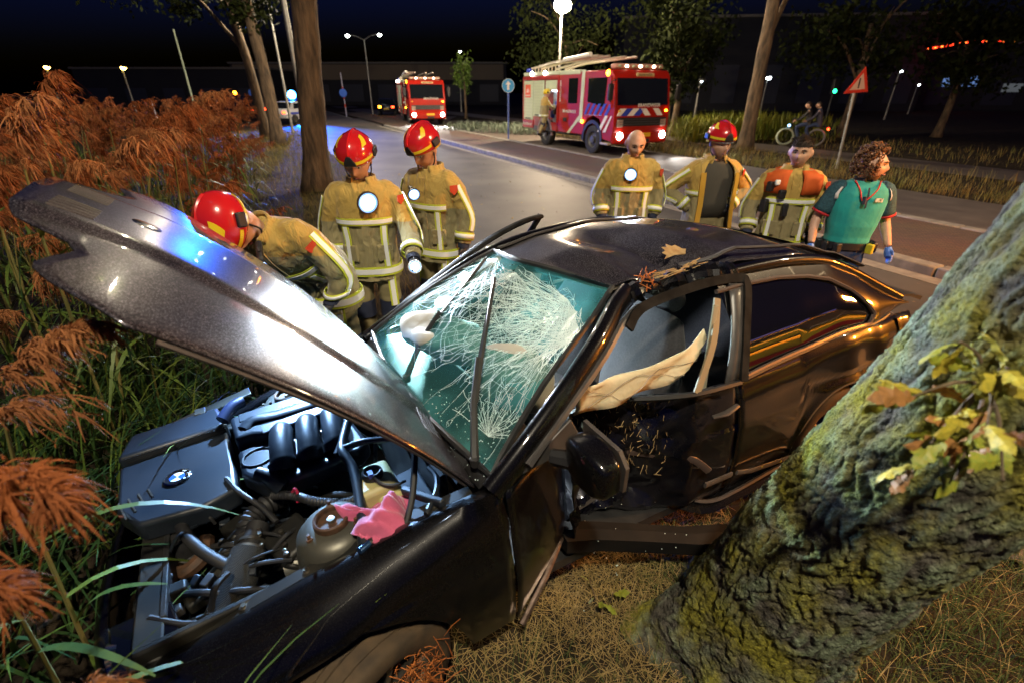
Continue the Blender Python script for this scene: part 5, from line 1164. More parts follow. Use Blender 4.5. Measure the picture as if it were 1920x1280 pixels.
def person(label, loc, yaw, H=1.80, J=None, lean=0, side=0, hyaw=0, hpitch=15, outfit='fire', helmet='red', hair=None, skin=None, gloves=(m_nitr, m_nitr), vox=.013, group='people at the crash', detail=True, hcurl=(.5, .5), trousers=None, coatm=None):
    s = H / 1.775; J = J or {}; skin = skin or m_skin
    t = thing('person', label, 'person', loc, (0, 0, R_(yaw)), group); t.scale = (s, s, s)
    def wp(p):
        x, y, z = p; z0 = .95
        if z > z0 - .12 and (lean or side):
            f = max(0, min(1, (z - z0 + .12) / .38)); f = f * f * (3 - 2 * f); a = R_(lean) * f; b_ = R_(side) * f
            dz = z - z0; y, dz = y * cos(a) - dz * sin(a), dz * cos(a) + y * sin(a); x, dz = x * cos(b_) + dz * sin(b_), dz * cos(b_) - x * sin(b_); z = z0 + dz
        return (x, y, z)
    def M(): return MB(wp)
    jt = {'shl': (.195, .01, 1.43), 'ell': (.265, .03, 1.17), 'wrl': (.275, -.05, .92), 'shr': (-.195, .01, 1.43), 'elr': (-.265, .03, 1.17), 'wrr': (-.275, -.05, .92),
          'hipl': (.10, .01, .92), 'kneel': (.115, -.015, .50), 'ankl': (.125, .02, .10), 'hipr': (-.10, .01, .92), 'kneer': (-.115, -.015, .50), 'ankr': (-.125, .02, .10)}
    jt.update(J); jt = {k: Vector(v) for k, v in jt.items()}
    # body: one continuous surface (head, neck, trunk, arms)
    q = M(); hc = Vector((0, -.035, 1.650)); HS = 1.13; he = Euler((R_(hpitch), 0, R_(hyaw)), 'XYZ').to_matrix()
    # head pitch is about X: positive looks down
    he = Matrix.Rotation(R_(hyaw), 3, 'Z') @ Matrix.Rotation(R_(hpitch), 3, 'X')
    hp = lambda p: hc + he @ (Vector(p) * HS)
    q.loft([[hp(p) for p in r] for r in HEAD])
    for sg in (1, -1): q.ell(hp((sg * .083, .012, .0)), (.013, .023, .036), 8, 6, (R_(hpitch), 0, R_(hyaw)))
    q.tube([(0, .015, 1.44), (0, .012, 1.52), hp((0, .02, -.05))], [.070, .056, .055], 14)
    q.loft([[tpt(z, a, -.045) for a in np.linspace(0, 2 * pi, 20, endpoint=False)] for z in (.85, 1.0, 1.2, 1.35, 1.44, 1.48)])
    for sd in 'lr':
        q.tube(bez([jt['sh' + sd], jt['el' + sd], jt['wr' + sd]], 4), [.056, .054, .050, .046, .044, .044, .040, .034, .029], 10)
    body = q.build('body', skin, t, smooth=180, remesh=min(vox, .0075) if detail else .012)
    if detail:
        for sg in (1, -1):
            q = M(); q.ell(hp((sg * .031, -.0775, .014)), (.013, .007, .0075), 8, 6); q.build('eye', mat('eye', (.5, .48, .45), .2), t)
            q = M(); q.ell(hp((sg * .031, -.0835, .013)), (.0065, .0035, .0065), 8, 6); q.build('iris', mat('iris', (.02, .015, .01), .2), t)
            q = M(); q.tube([hp((sg * .014, -.099, .032)), hp((sg * .032, -.096, .037)), hp((sg * .050, -.080, .030))], [.005, .0075, .003], 5); q.build('eyebrow', mat('brow', (.05, .03, .02), .8), t)
        q = M(); q.tube([hp((-.022, -.092, -.058)), hp((0, -.1005, -.056)), hp((.022, -.092, -.058))], [.003, .0075, .003], 6); q.build('lips', mat('lip', (.30, .10, .08), .5), t)
    # legs: trousers and boots
    tm = trousers or (m_trou if outfit in ('fire', 'open') else m_navy)
    q = M(); q.loft([[(Vector((0, 0, z)) + Vector((rx * sin(a), -ry * cos(a) + .01, 0))) for a in np.linspace(0, 2 * pi, 18, endpoint=False)] for z, rx, ry in ((.80, .17, .12), (.88, .195, .14), (1.0, .185, .135), (1.08, .175, .13))])
    wide = 1.0 if outfit in ('fire', 'open') else .82
    for sd in 'lr': q.tube(bez([jt['hip' + sd], jt['knee' + sd], jt['ank' + sd]], 4), [r * wide for r in (.112, .110, .104, .097, .092, .090, .088, .086, .084)], 14)
    tro = q.build('trousers', tm, t, smooth=180, remesh=vox); fold(tro)
    for sd in 'lr':
        a = jt['ank' + sd]; q = M(); q.tube([a + Vector((0, .01, .10)), a, a + Vector((0, 0, -.05))], [.062, .058, .06], 12); q.ell(a + Vector((0, -.07, -.055)), (.05, .13, .05), 12, 8); q.build('boot', m_boot, t, smooth=180)
        if outfit in ('fire', 'open'):
            sg = 1 if sd == 'l' else -1; h_, k_ = jt['hip' + sd], jt['knee' + sd]
            for w, mm, of in ((.065, m_hiv, 0), (.036, m_refl, .004)):
                q = M(); q.ribbon([h_.lerp(k_, f) + Vector((sg * .045, -.105 - of, 0)) for f in (.28, .5, .75, .95)], w, (sg * .35, -1, 0), th=.004); q.build('reflective_strip', mm, tro)
            q = M(); q.tube([k_ + Vector((0, -.005, .05)), k_ + Vector((0, -.005, -.09))], .098, 12); q.build('knee_pad', m_navy, tro)
    # coat
    if outfit in ('fire', 'open'):
        q = M(); N_ = 28
        zs = (.74, .78, .86, .95, 1.05, 1.15, 1.25, 1.33, 1.40, 1.44, 1.47, 1.495, 1.515, 1.525)
        if outfit == 'fire':
            q.loft([[tpt(z, a) for a in np.linspace(0, 2 * pi, N_, endpoint=False)] for z in zs])
        else:
            q.loft([[tpt(z, a, .025 + (.05 * (1.4 - z) if z < 1.4 and abs(math.sin(a)) < .9 and math.cos(a) > 0 else 0)) for a in np.linspace(.62 - .25 * max(0, z - 1.3), 2 * pi - .62 + .25 * max(0, z - 1.3), N_)] for z in zs], closed=False)
        for sd in 'lr':
            sh, el, wr = jt['sh' + sd], jt['el' + sd], jt['wr' + sd]; sg = 1 if sd == 'l' else -1
            q.tube(bez([sh - Vector((sg * .09, 0, -.0)), sh + Vector((sg * .012, 0, -.03)), el, wr], 4), [.060, .074, .086, .090, .088, .085, .082, .079, .078, .075, .072, .069, .067], 14)
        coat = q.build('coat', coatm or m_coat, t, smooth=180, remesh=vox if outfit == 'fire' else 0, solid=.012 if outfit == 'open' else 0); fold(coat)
        if outfit == 'open':
            q = M(); q.loft([[tpt(z, a, -.02) for a in np.linspace(0, 2 * pi, 24, endpoint=False)] for z in (.95, 1.1, 1.25, 1.35, 1.43, 1.47, 1.50)]); q.build('t_shirt', mat('dark_shirt', (.06, .055, .045), .9, bump=.02, bscale=9), t, smooth=180)
            for sg in (1, -1):
                q = M(); q.ribbon([tpt(z, sg * .60, .05 + .05 * max(0, 1.4 - z)) for z in np.linspace(.76, 1.40, 9)], .05, (sg * .4, -1, 0), th=.006); q.build('coat_lining', mat('lining_orange', (.62, .33, .03), .7), coat)
        def band(z, w, a0=0, a1=2 * pi, off=.010):
            for ww, mm, of in ((w, m_hiv, off), (w * .55, m_refl, off + .004)):
                q = M(); aa = np.linspace(a0, a1, 30); q.loft([[tpt(z - ww / 2, a, of), tpt(z - ww / 2, a, of + .004), tpt(z + ww / 2, a, of + .004), tpt(z + ww / 2, a, of)] for a in aa], closed=True); q.build('reflective_band', mm, coat)
        if outfit == 'fire':
            band(.83, .075); band(1.235, .055, -.95, .95)
            for sg in (1, -1):
                for w, mm, of in ((.055, m_hiv, .012), (.030, m_refl, .016)):
                    q = M(); q.ribbon([tpt(z, sg * .62, of) for z in np.linspace(.87, 1.20, 7)], w, tuple(Vector((sg * .35, -1, 0))), th=.004); q.build('reflective_strip', mm, coat)
            # front zip flap, pockets, collar
            q = M(); q.ribbon([tpt(z, .03, .004) for z in np.linspace(.75, 1.46, 12)], .055, (0, -1, 0), th=.006); q.build('zip_flap', coatm or m_coat, coat)
            for sg in (1, -1):
                q = M(); c = tpt(.98, sg * .60, .004); q.box(c, (.13, .026, .14), (0, 0, sg * .42)); q.build('pocket', m_coat, coat, bevel=.012)
        else:
            band(1.20, .05, .75, 1.5, .045); band(1.20, .05, -1.5, -.75, .045)
        q = M(); q.loft([[Vector((rx * sin(a), -ry * cos(a) + .012 - (.012 if z > 1.55 else 0), z + .012 * cos(a) * (1 if z > 1.55 else 0))) for a in np.linspace(.5, 2 * pi - .5, 22)] for z, rx, ry in ((1.475, .145, .112), (1.51, .115, .104), (1.545, .108, .110), (1.549, .098, .102), (1.51, .095, .092))], closed=False); q.build('collar', coatm or m_coat, coat, smooth=180, solid=.008)
        for sd in 'lr':
            el, wr, sh = jt['el' + sd], jt['wr' + sd], jt['sh' + sd]; sg = 1 if sd == 'l' else -1; dv = (wr - el).normalized()
            for w, mm, r in ((.065, m_hiv, .082), (.036, m_refl, .086)):
                c = el.lerp(wr, .72); q = M(); q.tube([c - dv * w / 2, c + dv * w / 2], r, 16, cap=False); q.build('reflective_band', mm, coat, solid=.004)
            q = M(); q.tube([wr - dv * .02, wr + dv * .035], [.052, .048], 12); q.build('cuff', m_navy, coat)
            axis = Vector((sg, -.35, 0)).normalized(); pts = bez([sh + Vector((sg * .02, 0, -.05)), el, el.lerp(wr, .5)], 4)
            for w, mm, of in ((.050, m_hiv, .090), (.028, m_refl, .095)):
                q = M(); nn = []
                for i, p in enumerate(pts):
                    tn = (pts[min(i + 1, len(pts) - 1)] - pts[max(i - 1, 0)]).normalized(); nn.append((axis - tn * axis.dot(tn)).normalized())
                q.ribbon([p + n_ * of for p, n_ in zip(pts, nn)], w, [tuple(n_) for n_ in nn], th=.004); q.build('reflective_strip', mm, coat)
            if sd == 'l' and detail:
                q = M(); c = sh + Vector((.092, -.078, -.050)); q.prism([(-.032, .035), (.032, .035), (.032, -.01), (0, -.042), (-.032, -.01)], -.003, .003, 'y'); q.v = [tuple(c + Matrix.Rotation(.85, 3, 'Z') @ Vector(p)) for p in q.v]; q.build('shoulder_badge', mat('badge_red', (.55, .06, .02), .6), coat)
    elif outfit == 'polo':
        q = M(); q.loft([[tpt(z, a, -.004 - (.02 if z < 1.1 else 0)) for a in np.linspace(0, 2 * pi, 28, endpoint=False)] for z in (.96, 1.02, 1.12, 1.25, 1.34, 1.41, 1.455, 1.49, 1.52)])
        coat = q.build('polo_shirt', mat('teal_polo', (.01, .36, .34), .75, col2=(.008, .29, .28), scale=8, bump=.03, bscale=9, sheen=.2), t, smooth=180, remesh=.009)
        for sd in 'lr':
            sh, el = jt['sh' + sd], jt['el' + sd]; sg = 1 if sd == 'l' else -1
            q = M(); q.tube(bez([sh - Vector((sg * .045, 0, -.005)), sh + Vector((sg * .01, 0, -.02)), sh.lerp(el, .80)], 4), [.074, .080, .082, .081, .080, .079, .079, .080, .081], 14); q.build('sleeve', mat('sleeve_navy', (.012, .045, .065), .8, col2=(.03, .10, .13), scale=70), coat, smooth=180)
            q = M(); dd = (el - sh).normalized(); c = sh.lerp(el, .78); q.tube([c, c + dd * .022], .0835, 14, cap=False); q.build('red_cuff', mat('cuff_red', (.5, .02, .03), .7), coat, solid=.004)
            q = M(); q.grid([[tpt(z, sg * a, .012) for a in (.95, 1.15, 1.35)] for z in (1.36, 1.40, 1.44, 1.462)]); q.build('white_shoulder_panel', mat('white_cloth', (.72, .72, .72), .8), coat, solid=.004)
        q = M(); q.loft([[Vector((rx * sin(a), -ry * cos(a) + .008, z)) for a in np.linspace(.25, 2 * pi - .25, 20)] for z, rx, ry in ((1.485, .105, .09), (1.545, .088, .088))], closed=False); q.build('shirt_collar', m_navy, coat, solid=.006)
        q = M(); q.ribbon([tpt(z, .02, .006) for z in (1.47, 1.40, 1.30)], .012, (0, -1, 0), th=.004); q.build('zip', m_navy, coat)
        q = M(); q.ribbon([tpt(z, .42, .004) for z in (1.385, 1.352)], .085, (.4, -1, 0), th=.003); q.build('name_print', mat('dark_print', (.01, .05, .06), .7, col2=(.5, .6, .6), scale=55), coat)
        q = M(); q.tube(bez([tpt(1.52, -.9, .012), tpt(1.45, -.3, .018), tpt(1.36, -.12, .02), tpt(1.45, .25, .02), tpt(1.52, .9, .012)], 5), .006, 6); q.build('lanyard', mat('lanyard_red', (.5, .03, .03), .7), coat)
        q = M(); q.tube([tpt(1.40, -.10, .03), tpt(1.335, -.10, .034)], .016, 6); q.build('radio_clip', m_navy, coat)
        q = M(); q.loft([[tpt(z, a, -.012) for a in np.linspace(0, 2 * pi, 26, endpoint=False)] for z in (.905, .965)]); belt = q.build('belt', m_boot, t)
        for a in (-1.5, -1.0, -.5, .75, 1.2, 1.6):
            q = M(); q.box(tpt(.925, a, .012), (.06, .05, .09), (0, 0, -a)); q.build('pouch', m_boot if a != .75 else mat('pouch_yellow', (.5, .42, .02), .6), belt, bevel=.008)
    else:
        q = M(); q.loft([[tpt(z, a, -.03) for a in np.linspace(0, 2 * pi, 20, endpoint=False)] for z in (.86, 1.0, 1.2, 1.35, 1.44, 1.49, 1.53)])
        for sd in 'lr': q.tube(bez([jt['sh' + sd], jt['el' + sd], jt['wr' + sd]], 4), .055, 10)
        q.build('jacket', coatm or m_navy, t, smooth=180, remesh=vox)
    # hands
    for sd, g, cu in (('l', gloves[0], hcurl[0]), ('r', gloves[1], hcurl[1])):
        el, wr = jt['el' + sd], jt['wr' + sd]; sg = 1 if sd == 'l' else -1; q = M(); hand(q, wr + (wr - el).normalized() * .01, wr - el, (-sg * 1.0, -.2, 0), cu, 1.02, thumb=-sg if sd == 'l' else sg * -1)
        q.build('glove' if g is not skin else 'hand', g, t, smooth=180, remesh=.0055 if detail else 0)
    # hair
    if hair == 'short':
        q = M(); q.loft([[hp((p.x * 1.07, p.y * 1.06 + .004, p.z * 1.05 + .002)) for p in r] for r in HEAD[17:]], True, False, True); q.v = q.v; q.build('hair', mat('hair_dark', (.014, .009, .006), .8, col2=(.03, .02, .014), scale=90, bump=.01, bscale=160), t, smooth=180)
        q = M(); bk = [[HEAD[i][j] for j in range(9, 28)] for i in range(10, 18)]; q.grid([[hp((p.x * 1.06, p.y * 1.05 + .003, p.z * 1.04)) for p in r] for r in bk]); q.build('hair_back', MATS['hair_dark'], t, smooth=180, solid=.004)
        if detail:
            q = M()
            for i in range(700):
                r_ = HEAD[RNG.randrange(17, 26)]; p = r_[RNG.randrange(36)]
                if RNG.random() < .35: p = HEAD[RNG.randrange(11, 18)][RNG.randrange(10, 27)]
                d = (p.normalized() + Vector((RNG.gauss(0, .4), RNG.gauss(-.1, .4), RNG.gauss(.1, .4)))) * .016; q.tube([hp(p * 1.05), hp(p * 1.05 + d)], [.0028, .0008], 3)
            q.build('hair_tufts', MATS['hair_dark'], t)
    elif hair == 'curly':
        q = M(); mh = mat('hair_curly', (.10, .042, .016), .65, col2=(.17, .075, .03), scale=30)
        for i in range(330):
            a = RNG.uniform(.85, 2 * pi - .85); e = RNG.uniform(-.75, 1.5)
            if e > .75: a = RNG.uniform(0, 2 * pi)
            rr = 1.10 + RNG.uniform(0, .22); c = Vector((.076 * cos(e) * sin(a) * rr * 1.12, -.094 * cos(e) * cos(a) * rr + .012, .112 * sin(e) * rr + .012)); r_ = RNG.uniform(.010, .017); ax = Vector((RNG.gauss(0, 1), RNG.gauss(0, 1), RNG.gauss(0, 1))).normalized(); u_ = ax.orthogonal().normalized(); v_ = ax.cross(u_)
            q.tube([hp(c + u_ * r_ * cos(k) + v_ * r_ * sin(k) + ax * .003 * k) for k in np.linspace(0, 5.2, 8)], [.003, .005, .006, .006, .006, .005, .004, .002], 5)
        q.build('hair', mh, t, smooth=180)
        q = M(); q.grid([[hp((p.x * 1.045, p.y * 1.045, p.z * 1.02 - .002)) for p in r[-9:] + r[:10]] for r in HEAD[2:9]]); q.build('beard', mat('beard_brown', (.16, .075, .03), .8, col2=(.26, .13, .06), scale=60, bump=.01, bscale=120), t, smooth=180)
    # helmet
    if helmet:
        hm = m_red if helmet == 'red' else m_hyel
        def hs(e, a, k=1.0):
            x, y, z = .120 * cos(e) * sin(a) * k, -.142 * cos(e) * cos(a) * k + .014, .118 * sin(e) * k
            return hp((x, y, z + .066 + (.012 * hump(x, 0, .025) * max(0, cos(e)) ** .3 if e > .1 else 0)))
        q = M(); lo = lambda a: -.16 - .42 * (1 - cos(a)) / 2
        q.loft([[hs(lerp(lo(2 * pi * j / 36), 1.54, i / 14), 2 * pi * j / 36) for j in range(36)] for i in range(15)], True, False, True); hl = q.build('helmet', hm, t, smooth=180, solid=.006)
        q = M(); q.loft([[hs(-.05, a, 1.018), hs(.10, a, 1.018), hs(.10, a, 1.035), hs(-.05, a, 1.035)] for a in np.linspace(-1.35, 1.35, 20)]); q.build('brow_band', m_hyel, hl)
        q = M(); q.loft([[hs(lo(a) - .02, a, 1.0), hs(lo(a) - .02, a, 1.03), hs(lo(a) + .10, a, 1.03), hs(lo(a) + .10, a, 1.0)] for a in np.linspace(1.5, 2 * pi - 1.5, 24)]); q.build('rear_band', m_hyel, hl)
        for sg in (1, -1):
            q = M(); q.loft([[hs(e, sg * a0, 1.012), hs(e, sg * (a0 + .42), 1.012), hs(e, sg * (a0 + .42), 1.026), hs(e, sg * a0, 1.026)] for e, a0 in zip(np.linspace(.62, 1.12, 7), np.linspace(.9, 1.4, 7))]); q.build('side_strip', m_hyel, hl)
            q = M(); q.box(hs(.0, sg * 1.65, 1.05), (.02, .075, .055), (R_(hpitch), 0, R_(hyaw))); q.build('ear_mount', m_boot, hl, bevel=.008)
        q = M(); q.loft([[hs(e, -w, 1.03), hs(e, w, 1.03), hs(e, w * .8, 1.075), hs(e, -w * .8, 1.075)] for e, w in ((-.12, .34), (.05, .32), (.22, .22), (.34, .12))]); q.build('front_plate', m_boot, hl, bevel=.006)
        q = M(); q.tube([hs(e, 0, 1.02) for e in np.linspace(.35, 2.6, 14)], .012, 6); q.build('crest', hm, hl)
        if detail:
            q = M(); q.grid([[hp((.105 * sin(a), -.135 * cos(a) + .01, z)) for a in np.linspace(-1.1, 1.1, 14)] for z in (.062, .044, .034)]); q.build('visor', m_visor, hl)
            q = M(); q.tube(bez([hp((.088, .0, .0)), hp((.075, -.03, -.07)), hp((.0, -.065, -.118)), hp((-.075, -.03, -.07)), hp((-.088, .0, .0))], 5), .0055, 6); q.build('chin_strap', m_boot, hl)
    t['wp'] = 0
    del t['wp']
    return t
def torch(label, loc, target, power, size=.035, cone=70, colr=(.78, .88, 1.0), body_m=m_boot, es=260, group='lit torches'):
    t = thing('torch', label, 'torch', loc, group=group); d = (Vector(target) - Vector(loc)).normalized(); t.rotation_euler = d.to_track_quat('X', 'Z').to_euler()
    q = MB(); q.lathe([(.016, -.16), (.018, -.15), (.018, -.05), (size * .8, -.035), (size * 1.12, -.01), (size * 1.12, .004), (size * .98, .004), (size * .95, -.004)], 18, axis='x'); q.build('casing', body_m, t)
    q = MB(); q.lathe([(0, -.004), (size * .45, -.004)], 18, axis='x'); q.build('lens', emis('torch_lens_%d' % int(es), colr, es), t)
    for r0, r1, x0, x1, nm, cc, ee in ((.45, .62, -.004, -.002, 'bright', (.75, .88, 1.0), 22), (.62, .80, -.002, 0, 'mid', (.45, .70, 1.0), 4.5), (.80, .97, 0, .003, 'rim', (.20, .45, 1.0), 1.3)):  # reflector rings glow from white to dim blue to imitate glare round the lens
        q = MB(); q.lathe([(size * r0, x0), (size * r1, x1)], 22, axis='x'); q.build('reflector', emis('torch_glare_' + nm, cc, ee), t)
    q = MB(); q.box((-.09, 0, .022), (.03, .012, .008)); q.build('switch', m_glove, t)
    l = lamp('torch_light', 'SPOT', (.02, 0, 0), power, colr, size, cone=cone, blend=.8); l.parent = t; l.rotation_euler = (0, R_(-90), 0)
    return t
# A: chest lamp, facing us
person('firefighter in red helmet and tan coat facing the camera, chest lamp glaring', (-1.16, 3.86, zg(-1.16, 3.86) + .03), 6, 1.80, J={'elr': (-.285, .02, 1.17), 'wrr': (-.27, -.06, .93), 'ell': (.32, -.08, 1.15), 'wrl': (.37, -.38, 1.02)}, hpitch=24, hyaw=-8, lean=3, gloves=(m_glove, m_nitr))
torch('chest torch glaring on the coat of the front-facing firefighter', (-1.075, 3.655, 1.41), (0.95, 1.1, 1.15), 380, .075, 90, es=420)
torch('white box assumed to be a lit lamp in the left hand of the chest-lamp firefighter', (-.71, 3.37, 1.01), (-.42, 2.38, 1.08), 420, .045, 100, (.70, .95, 1.0), mat('white_plastic', (.75, .78, .8), .4), 200)  # box in his hand assumed lit, lights windscreen and cabin
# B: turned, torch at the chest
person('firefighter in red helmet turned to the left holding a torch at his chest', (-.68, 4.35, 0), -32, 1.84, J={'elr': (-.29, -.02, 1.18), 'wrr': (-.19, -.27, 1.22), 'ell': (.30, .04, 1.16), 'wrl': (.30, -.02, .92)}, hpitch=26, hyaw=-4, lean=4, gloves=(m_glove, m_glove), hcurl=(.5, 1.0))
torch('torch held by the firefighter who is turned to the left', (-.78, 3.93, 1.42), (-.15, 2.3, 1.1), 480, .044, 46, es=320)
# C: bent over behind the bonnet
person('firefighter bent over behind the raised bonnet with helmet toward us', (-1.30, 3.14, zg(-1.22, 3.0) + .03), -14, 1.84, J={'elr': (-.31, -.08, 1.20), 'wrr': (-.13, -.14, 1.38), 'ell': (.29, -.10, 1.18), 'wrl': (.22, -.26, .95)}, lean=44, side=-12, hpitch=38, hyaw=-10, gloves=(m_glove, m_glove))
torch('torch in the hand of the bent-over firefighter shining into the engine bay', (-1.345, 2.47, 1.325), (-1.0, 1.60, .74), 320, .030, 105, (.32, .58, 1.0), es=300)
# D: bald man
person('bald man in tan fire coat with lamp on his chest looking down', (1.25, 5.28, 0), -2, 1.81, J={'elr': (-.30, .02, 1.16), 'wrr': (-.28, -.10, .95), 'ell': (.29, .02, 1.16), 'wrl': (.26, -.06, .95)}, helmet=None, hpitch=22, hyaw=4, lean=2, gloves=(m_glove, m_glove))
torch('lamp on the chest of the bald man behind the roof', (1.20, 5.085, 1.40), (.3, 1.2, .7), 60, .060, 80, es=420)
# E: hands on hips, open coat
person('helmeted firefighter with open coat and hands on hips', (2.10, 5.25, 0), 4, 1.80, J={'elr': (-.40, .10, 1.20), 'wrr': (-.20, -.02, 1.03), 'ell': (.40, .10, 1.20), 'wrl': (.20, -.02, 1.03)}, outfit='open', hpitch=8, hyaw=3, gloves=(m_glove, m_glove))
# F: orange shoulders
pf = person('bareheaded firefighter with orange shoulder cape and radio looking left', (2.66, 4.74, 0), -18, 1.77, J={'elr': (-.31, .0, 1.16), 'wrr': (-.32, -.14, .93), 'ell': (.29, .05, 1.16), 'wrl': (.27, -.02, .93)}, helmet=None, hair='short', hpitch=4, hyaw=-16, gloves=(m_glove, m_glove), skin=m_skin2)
q = MB(); q.loft([[tpt(z, a, o_) for a in np.linspace(.25, 2 * pi - .25, 30)] for z, o_ in ((1.30, .022), (1.38, .030), (1.44, .034), (1.475, .034), (1.51, .030))], closed=False); cp = q.build('orange_cape', mat('orange_cloth', (.70, .12, .015), .8, bump=.02, bscale=11, col2=(.6, .09, .01), scale=7), pf, smooth=180, solid=.01)
for sg in (1, -1):
    q = MB(); q.ell((sg * .185, .01, 1.445), (.075, .095, .045), 14, 8); q.build('orange_shoulder', MATS['orange_cloth'], cp, smooth=180)
for a_, z_, sz, mm in ((-.75, 1.36, (.07, .05, .09), m_boot), (-.35, 1.30, (.06, .05, .08), m_boot), (-.15, 1.16, (.05, .04, .12), m_boot), (-.55, 1.40, (.05, .03, .05), m_refl), (-.9, 1.18, (.08, .06, .12), m_boot)):
    q = MB(); q.box(tpt(z_, a_, .035), sz, (0, 0, -a_)); q.build('radio', mm, pf, bevel=.01)
# G: paramedic
person('paramedic in teal polo shirt and blue gloves looking to the right', (3.08, 4.36, 0), -12, 1.71, J={'elr': (-.30, .02, 1.17), 'wrr': (-.33, -.10, .95), 'ell': (.28, .03, 1.17), 'wrl': (.33, -.08, .95)}, outfit='polo', helmet=None, hair='curly', hpitch=2, hyaw=58, trousers=mat('blue_trousers', (.012, .035, .11), .8, col2=(.02, .05, .15), scale=9, bump=.03, bscale=8), gloves=(m_nitr, m_nitr), skin=m_skin)

# pink cloth and small torch lying in the engine bay
q = MB(); rows = []
for i in range(34):
    row = []
    for j in range(34):
        u, v = i / 33 - .5, j / 33 - .5; r_ = math.hypot(u, v)
        z = .022 * sin(6 * u + 3 * v + .4) + .016 * sin(8 * v - 4 * u + 1) + .006 * sin(17 * u - 11 * v) + .012 * abs(sin(5 * u - 6 * v)) + .055 * hump(u, -.12, .22) * hump(v, .1, .2) + .008 * sin(31 * u + 17 * v) - .10 * max(0, r_ - .36)
        k = 1 - .30 * hump(v, -.05, .12); row.append((u * .24 * k + .015 * sin(11 * v), v * .21 + .02 * sin(9 * u), z))
    rows.append(row)
q.grid(rows); o = q.build('pink_cloth', mat('pink_towelling', (.52, .10, .20), .95, col2=(.42, .07, .15), scale=18, bump=.010, bscale=240, sheen=.5), smooth=180, solid=.005); o.location = cw((1.13, .575, .852)); o.rotation_euler = (.1, -.2, 3.9); tag(o, 'crumpled pink cloth lying in the engine bay', 'cloth')
t = thing('flashlight', 'small switched-off flashlight under the pink cloth', 'flashlight', cw((1.19, .655, .845))); t.rotation_euler = (0, .1, R_(211.5 - 155))
q = MB(); q.lathe([(0, -.07), (.012, -.07), (.013, .02), (.018, .035), (.019, .06), (.015, .062)], 14, axis='x'); q.build('casing', mat('flashlight_blue', (.02, .06, .16), .3, .6), t); q = MB(); q.lathe([(0, .058), (.016, .058)], 14, axis='x'); q.build('lens', m_vis if False else m_visor, t); q = MB(); q.lathe([(.0145, -.03), (.0145, -.015)], 12, axis='x'); q.build('grip_ring', m_boot, t)
# ------------------------------------------------------------------ vehicles
m_fred = mat('fire_red', (.36, .010, .003), .45, coat=.12, spec=.25, col2=(.30, .008, .002), scale=2)
m_cream = mat('shutter_pale_green', (.56, .62, .42), .5, col2=(.50, .56, .38), scale=3)
m_blk = mat('vehicle_black', (.015, .015, .017), .5); m_tyre = mat('tyre_rubber', (.018, .018, .019), .8, bump=.005, bscale=40)
m_white = mat('stripe_white', (.75, .74, .68), .5); m_blue = mat('stripe_blue', (.02, .05, .42), .5); m_alu = mat('ladder_aluminium', (.55, .48, .38), .4, .6)
m_plate = mat('number_plate_yellow', (.75, .46, .02), .5); m_vglass = mat('vehicle_glass', (.008, .010, .011), .05, coat=.5)
E_HEAD = emis('headlamp_glow', (1.0, .95, .88), 40); E_WARM = emis('marker_glow', (1.0, .80, .55), 14); E_AMB = emis('amber_glow', (1.0, .32, .01), 30); E_BLUE = emis('blue_beacon_glow', (.05, .30, 1.0), 60); E_RED = emis('tail_glow', (1.0, .05, .01), 12); E_INT = emis('locker_light', (.85, .92, 1.0), 9); E_COOL = emis('lamp_cool_glow', (.85, .95, 1.0), 25)
def truck_wheel(t, x, y, r=.50):
    sg = -1 if y < 0 else 1
    q = MB(); q.lathe([(.28, -.13 * sg), (.44, -.15 * sg), (r, -.12 * sg), (r, .12 * sg), (.44, .15 * sg), (.29, .12 * sg)], 30, (x, y, r), 'y'); w = q.build('wheel', m_tyre, t)
    q = MB(); q.lathe([(.29, .11 * sg), (.25, .05 * sg), (.12, .06 * sg), (.12, .14 * sg), (0, .15 * sg)], 24, (x, y, r), 'y'); q.build('rim', mat('truck_rim', (.12, .12, .12), .5, .6), w)
    for k in range(8):
        a = k * pi / 4; q = MB(); q.lathe([(.018, 0), (.018, .02 * sg), (0, .021 * sg)], 8, (x + .18 * cos(a), y + .055 * sg, r + .18 * sin(a)), 'y'); q.build('wheel_nut', m_steel, w)
def arch_ring(t, x, y, r, m, w=.12):
    q = MB(); rows = []
    for a in np.linspace(-.1, pi + .1, 18): rows.append([(x + (r) * cos(a), y, .5 + r * sin(a)), (x + (r + w) * cos(a), y, .5 + (r + w) * sin(a)), (x + (r + w) * cos(a), y + .06 * (1 if y > 0 else -1), .5 + (r + w) * sin(a)), (x + r * cos(a), y + .06 * (1 if y > 0 else -1), .5 + r * sin(a))])
    q.loft(rows); q.build('mudguard', m, t)
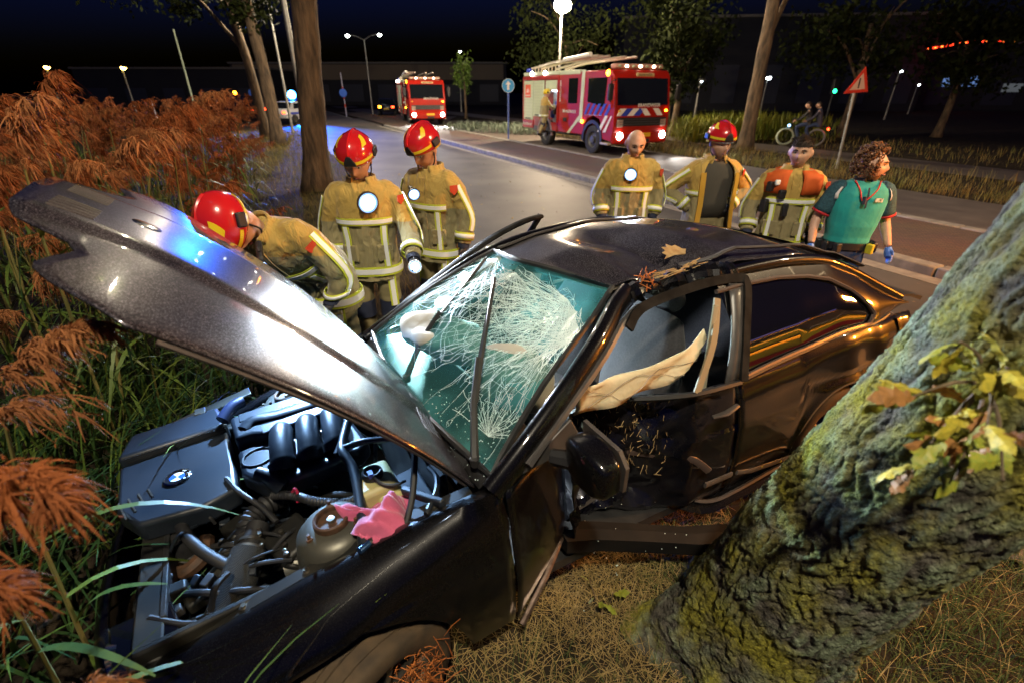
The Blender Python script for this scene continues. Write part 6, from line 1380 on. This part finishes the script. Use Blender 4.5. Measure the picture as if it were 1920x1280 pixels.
def fire_engine(label, loc, yaw, stripes=True, lit=True):
    t = thing('fire_engine', label, 'fire engine', loc, (0, 0, R_(yaw)), 'fire engines on the road')
    def B(n, c, d, m, par=t, bev=.02, rot=None): q = MB(); q.box(c, d, rot); return q.build(n, m, par, bevel=bev)
    B('chassis', (-.1, 0, .62), (6.9, 1.5, .26), m_blk)
    rb = B('rear_body', (-2.0, .22, 1.72), (3.2, 2.0, 2.04), m_fred)
    for sg in (-1, 1):
        y = sg * 1.22
        for n, c, d in (('lower_skirt', (-3.1, y, .80), (1.05, .06, .34)), ('lower_skirt', (-.68, y, .78), (.58, .06, .36)), ('upper_frame', (-2.0, y, 2.66), (3.24, .07, .16)), ('corner_post', (-3.58, y, 1.75), (.10, .07, 1.7)), ('post', (-.43, y, 1.72), (.12, .07, 1.75))): B(n, c, d, m_fred, rb)
        B('rear_skirt', (-1.45, y, 1.10), (1.2, .05, .06), m_fred, rb)
        for k, x in enumerate((-3.1, -2.12, -1.02)):
            wd = .92
            if k == 2 and sg < 0:
                B('shutter_half', (x, y, 2.38), (.94, .04, .34), m_cream, rb, .006); 
                lk = B('locker_wall', (x, -.80, 1.58), (.98, .02, 1.3), mat('locker_grey', (.30, .32, .33), .5), rb, 0)
                B('locker_lamp', (x, -.93, 2.16), (.7, .10, .05), E_INT, lk, 0)
                for i in range(5): B('equipment', (x - .36 + .18 * i, -.90, 1.25 + .18 * (i % 3)), (.14, .14, .3 + .08 * (i % 2)), RNG.choice([m_blk, m_blue, m_steel, m_boot]), lk, .02)
                B('shelf', (x, -.98, 1.62), (.92, .4, .02), m_alu, lk, 0)
            else:
                lo = .98 if k == 0 else 1.14; s_ = B('shutter', (x, y, (2.56 + lo) / 2), (wd, .04, 2.56 - lo), m_cream, rb, .006)
                for i in range(12): B('slat', (x, y + sg * .022, lo + .06 + i * (2.5 - lo) / 12), (wd - .03, .006, .008), mat('slat_shadow', (.34, .36, .27), .6), s_, 0)
                B('bar_handle', (x, y + sg * .03, lo + .06), (.5, .03, .04), m_blk, s_, .008)
        B('locker_step', (-1.0, y * 1.03, .62), (1.0, .22, .05), m_blk, rb)
    # orange square sticker with white print
    B('sticker', (-3.12, -1.246, 2.15), (.52, .006, .52), mat('sticker_orange', (.75, .09, .02), .5), rb, 0)
    text('sticker_print', 'afs', .26, m_white, rb, (-3.12, -1.252, 2.17), (R_(90), 0, 0)); text('sticker_print', 'BRANDWEER', .07, m_white, rb, (-3.12, -1.252, 1.97), (R_(90), 0, 0))
    text('lettering', 'Brandweer', .20, m_white, rb, (-3.12, -1.256, .80), (R_(90), 0, 0))
    B('roof_rim', (-2.0, 0, 2.82), (3.2, 2.44, .14), m_cream, rb)
    # cab
    q = MB(); prof = [(-.36, .62), (1.62, .62), (1.66, .95), (1.85, 1.22), (2.25, 1.32), (2.65, 1.22), (2.85, .95), (2.88, .55), (3.50, .50), (3.58, .9), (3.56, 1.62), (3.38, 2.62), (3.22, 2.82), (-.36, 2.80)]
    q.prism(prof, -1.24, 1.24, 'y'); cab = q.build('cab', m_fred, t, bevel=.03)
    B('roof_edge', (.45, -1.20, 2.80), (1.55, .10, .16), m_cream, cab, .03); B('roof_edge', (.45, 1.20, 2.80), (1.55, .10, .16), m_cream, cab, .03)
    for sg in (-1, 1):
        y = sg * 1.245
        q = MB(); q.prism([(1.30, 1.05), (1.52, 1.05), (1.56, 2.86), (1.36, 2.86)], y - .012, y + .012, 'y'); q.build('pale_post', m_cream, cab)
        q = MB(); q.prism([(.42, .62), (.60, .62), (1.52, 1.30), (1.36, 1.36)], y - .006, y + .008, 'y'); q.build('pale_sash', m_cream, cab)
        q = MB(); q.prism([(.42, 1.72), (1.08, 1.72), (1.08, 2.60), (.42, 2.60)], y - .006, y + .006, 'y'); q.build('crew_window', m_vglass, cab)
        q = MB(); q.prism([(1.82, 1.80), (2.92, 1.62), (2.98, 2.58), (1.82, 2.58)], y - .006, y + .006, 'y'); q.build('door_window', m_vglass, cab)
        q = MB(); q.tube([(3.36, y * .99, 1.62), (3.22, y * .99, 2.62)], .05, 6); q.build('a_post', m_fred, cab)
        B('door_handle', (.25, y + sg * .02, 1.12), (.26, .03, .14), m_blk, cab, .01)
        B('side_marker', (1.58, y + sg * .03, 1.10), (.10, .05, .10), E_AMB if lit else m_blk, cab, .02)
        B('step', (3.15, y * .97, .42), (.5, .2, .08), m_alu, cab)
        q = MB(); q.tube([(3.5, y, 2.5), (3.62, y + sg * .26, 2.45), (3.62, y + sg * .26, 1.8)], .025, 6); ma = q.build('mirror_arm', m_blk, cab); B('mirror', (3.60, y + sg * .26, 2.12), (.10, .20, .52), m_blk, ma, .03)
        if stripes:
            for k in range(5):
                x0 = 1.70 + k * .34
                for z0, z1, m1 in ((1.36, 1.74, m_blue), (.80, 1.36, m_white)):
                    lo, hi = (z0, z1); sh = (hi - lo) * .75
                    pa = [(x0 - .1, lo), (x0 + .07, lo), (x0 + .07 + sh, hi), (x0 - .1 + sh, hi)]
                    pa = [(min(3.45, max(1.66, a)), c) for a, c in pa]
                    if lo < 1 and k < 3: pa = [(a, max(c, 1.36 - .02) if a < 2.75 and c < 1.3 else c) for a, c in pa]
                    if max(a for a, c in pa) - min(a for a, c in pa) > .05: q = MB(); q.prism(pa, y - .002, y + sg * .012, 'y'); q.build('diagonal_stripe', m1, cab)
    text('lettering', 'BRANDWEER', .17, m_white, cab, (.55, -1.252, 1.42), (R_(90), 0, 0)); text('lettering', 'BRANDWEER', .13, m_white, cab, (-.20, -1.252, 2.15), (R_(90), R_(-90), 0))
    # front
    q = MB(); q.loft([[(3.57, y, 1.70), (3.40, y, 2.56), (3.385, y, 2.56), (3.55, y, 1.70)] for y in (-1.12, -.4, .4, 1.12)]); ws_ = q.build('windscreen', m_vglass, cab)
    q = MB(); q.prism([(-1.15, 1.02), (1.15, 1.02), (1.1, 1.30), (-1.1, 1.30)], 3.565, 3.60, 'x'); gr = q.build('grille', m_blk, cab)
    for k in range(3): B('grille_bar', (3.605, 0, 1.08 + .08 * k), (.012, 2.0, .02), mat('grille_grey', (.06, .06, .065), .4), gr, 0)
    if stripes:
        for k in range(8):
            y0 = -1.12 + k * .28; left = k < 4; m1 = (m_white if k % 2 == 0 else m_blue) if left else (m_white if k % 2 == 0 else m_fred); sk = .12 if left else -.12
            q = MB(); q.prism([(y0 - sk, 1.36), (y0 + .26 - sk, 1.36), (y0 + .26 + sk, 1.60), (y0 + sk, 1.60)], 3.572, 3.590, 'x'); q.v = [(x, max(-1.15, min(1.15, y)), z) for x, y, z in q.v]; q.build('chevron', m1, cab)
    text('lettering', 'BRANDWEER', .17, m_white, cab, (3.59, .25, 1.69), (R_(90), 0, R_(90)))
    sg_ = B('roof_sign', (3.36, .1, 2.66), (.06, .8, .12), mat('sign_amber', (.6, .45, .2), .5), cab); text('sign_text', 'BRANDWEER', .10, m_blk, sg_, (3.393, .1, 2.66), (R_(90), 0, R_(90)))
    bm = B('bumper', (3.52, 0, .62), (.22, 2.44, .38), m_fred, t, .06); B('number_plate', (3.635, .15, .72), (.01, .55, .13), m_plate, bm, .004); B('winch', (3.62, .15, .52), (.06, .5, .12), m_blk, bm)
    for sg in (-1, 1):
        B('lamp_cluster', (3.585, sg * .98, 1.12), (.05, .28, .26), mat('lamp_housing', (.35, .25, .2), .2), bm, .05)
        q = MB(); q.lathe([(0, .01), (.13, .0)], 16, (3.645, sg * .98, .70), 'x'); q.build('headlight', E_HEAD if lit else m_chrome, bm)
        if lit: l = lamp('headlight_beam', 'SPOT', (3.72, sg * .98, .72), 900, (1, .95, .88), .1, cone=75, blend=.7); l.parent = t; l.rotation_euler = (0, R_(-84), 0)
        B('indicator', (3.60, sg * 1.05, 1.52), (.03, .10, .06), E_AMB if sg > 0 else m_plate, bm, .01)
    # roof: light bar, ladders, work lamps
    lb = B('light_bar', (3.0, 0, 2.93), (.34, 2.1, .16), mat('lightbar', (.5, .25, .18), .3), t, .05)
    for k in range(7): B('bar_lamp', (3.18, -.9 + .3 * k, 2.93), (.04, .12, .08), E_WARM if k % 2 else m_cream, lb, .02)
    ld = None
    for y in (-.95, -.45, .3, .8):
        q = MB(); q.tube([(-3.3, y, 3.05), (-1.5, y, 3.22), (1.9, y, 3.30)], .045, 6)
        o = q.build('ladder_rail' if ld else 'roof_ladder', m_alu, ld or t); ld = ld or o
    for k in range(13): q = MB(); x = -3.1 + .38 * k; q.tube([(x, -.95, 3.1 + .04 * k * .5), (x, -.45, 3.1 + .04 * k * .5)], .02, 5); q.build('rung', m_alu, ld); 
    for k in range(8): q = MB(); x = -3.2 + .30 * k; q.tube([(x, -1.0, 2.86), (x, -1.0, 3.10)], .022, 5); q.build('stanchion', m_alu, ld)
    q = MB(); q.tube([(-.4, -1.02, 3.26), (1.5, -1.02, 3.36)], .08, 8); q.build('suction_tube', m_white, ld)
    for x in (-2.75, -1.55):
        q = MB(); q.ell((x, -1.26, 2.83), (.09, .05, .09), 12, 8); q.build('work_lamp', emis('work_lamp_glow', (1, .92, .8), 30), t)
    q = MB(); q.ell((3.0, -1.22, 2.72), (.12, .06, .10), 12, 8); q.build('spot_lamp', E_AMB, t)
    B('rear_beacon', (-3.45, -1.0, 2.98), (.25, .25, .16), mat('beacon_blue', (.03, .06, .5), .2), t, .05); B('tail_marker', (-3.62, -1.2, .98), (.06, .08, .10), E_AMB, t, .02)
    for x in (2.25, -1.45):
        for y in (-1.08, 1.08): truck_wheel(t, x, y)
        for y in (-1.2, 1.2): arch_ring(t, x, y, .56, m_blk if x > 0 else mat('mud_grey', (.3, .2, .18), .5))
    return t
T1 = fire_engine('large red and cream fire engine parked across the road with open locker', (3.2, 22.5, 0), -64.5)
T2 = fire_engine('smaller-looking distant red fire engine facing us with headlights on', (-6.9, 40.2, 0), -72, stripes=False)
def tw(t, p): return Matrix.Translation(t.location) @ t.rotation_euler.to_matrix().to_4x4() @ Vector(p)
p = tw(T1, (-1.0, -1.55, .42))
person('small firefighter in yellow helmet stepping up to the open locker of the fire engine', p, 112, 1.74, J={'elr': (-.30, -.12, 1.22), 'wrr': (-.25, -.40, 1.15), 'ell': (.30, -.05, 1.2), 'wrl': (.26, -.30, 1.1), 'kneel': (.12, -.15, .56), 'ankl': (.12, -.05, .22), 'kneer': (-.14, .10, .48), 'ankr': (-.15, .30, .12)}, helmet='yellow', detail=False, gloves=(m_glove, m_glove), lean=6, hpitch=0)
def small_car(label, loc, yaw, paint, L=4.3, W=1.75, Hh=1.5, estate=False, group=None, tail=True, head=False, trim=None):
    t = thing('parked_car', label, 'car', loc, (0, 0, R_(yaw)), group); h = L / 2; w = W / 2
    secs = [(-h, .55, .86, .78), (-h + .08, .40, .96, .9), (-h * .55, .30, 1.0, .96), (0, .28, .98, 1.0), (h * .45, .28, .95, 1.0), (h * .75, .30, .86, .97), (h - .08, .36, .72, .88), (h, .45, .62, .76)]
    q = MB(); q.loft([[(x, w * k * s * c_, z) for s, c_, z in ((-1, .9, lo), (-1, 1, lo + .18), (-1, 1, (lo + hi) / 2), (-1, .95, hi), (1, .95, hi), (1, 1, (lo + hi) / 2), (1, 1, lo + .18), (1, .9, lo))] for x, lo, hi, k in secs]); bd = q.build('body', paint, t, smooth=50)
    rear = -h + .10 if estate else -h * .72
    cab_ = [(rear, .97, .97), (rear + (.10 if estate else .35), Hh - .04, .80), (rear + .7, Hh, .80), (h * .10, Hh - .03, .79), (h * .50, .97, .93)]
    q = MB(); q.loft([[(x, -w * .93 * (.93 if z > 1.2 else 1), .95 if z < 1.0 else .95) for x, z, k in cab_]] + [[(x, -w * k, z) for x, z, k in cab_]] + [[(x, w * k, z) for x, z, k in cab_]] + [[(x, w * .93 * (.93 if z > 1.2 else 1), .95) for x, z, k in cab_]], closed=False); q.build('roof', paint, t, smooth=30)
    for sg in (-1, 1):
        q = MB(); y = lambda z: sg * (w * lerp(.955, .80, (z - .96) / (Hh - .96)) + .012)
        pts = [(rear + .25, 1.02), (rear + .38 if not estate else rear + .2, Hh - .14), (h * .08, Hh - .12), (h * .38, 1.02)]
        q.add([(x, y(z), z) for x, z in pts], [(0, 1, 2, 3)]); q.build('side_window', m_vglass, bd)
        q = MB(); q.box((h - .06, sg * w * .62, .66), (.10, .34, .12)); q.build('headlamp', E_HEAD if head else m_chrome, bd, bevel=.02)
        q = MB(); q.box((-h + .03, sg * w * .72, .78), (.08, .26, .16)); q.build('tail_lamp', E_RED if tail else MATS['red_lamp_lens'], bd, bevel=.02)
        q = MB(); q.box((h * .36, sg * (w + .09), 1.0), (.10, .18, .12)); q.build('door_mirror', paint, bd, bevel=.03)
        for x in (-h * .62, h * .62):
            q = MB(); q.lathe([(.19, -.10), (.29, -.10), (.315, -.06), (.315, .06), (.29, .10), (.19, .10)], 22, (x, sg * (w - .10), .315), 'y'); wl = q.build('wheel', m_tyre, t)
            q = MB(); q.lathe([(.19, sg * .09), (.06, sg * .08), (0, sg * .09)], 18, (x, sg * (w - .10), .315), 'y'); q.build('rim', m_steel, wl)
        if trim: q = MB(); q.box((0, sg * (w * .995 + .006), .72), (L * .8, .012, .12)); q.build('side_stripe', trim, bd)
    q = MB(); q.add([(rear + .02, -w * .80, 1.02), (rear + .02, w * .80, 1.02), (rear + (.10 if estate else .32), w * .70, Hh - .10), (rear + (.10 if estate else .32), -w * .70, Hh - .10)], [(0, 1, 2, 3)]); q.v = [(x - .02, y, z + .01) for x, y, z in q.v]; q.build('rear_window', m_vglass, bd)
    q = MB(); q.add([(h * .51, -w * .84, 1.0), (h * .51, w * .84, 1.0), (h * .14, w * .70, Hh - .07), (h * .14, -w * .70, Hh - .07)], [(0, 1, 2, 3)]); q.v = [(x + .02, y, z + .015) for x, y, z in q.v]; q.build('windscreen', m_vglass, bd)
    q = MB(); q.box((-h - .005, 0, .62), (.012, .5, .11)); q.build('number_plate', m_plate, bd)
    return t
m_carblk = mat('dark_car_paint', (.012, .013, .016), .2, coat=.8); m_ambu = mat('ambulance_yellow', (.75, .50, .02), .35, coat=.5); m_ared = mat('ambulance_red', (.5, .02, .02), .4)
small_car('dark car beside the blue-lit road right of the thick trunk', (-20.5, 52, 0), 150, m_carblk, group='cars far down the road', head=True)
c2 = small_car('dark car with amber tail lamp half behind the distant fire engine', (-12.6, 54, 0), 100, m_carblk, group='cars far down the road')
q = MB(); q.ell((-2.15, .62, .80), (.05, .14, .10), 10, 6); q.build('indicator', E_AMB, c2)
pc_ = small_car('police car with blue beacon hidden behind the thick trunk', (-16.3, 40.5, 0), 70, mat('police_white', (.5, .5, .52), .3, coat=.5), group='cars far down the road', head=True, trim=m_blue)
q = MB(); q.box((0, 0, 1.58), (.3, 1.1, .10)); lb_ = q.build('light_bar', m_blue, pc_, bevel=.03)
q = MB(); q.ell((0, .30, 1.90), (.30, .30, .30), 14, 9); q.build('beacon', emis('blue_beacon_core', (.04, .30, 1.0), 40), pc_)
l = lamp('blue_beacon_light', 'SPOT', tw(pc_, (0, .1, 2.1)), 60000, (.01, .13, 1.0), .2, target=(-10.5, 26, 0), cone=50, blend=.8)
vn = small_car('recovery van with amber beacon far left beyond the reeds', (-23.6, 46, 0), 160, m_carblk, 4.6, 1.9, 1.85, True, group='cars far down the road')
q = MB(); q.ell((0, 0, 2.02), (.16, .16, .13), 12, 8); q.build('beacon', E_AMB, vn)
# vehicles parked to the right of the picture: they show in the paint and side glass
for lab, loc, yaw in (('yellow ambulance estate mirrored in the side glass of the wreck', (7.3, .6, .0), 118), ('second yellow ambulance car mirrored low in the rear side glass', (8.6, -3.4, .0), 112)):
    a_ = small_car(lab, loc, yaw, m_ambu, 4.7, 1.85, 1.62, True, 'ambulances parked right of the frame', True, False, m_ared)
    text('lettering', 'AMBULANCE', .24, m_ared, a_, (0, .945, .92), (R_(90), 0, pi), .004); text('lettering', 'AMBULANCE', .24, m_ared, a_, (0, -.945, .92), (R_(90), 0, 0), .004)
    q = MB(); q.box((.1, 0, 1.68), (.30, 1.2, .10)); lb2 = q.build('light_bar', mat('beacon_blue', (.03, .06, .5), .2), a_, bevel=.03)
    q = MB(); q.ell((1.85, -.1, 1.75), (.10, .10, .09), 12, 8); q.build('amber_beacon', E_AMB, a_); q = MB(); q.tube([(1.85, -.1, .95), (1.85, -.1, 1.7)], .02, 6); q.build('beacon_stalk', m_blk, a_)
AMB = lamp('amber_beacon_light', 'POINT', (6.48, 2.30, 2.0), 1000, (1.0, .30, .03), .12)

# ------------------------------------------------------------------ street lamps, signs, cyclists, buildings
m_pole = mat('galvanised_pole', (.30, .30, .28), .5, .5, col2=(.22, .22, .2), scale=6)
def street_lamp(label, base, h, heads, glow, r=.16, power=0, col=(1, .75, .45), group='street lamps'):
    t = thing('street_lamp', label, 'street lamp', base, group=group)
    q = MB(); q.tube([(0, 0, 0), (0, 0, 1.2), (0, 0, h)], [.09, .075, .05], 10); q.build('pole', m_pole, t)
    for dx, dy, dz in heads:
        q = MB(); q.tube(bez([(0, 0, h - .05), (dx * .5, dy * .5, h + dz * .8), (dx, dy, h + dz)], 4), .035, 6); q.build('arm', m_pole, t)
        q = MB(); q.ell((dx, dy, h + dz + .05), (.30, .18, .09), 12, 6); hd_ = q.build('lamp_head', m_pole, t)
        q = MB(); q.ell((dx, dy, h + dz - .02), (r, r, r * .75), 14, 9); q.build('globe', glow, hd_)
        if power: l = lamp('lamp_light', 'POINT', (dx, dy, h + dz - .30), power, col, .22); l.parent = t
    return t
G_BIG = emis('street_lamp_glow', (1.0, .80, .58), 90); G_YEL = emis('yellow_lamp_glow', (1.0, .62, .10), 40)
street_lamp('very bright warm street lamp above the parked fire engine', (2.45, 28.6, 0), 5.75, [(.0, -.5, .1)], G_BIG, .42, 8500, (1.0, .76, .50))
street_lamp('unseen street lamp added behind the viewpoint as front fill', (-.8, -3.1, 0), 8.3, [(1.1, .6, .3)], G_BIG, .20, 2150, (1.0, .88, .66))  # added unseen lamp, fills the camera side of people, trunk and wreck
street_lamp('assumed unseen street lamp beyond the right edge lighting the wreck', (9.9, 2.0, 0), 6.6, [(-.9, .2, .1)], G_BIG, .20, 1700, (1.0, .74, .42))  # lamp assumed out of view, gives the warm light from the right
street_lamp('tall twin-armed street lamp beyond the thick trunk', (-14.4, 55, 0), 6.6, [(-1.55, 0, .35), (1.55, 0, .42)], emis('twin_lamp_glow', (.9, 1.0, .92), 30), .20)
street_lamp('small far lamp above the lime green tree', (-5.7, 60, 0), 5.9, [(.1, 0, .05)], emis('twin_lamp_glow', (.9, 1.0, .92), 30), .16)
street_lamp('leftmost yellow lamp above the reeds', (-38.0, 45, 0), 3.9, [(.1, 0, 0)], G_YEL, .20)
street_lamp('second yellow lamp from the left above the reeds', (-31.8, 45, 0), 3.85, [(.1, 0, 0)], G_YEL, .20)
street_lamp('white wall lamp left of the leaning trunk on the right', (21.0, 45, 0), 3.1, [(.1, 0, .05)], E_COOL, .20)
street_lamp('pale lamp behind the triangular sign', (31, 44, 0), 3.6, [(.1, 0, 0)], E_COOL, .13)
street_lamp('small white lamp far right under the red strip', (41.0, 55, 0), 2.75, [(.1, 0, 0)], E_COOL, .14)
street_lamp('small white lamp right of the parked engine mirror', (12.4, 36, 0), 2.75, [(.1, 0, 0)], E_COOL, .09)
def post(label, base, h, r, m, lean=(0, 0), cat='pole', name='pole', group='poles along the left verge'):
    t = thing(name, label, cat, base, group=group); q = MB(); q.tube([(0, 0, 0), (lean[0], lean[1], h)], [r, r * .7], 8); q.build('shaft', m, t); q = MB(); q.ell((lean[0], lean[1], h), (r, r, r * .5), 8, 5); q.build('cap', m, t); return t
post('slim pale pole rising from the reeds at upper left', (-20.8, 35, -.3), 5.8, .07, mat('pole_pale', (.35, .42, .30), .5))
street_lamp('tall pole just left of the thick trunk with an assumed lamp head above the view', (-12.5, 29.8, 0), 8.0, [(1.9, -.6, .3)], G_BIG, .22, 4500, (1.0, .84, .62))  # pole is seen, unseen lamp head added to light road and fire engine
street_lamp('added street lamp hidden behind the thick trunk, its head above the view', (-5.45, 13.9, 0), 8.3, [(1.6, -.5, .3)], G_BIG, .20, 4600, (1.0, .86, .66))  # added hidden lamp, lights mossy trunk and road, rims people from behind
post('short pale bollard pole left of the yellow-lit reeds', (-17.4, 26, -.3), 2.1, .05, mat('pole_lilac', (.38, .36, .42), .5), (-.1, 0))
for i, (x, y) in enumerate([(-24.0, 50), (-15.6, 50)]):
    pl = post(['blue-lit striped post left of the slim tree pair', 'blue-lit post on the traffic island'][i], (x, y, 0), 3.6, .06, mat('post_blue_white', (.45, .45, .55), .5))
    for k in range(3): q = MB(); q.cyl((0, 0, .8 + .7 * k), (0, 0, 1.1 + .7 * k), .075, 10); q.build('red_band', mat('band_red', (.5, .06, .03), .5), pl)
    q = MB(); q.cyl((0, -.06, 2.0), (0, -.09, 2.0), .35, 20); q.build('round_plate', mat('plate_blue', (.05, .15, .6), .4), pl)
t = thing('round_sign', 'round blue sign with white symbol left of the parked fire engine', 'sign', (-.18, 26, 0)); q = MB(); q.tube([(0, 0, 0), (0, 0, 2.2)], .04, 8); q.build('post', mat('post_blue', (.05, .10, .35), .5), t)
q = MB(); q.cyl((0, -.045, 2.38), (0, -.07, 2.38), .30, 28); pl = q.build('plate', mat('sign_blue', (.03, .30, .62), .35), t)
q = MB(); q.lathe([(.285, -.072), (.30, -.074), (.30, -.07)], 28, (0, 0, 2.38), 'y'); q.build('rim', m_white, pl)
q = MB(); q.prism([(-.05, -.18), (.05, -.18), (.05, .05), (.13, .05), (0, .20), (-.13, .05), (-.05, .05)], -.078, -.072, 'y'); q.v = [(x, y, z + 2.38) for x, y, z in q.v]; q.build('arrow', m_white, pl)
t = thing('warning_sign', 'red-edged triangular warning sign on a leaning post', 'sign', (9.98, 15.55, 0), (0, R_(-4), R_(8))); q = MB(); q.tube([(0, 0, 0), (0, 0, 2.15)], .035, 8); q.build('post', m_pole, t)
def tri(s): return [(-.52 * s, -.40 * s), (.52 * s, -.40 * s), (0 + .18 * s, .50 * s)]
q = MB(); q.prism(tri(.72), -.06, -.045, 'y'); q.v = [(x, y, z + 2.40) for x, y, z in q.v]; pl = q.build('plate', mat('sign_red', (.55, .04, .02), .4), t)
q = MB(); q.prism(tri(.46), -.066, -.061, 'y'); q.v = [(x + .01, y, z + 2.375) for x, y, z in q.v]; q.build('field', mat('sign_field', (.62, .42, .34), .5), pl)
q = MB(); q.box((.03, -.068, 2.38), (.045, .006, .20)); q.box((.03, -.068, 2.25), (.045, .006, .04)); q.build('symbol', m_blk, pl)
t = thing('traffic_light', 'distant green traffic light between the cyclists and the sign', 'traffic light', (20.2, 34, 0)); q = MB(); q.tube([(0, 0, 0), (0, 0, 2.1)], .06, 8); q.build('post', m_blk, t); q = MB(); q.box((0, 0, 2.4), (.3, .25, .85)); q.build('housing', m_blk, t, bevel=.03)
q = MB(); q.ell((0, -.14, 2.15), (.12, .05, .12), 12, 8); q.build('green_lamp', emis('green_signal', (.02, 1.0, .35), 6), t)
# bicycle with two riders
BP = Vector((12.3, 22.2, .05)); BY = R_(152)
t = thing('bicycle', 'fat-tyred bicycle with pale front tyre on the cycle path', 'bicycle', BP, (0, 0, BY))
for x, m_ in ((.58, mat('tyre_pale_green', (.42, .50, .38), .7)), (-.58, mat('tyre_grey', (.2, .2, .2), .7))):
    q = MB(); q.lathe([(.31 + .045 * cos(a), .045 * sin(a)) for a in np.linspace(0, 2 * pi, 9)], 28, (x, 0, .36), 'y'); w = q.build('wheel', m_, t)
    for k in range(10): a = k * pi / 5; q = MB(); q.tube([(x, 0, .36), (x + .3 * cos(a), 0, .36 + .3 * sin(a))], .004, 4); q.build('spoke', m_steel, w)
q = MB()
for a, b_ in (((.58, 0, .36), (.42, 0, .95)), ((.44, 0, .85), (-.12, 0, .42)), ((-.12, 0, .42), (-.25, 0, .88)), ((-.25, 0, .80), (.44, 0, .85)), ((-.12, 0, .42), (-.58, 0, .36)), ((-.58, 0, .36), (-.25, 0, .80)), ((.42, 0, .95), (.40, 0, 1.08))): q.tube([a, b_], .022, 6)
q.build('frame', m_blk, t); q = MB(); q.tube([(.34, -.30, 1.10), (.40, 0, 1.08), (.34, .30, 1.10)], .015, 6); q.build('handlebar', m_blk, t)
q = MB(); q.tube([(-.05, 0, .90), (-.65, 0, .86)], [.10, .12], 8); q.build('saddle', m_blk, t)
q = MB(); q.ell((.52, 0, .80), (.06, .05, .05), 10, 6); q.build('headlamp', emis('bike_lamp_glow', (.3, .6, 1.0), 6), t)
for k in (-.08, .08): q = MB(); q.ell((-.95, k, .70), (.04, .05, .05), 10, 6); q.build('rear_lamp', E_RED, t)
q = MB(); q.tube([(-.70, 0, .80), (-.95, 0, .76)], .03, 6); q.build('carrier', m_blk, t)
bm_ = Matrix.Translation(BP) @ Matrix.Rotation(BY, 4, 'Z'); yaw_b = math.degrees(BY) + 90
seatj = {'kneel': (.13, -.40, .80), 'ankl': (.13, -.28, .40), 'kneer': (-.13, -.40, .80), 'ankr': (-.13, -.28, .40), 'elr': (-.26, -.22, 1.22), 'wrr': (-.24, -.45, 1.12), 'ell': (.26, -.22, 1.22), 'wrl': (.24, -.45, 1.12)}
for lab, x in (('front rider in a dark top on the bicycle', -.18), ('rear rider in a dark top behind the first on the bicycle', -.55)):
    person(lab, bm_ @ Vector((x, 0, -.02)), yaw_b, 1.74, J=seatj, lean=10, outfit='plain', helmet=None, hair='short', detail=False, gloves=(m_skin2, m_skin2), trousers=mat('jeans', (.03, .05, .12), .8), skin=m_skin2, hpitch=0, group='riders on the bicycle', coatm=m_blk if x > -.3 else mat('grey_blue_top', (.05, .05, .08), .8))
# buildings
m_wall = mat('warehouse_wall', (.018, .020, .026), .8, col2=(.026, .027, .03), scale=.3); m_wallw = mat('warehouse_band', (.20, .16, .10), .7); m_edge = mat('roof_edge', (.18, .17, .14), .6)
def hall(label, c, size, band=None, yaw=0, panels=8, group='industrial halls behind the trees'):
    t = thing('warehouse', label, 'building', (c[0], c[1], 0), (0, 0, R_(yaw)), group); w, d, h = size
    q = MB(); q.box((0, d / 2, h / 2), (w, d, h)); wl = q.build('wall', m_wall, t)
    q = MB(); q.box((0, d / 2, h + .12), (w + .4, d + .4, .24)); q.build('roof_edge', m_edge, t)
    for k in range(panels): q = MB(); q.box((-w / 2 + (k + .5) * w / panels, -.03, h * .30), (w / panels * .55, .08, h * .42)); q.build('roller_door', mat('roller_door', (.04, .045, .06), .6), wl)
    if band: q = MB(); q.box((0, -.06, h * .80), (w * .98, .10, h * band)); q.build('pale_band', m_wallw, wl)
    return t
hall('long dark hall with pale wall band beyond the thick trunk', (-24, 92, 0), (46, 12, 6.2), .36)
hall('dark hall with pale roof edge above the reeds', (-50, 80, 0), (28, 12, 5.0), None, 0, 5)
hall('tall dark hall behind the leaning trunk on the right', (30, 64, 0), (34, 14, 9.5), None, -6, 7)
hb = hall('dark building under the red light strip at far right', (56, 66, 0), (36, 12, 7.0), None, -14, 6)
for k, (x, z, w, mm) in enumerate([(-11, 2.4, 2.6, 'p'), (-8, 2.3, 1.6, 'p'), (-3, 3.2, .8, 'b'), (-1.6, 3.2, .8, 'b'), (-.2, 3.2, .8, 'b'), (4, 2.5, 2.0, 'p')]):
    q = MB(); q.box((x, -.10, z), (w, .06, 1.1 if mm == 'b' else .9)); q.build('lit_window', emis('window_pale', (.55, .60, .65), .10) if mm == 'p' else emis('window_blue', (.25, .45, 1.0), .35), hb)
t = thing('light_strip', 'curved red LED strip glowing on the dark building at far right', 'light strip', (44, 60, 0)); q = MB(); pts = [(44.5, 60, 6.15), (47, 60, 6.55), (49, 60, 6.85), (51, 60, 6.85), (53.4, 60, 6.75)]; q.tube([(a - 44, 0, c) for a, b_, c in pts], .10, 6); q.build('tube', emis('red_led', (1.0, .035, .01), 3.5), t)
for k in range(16):
    f = k / 15 * 3.99; i = int(f); p0, p1 = Vector(pts[i]), Vector(pts[i + 1]); p = p0.lerp(p1, f - i) - Vector((44, 60, 0)); q = MB(); q.ell((p.x, -.12, p.z), (.12, .06, .06), 8, 5); q.build('led_cluster', emis('orange_led', (1.0, .25, .03), 4), t)
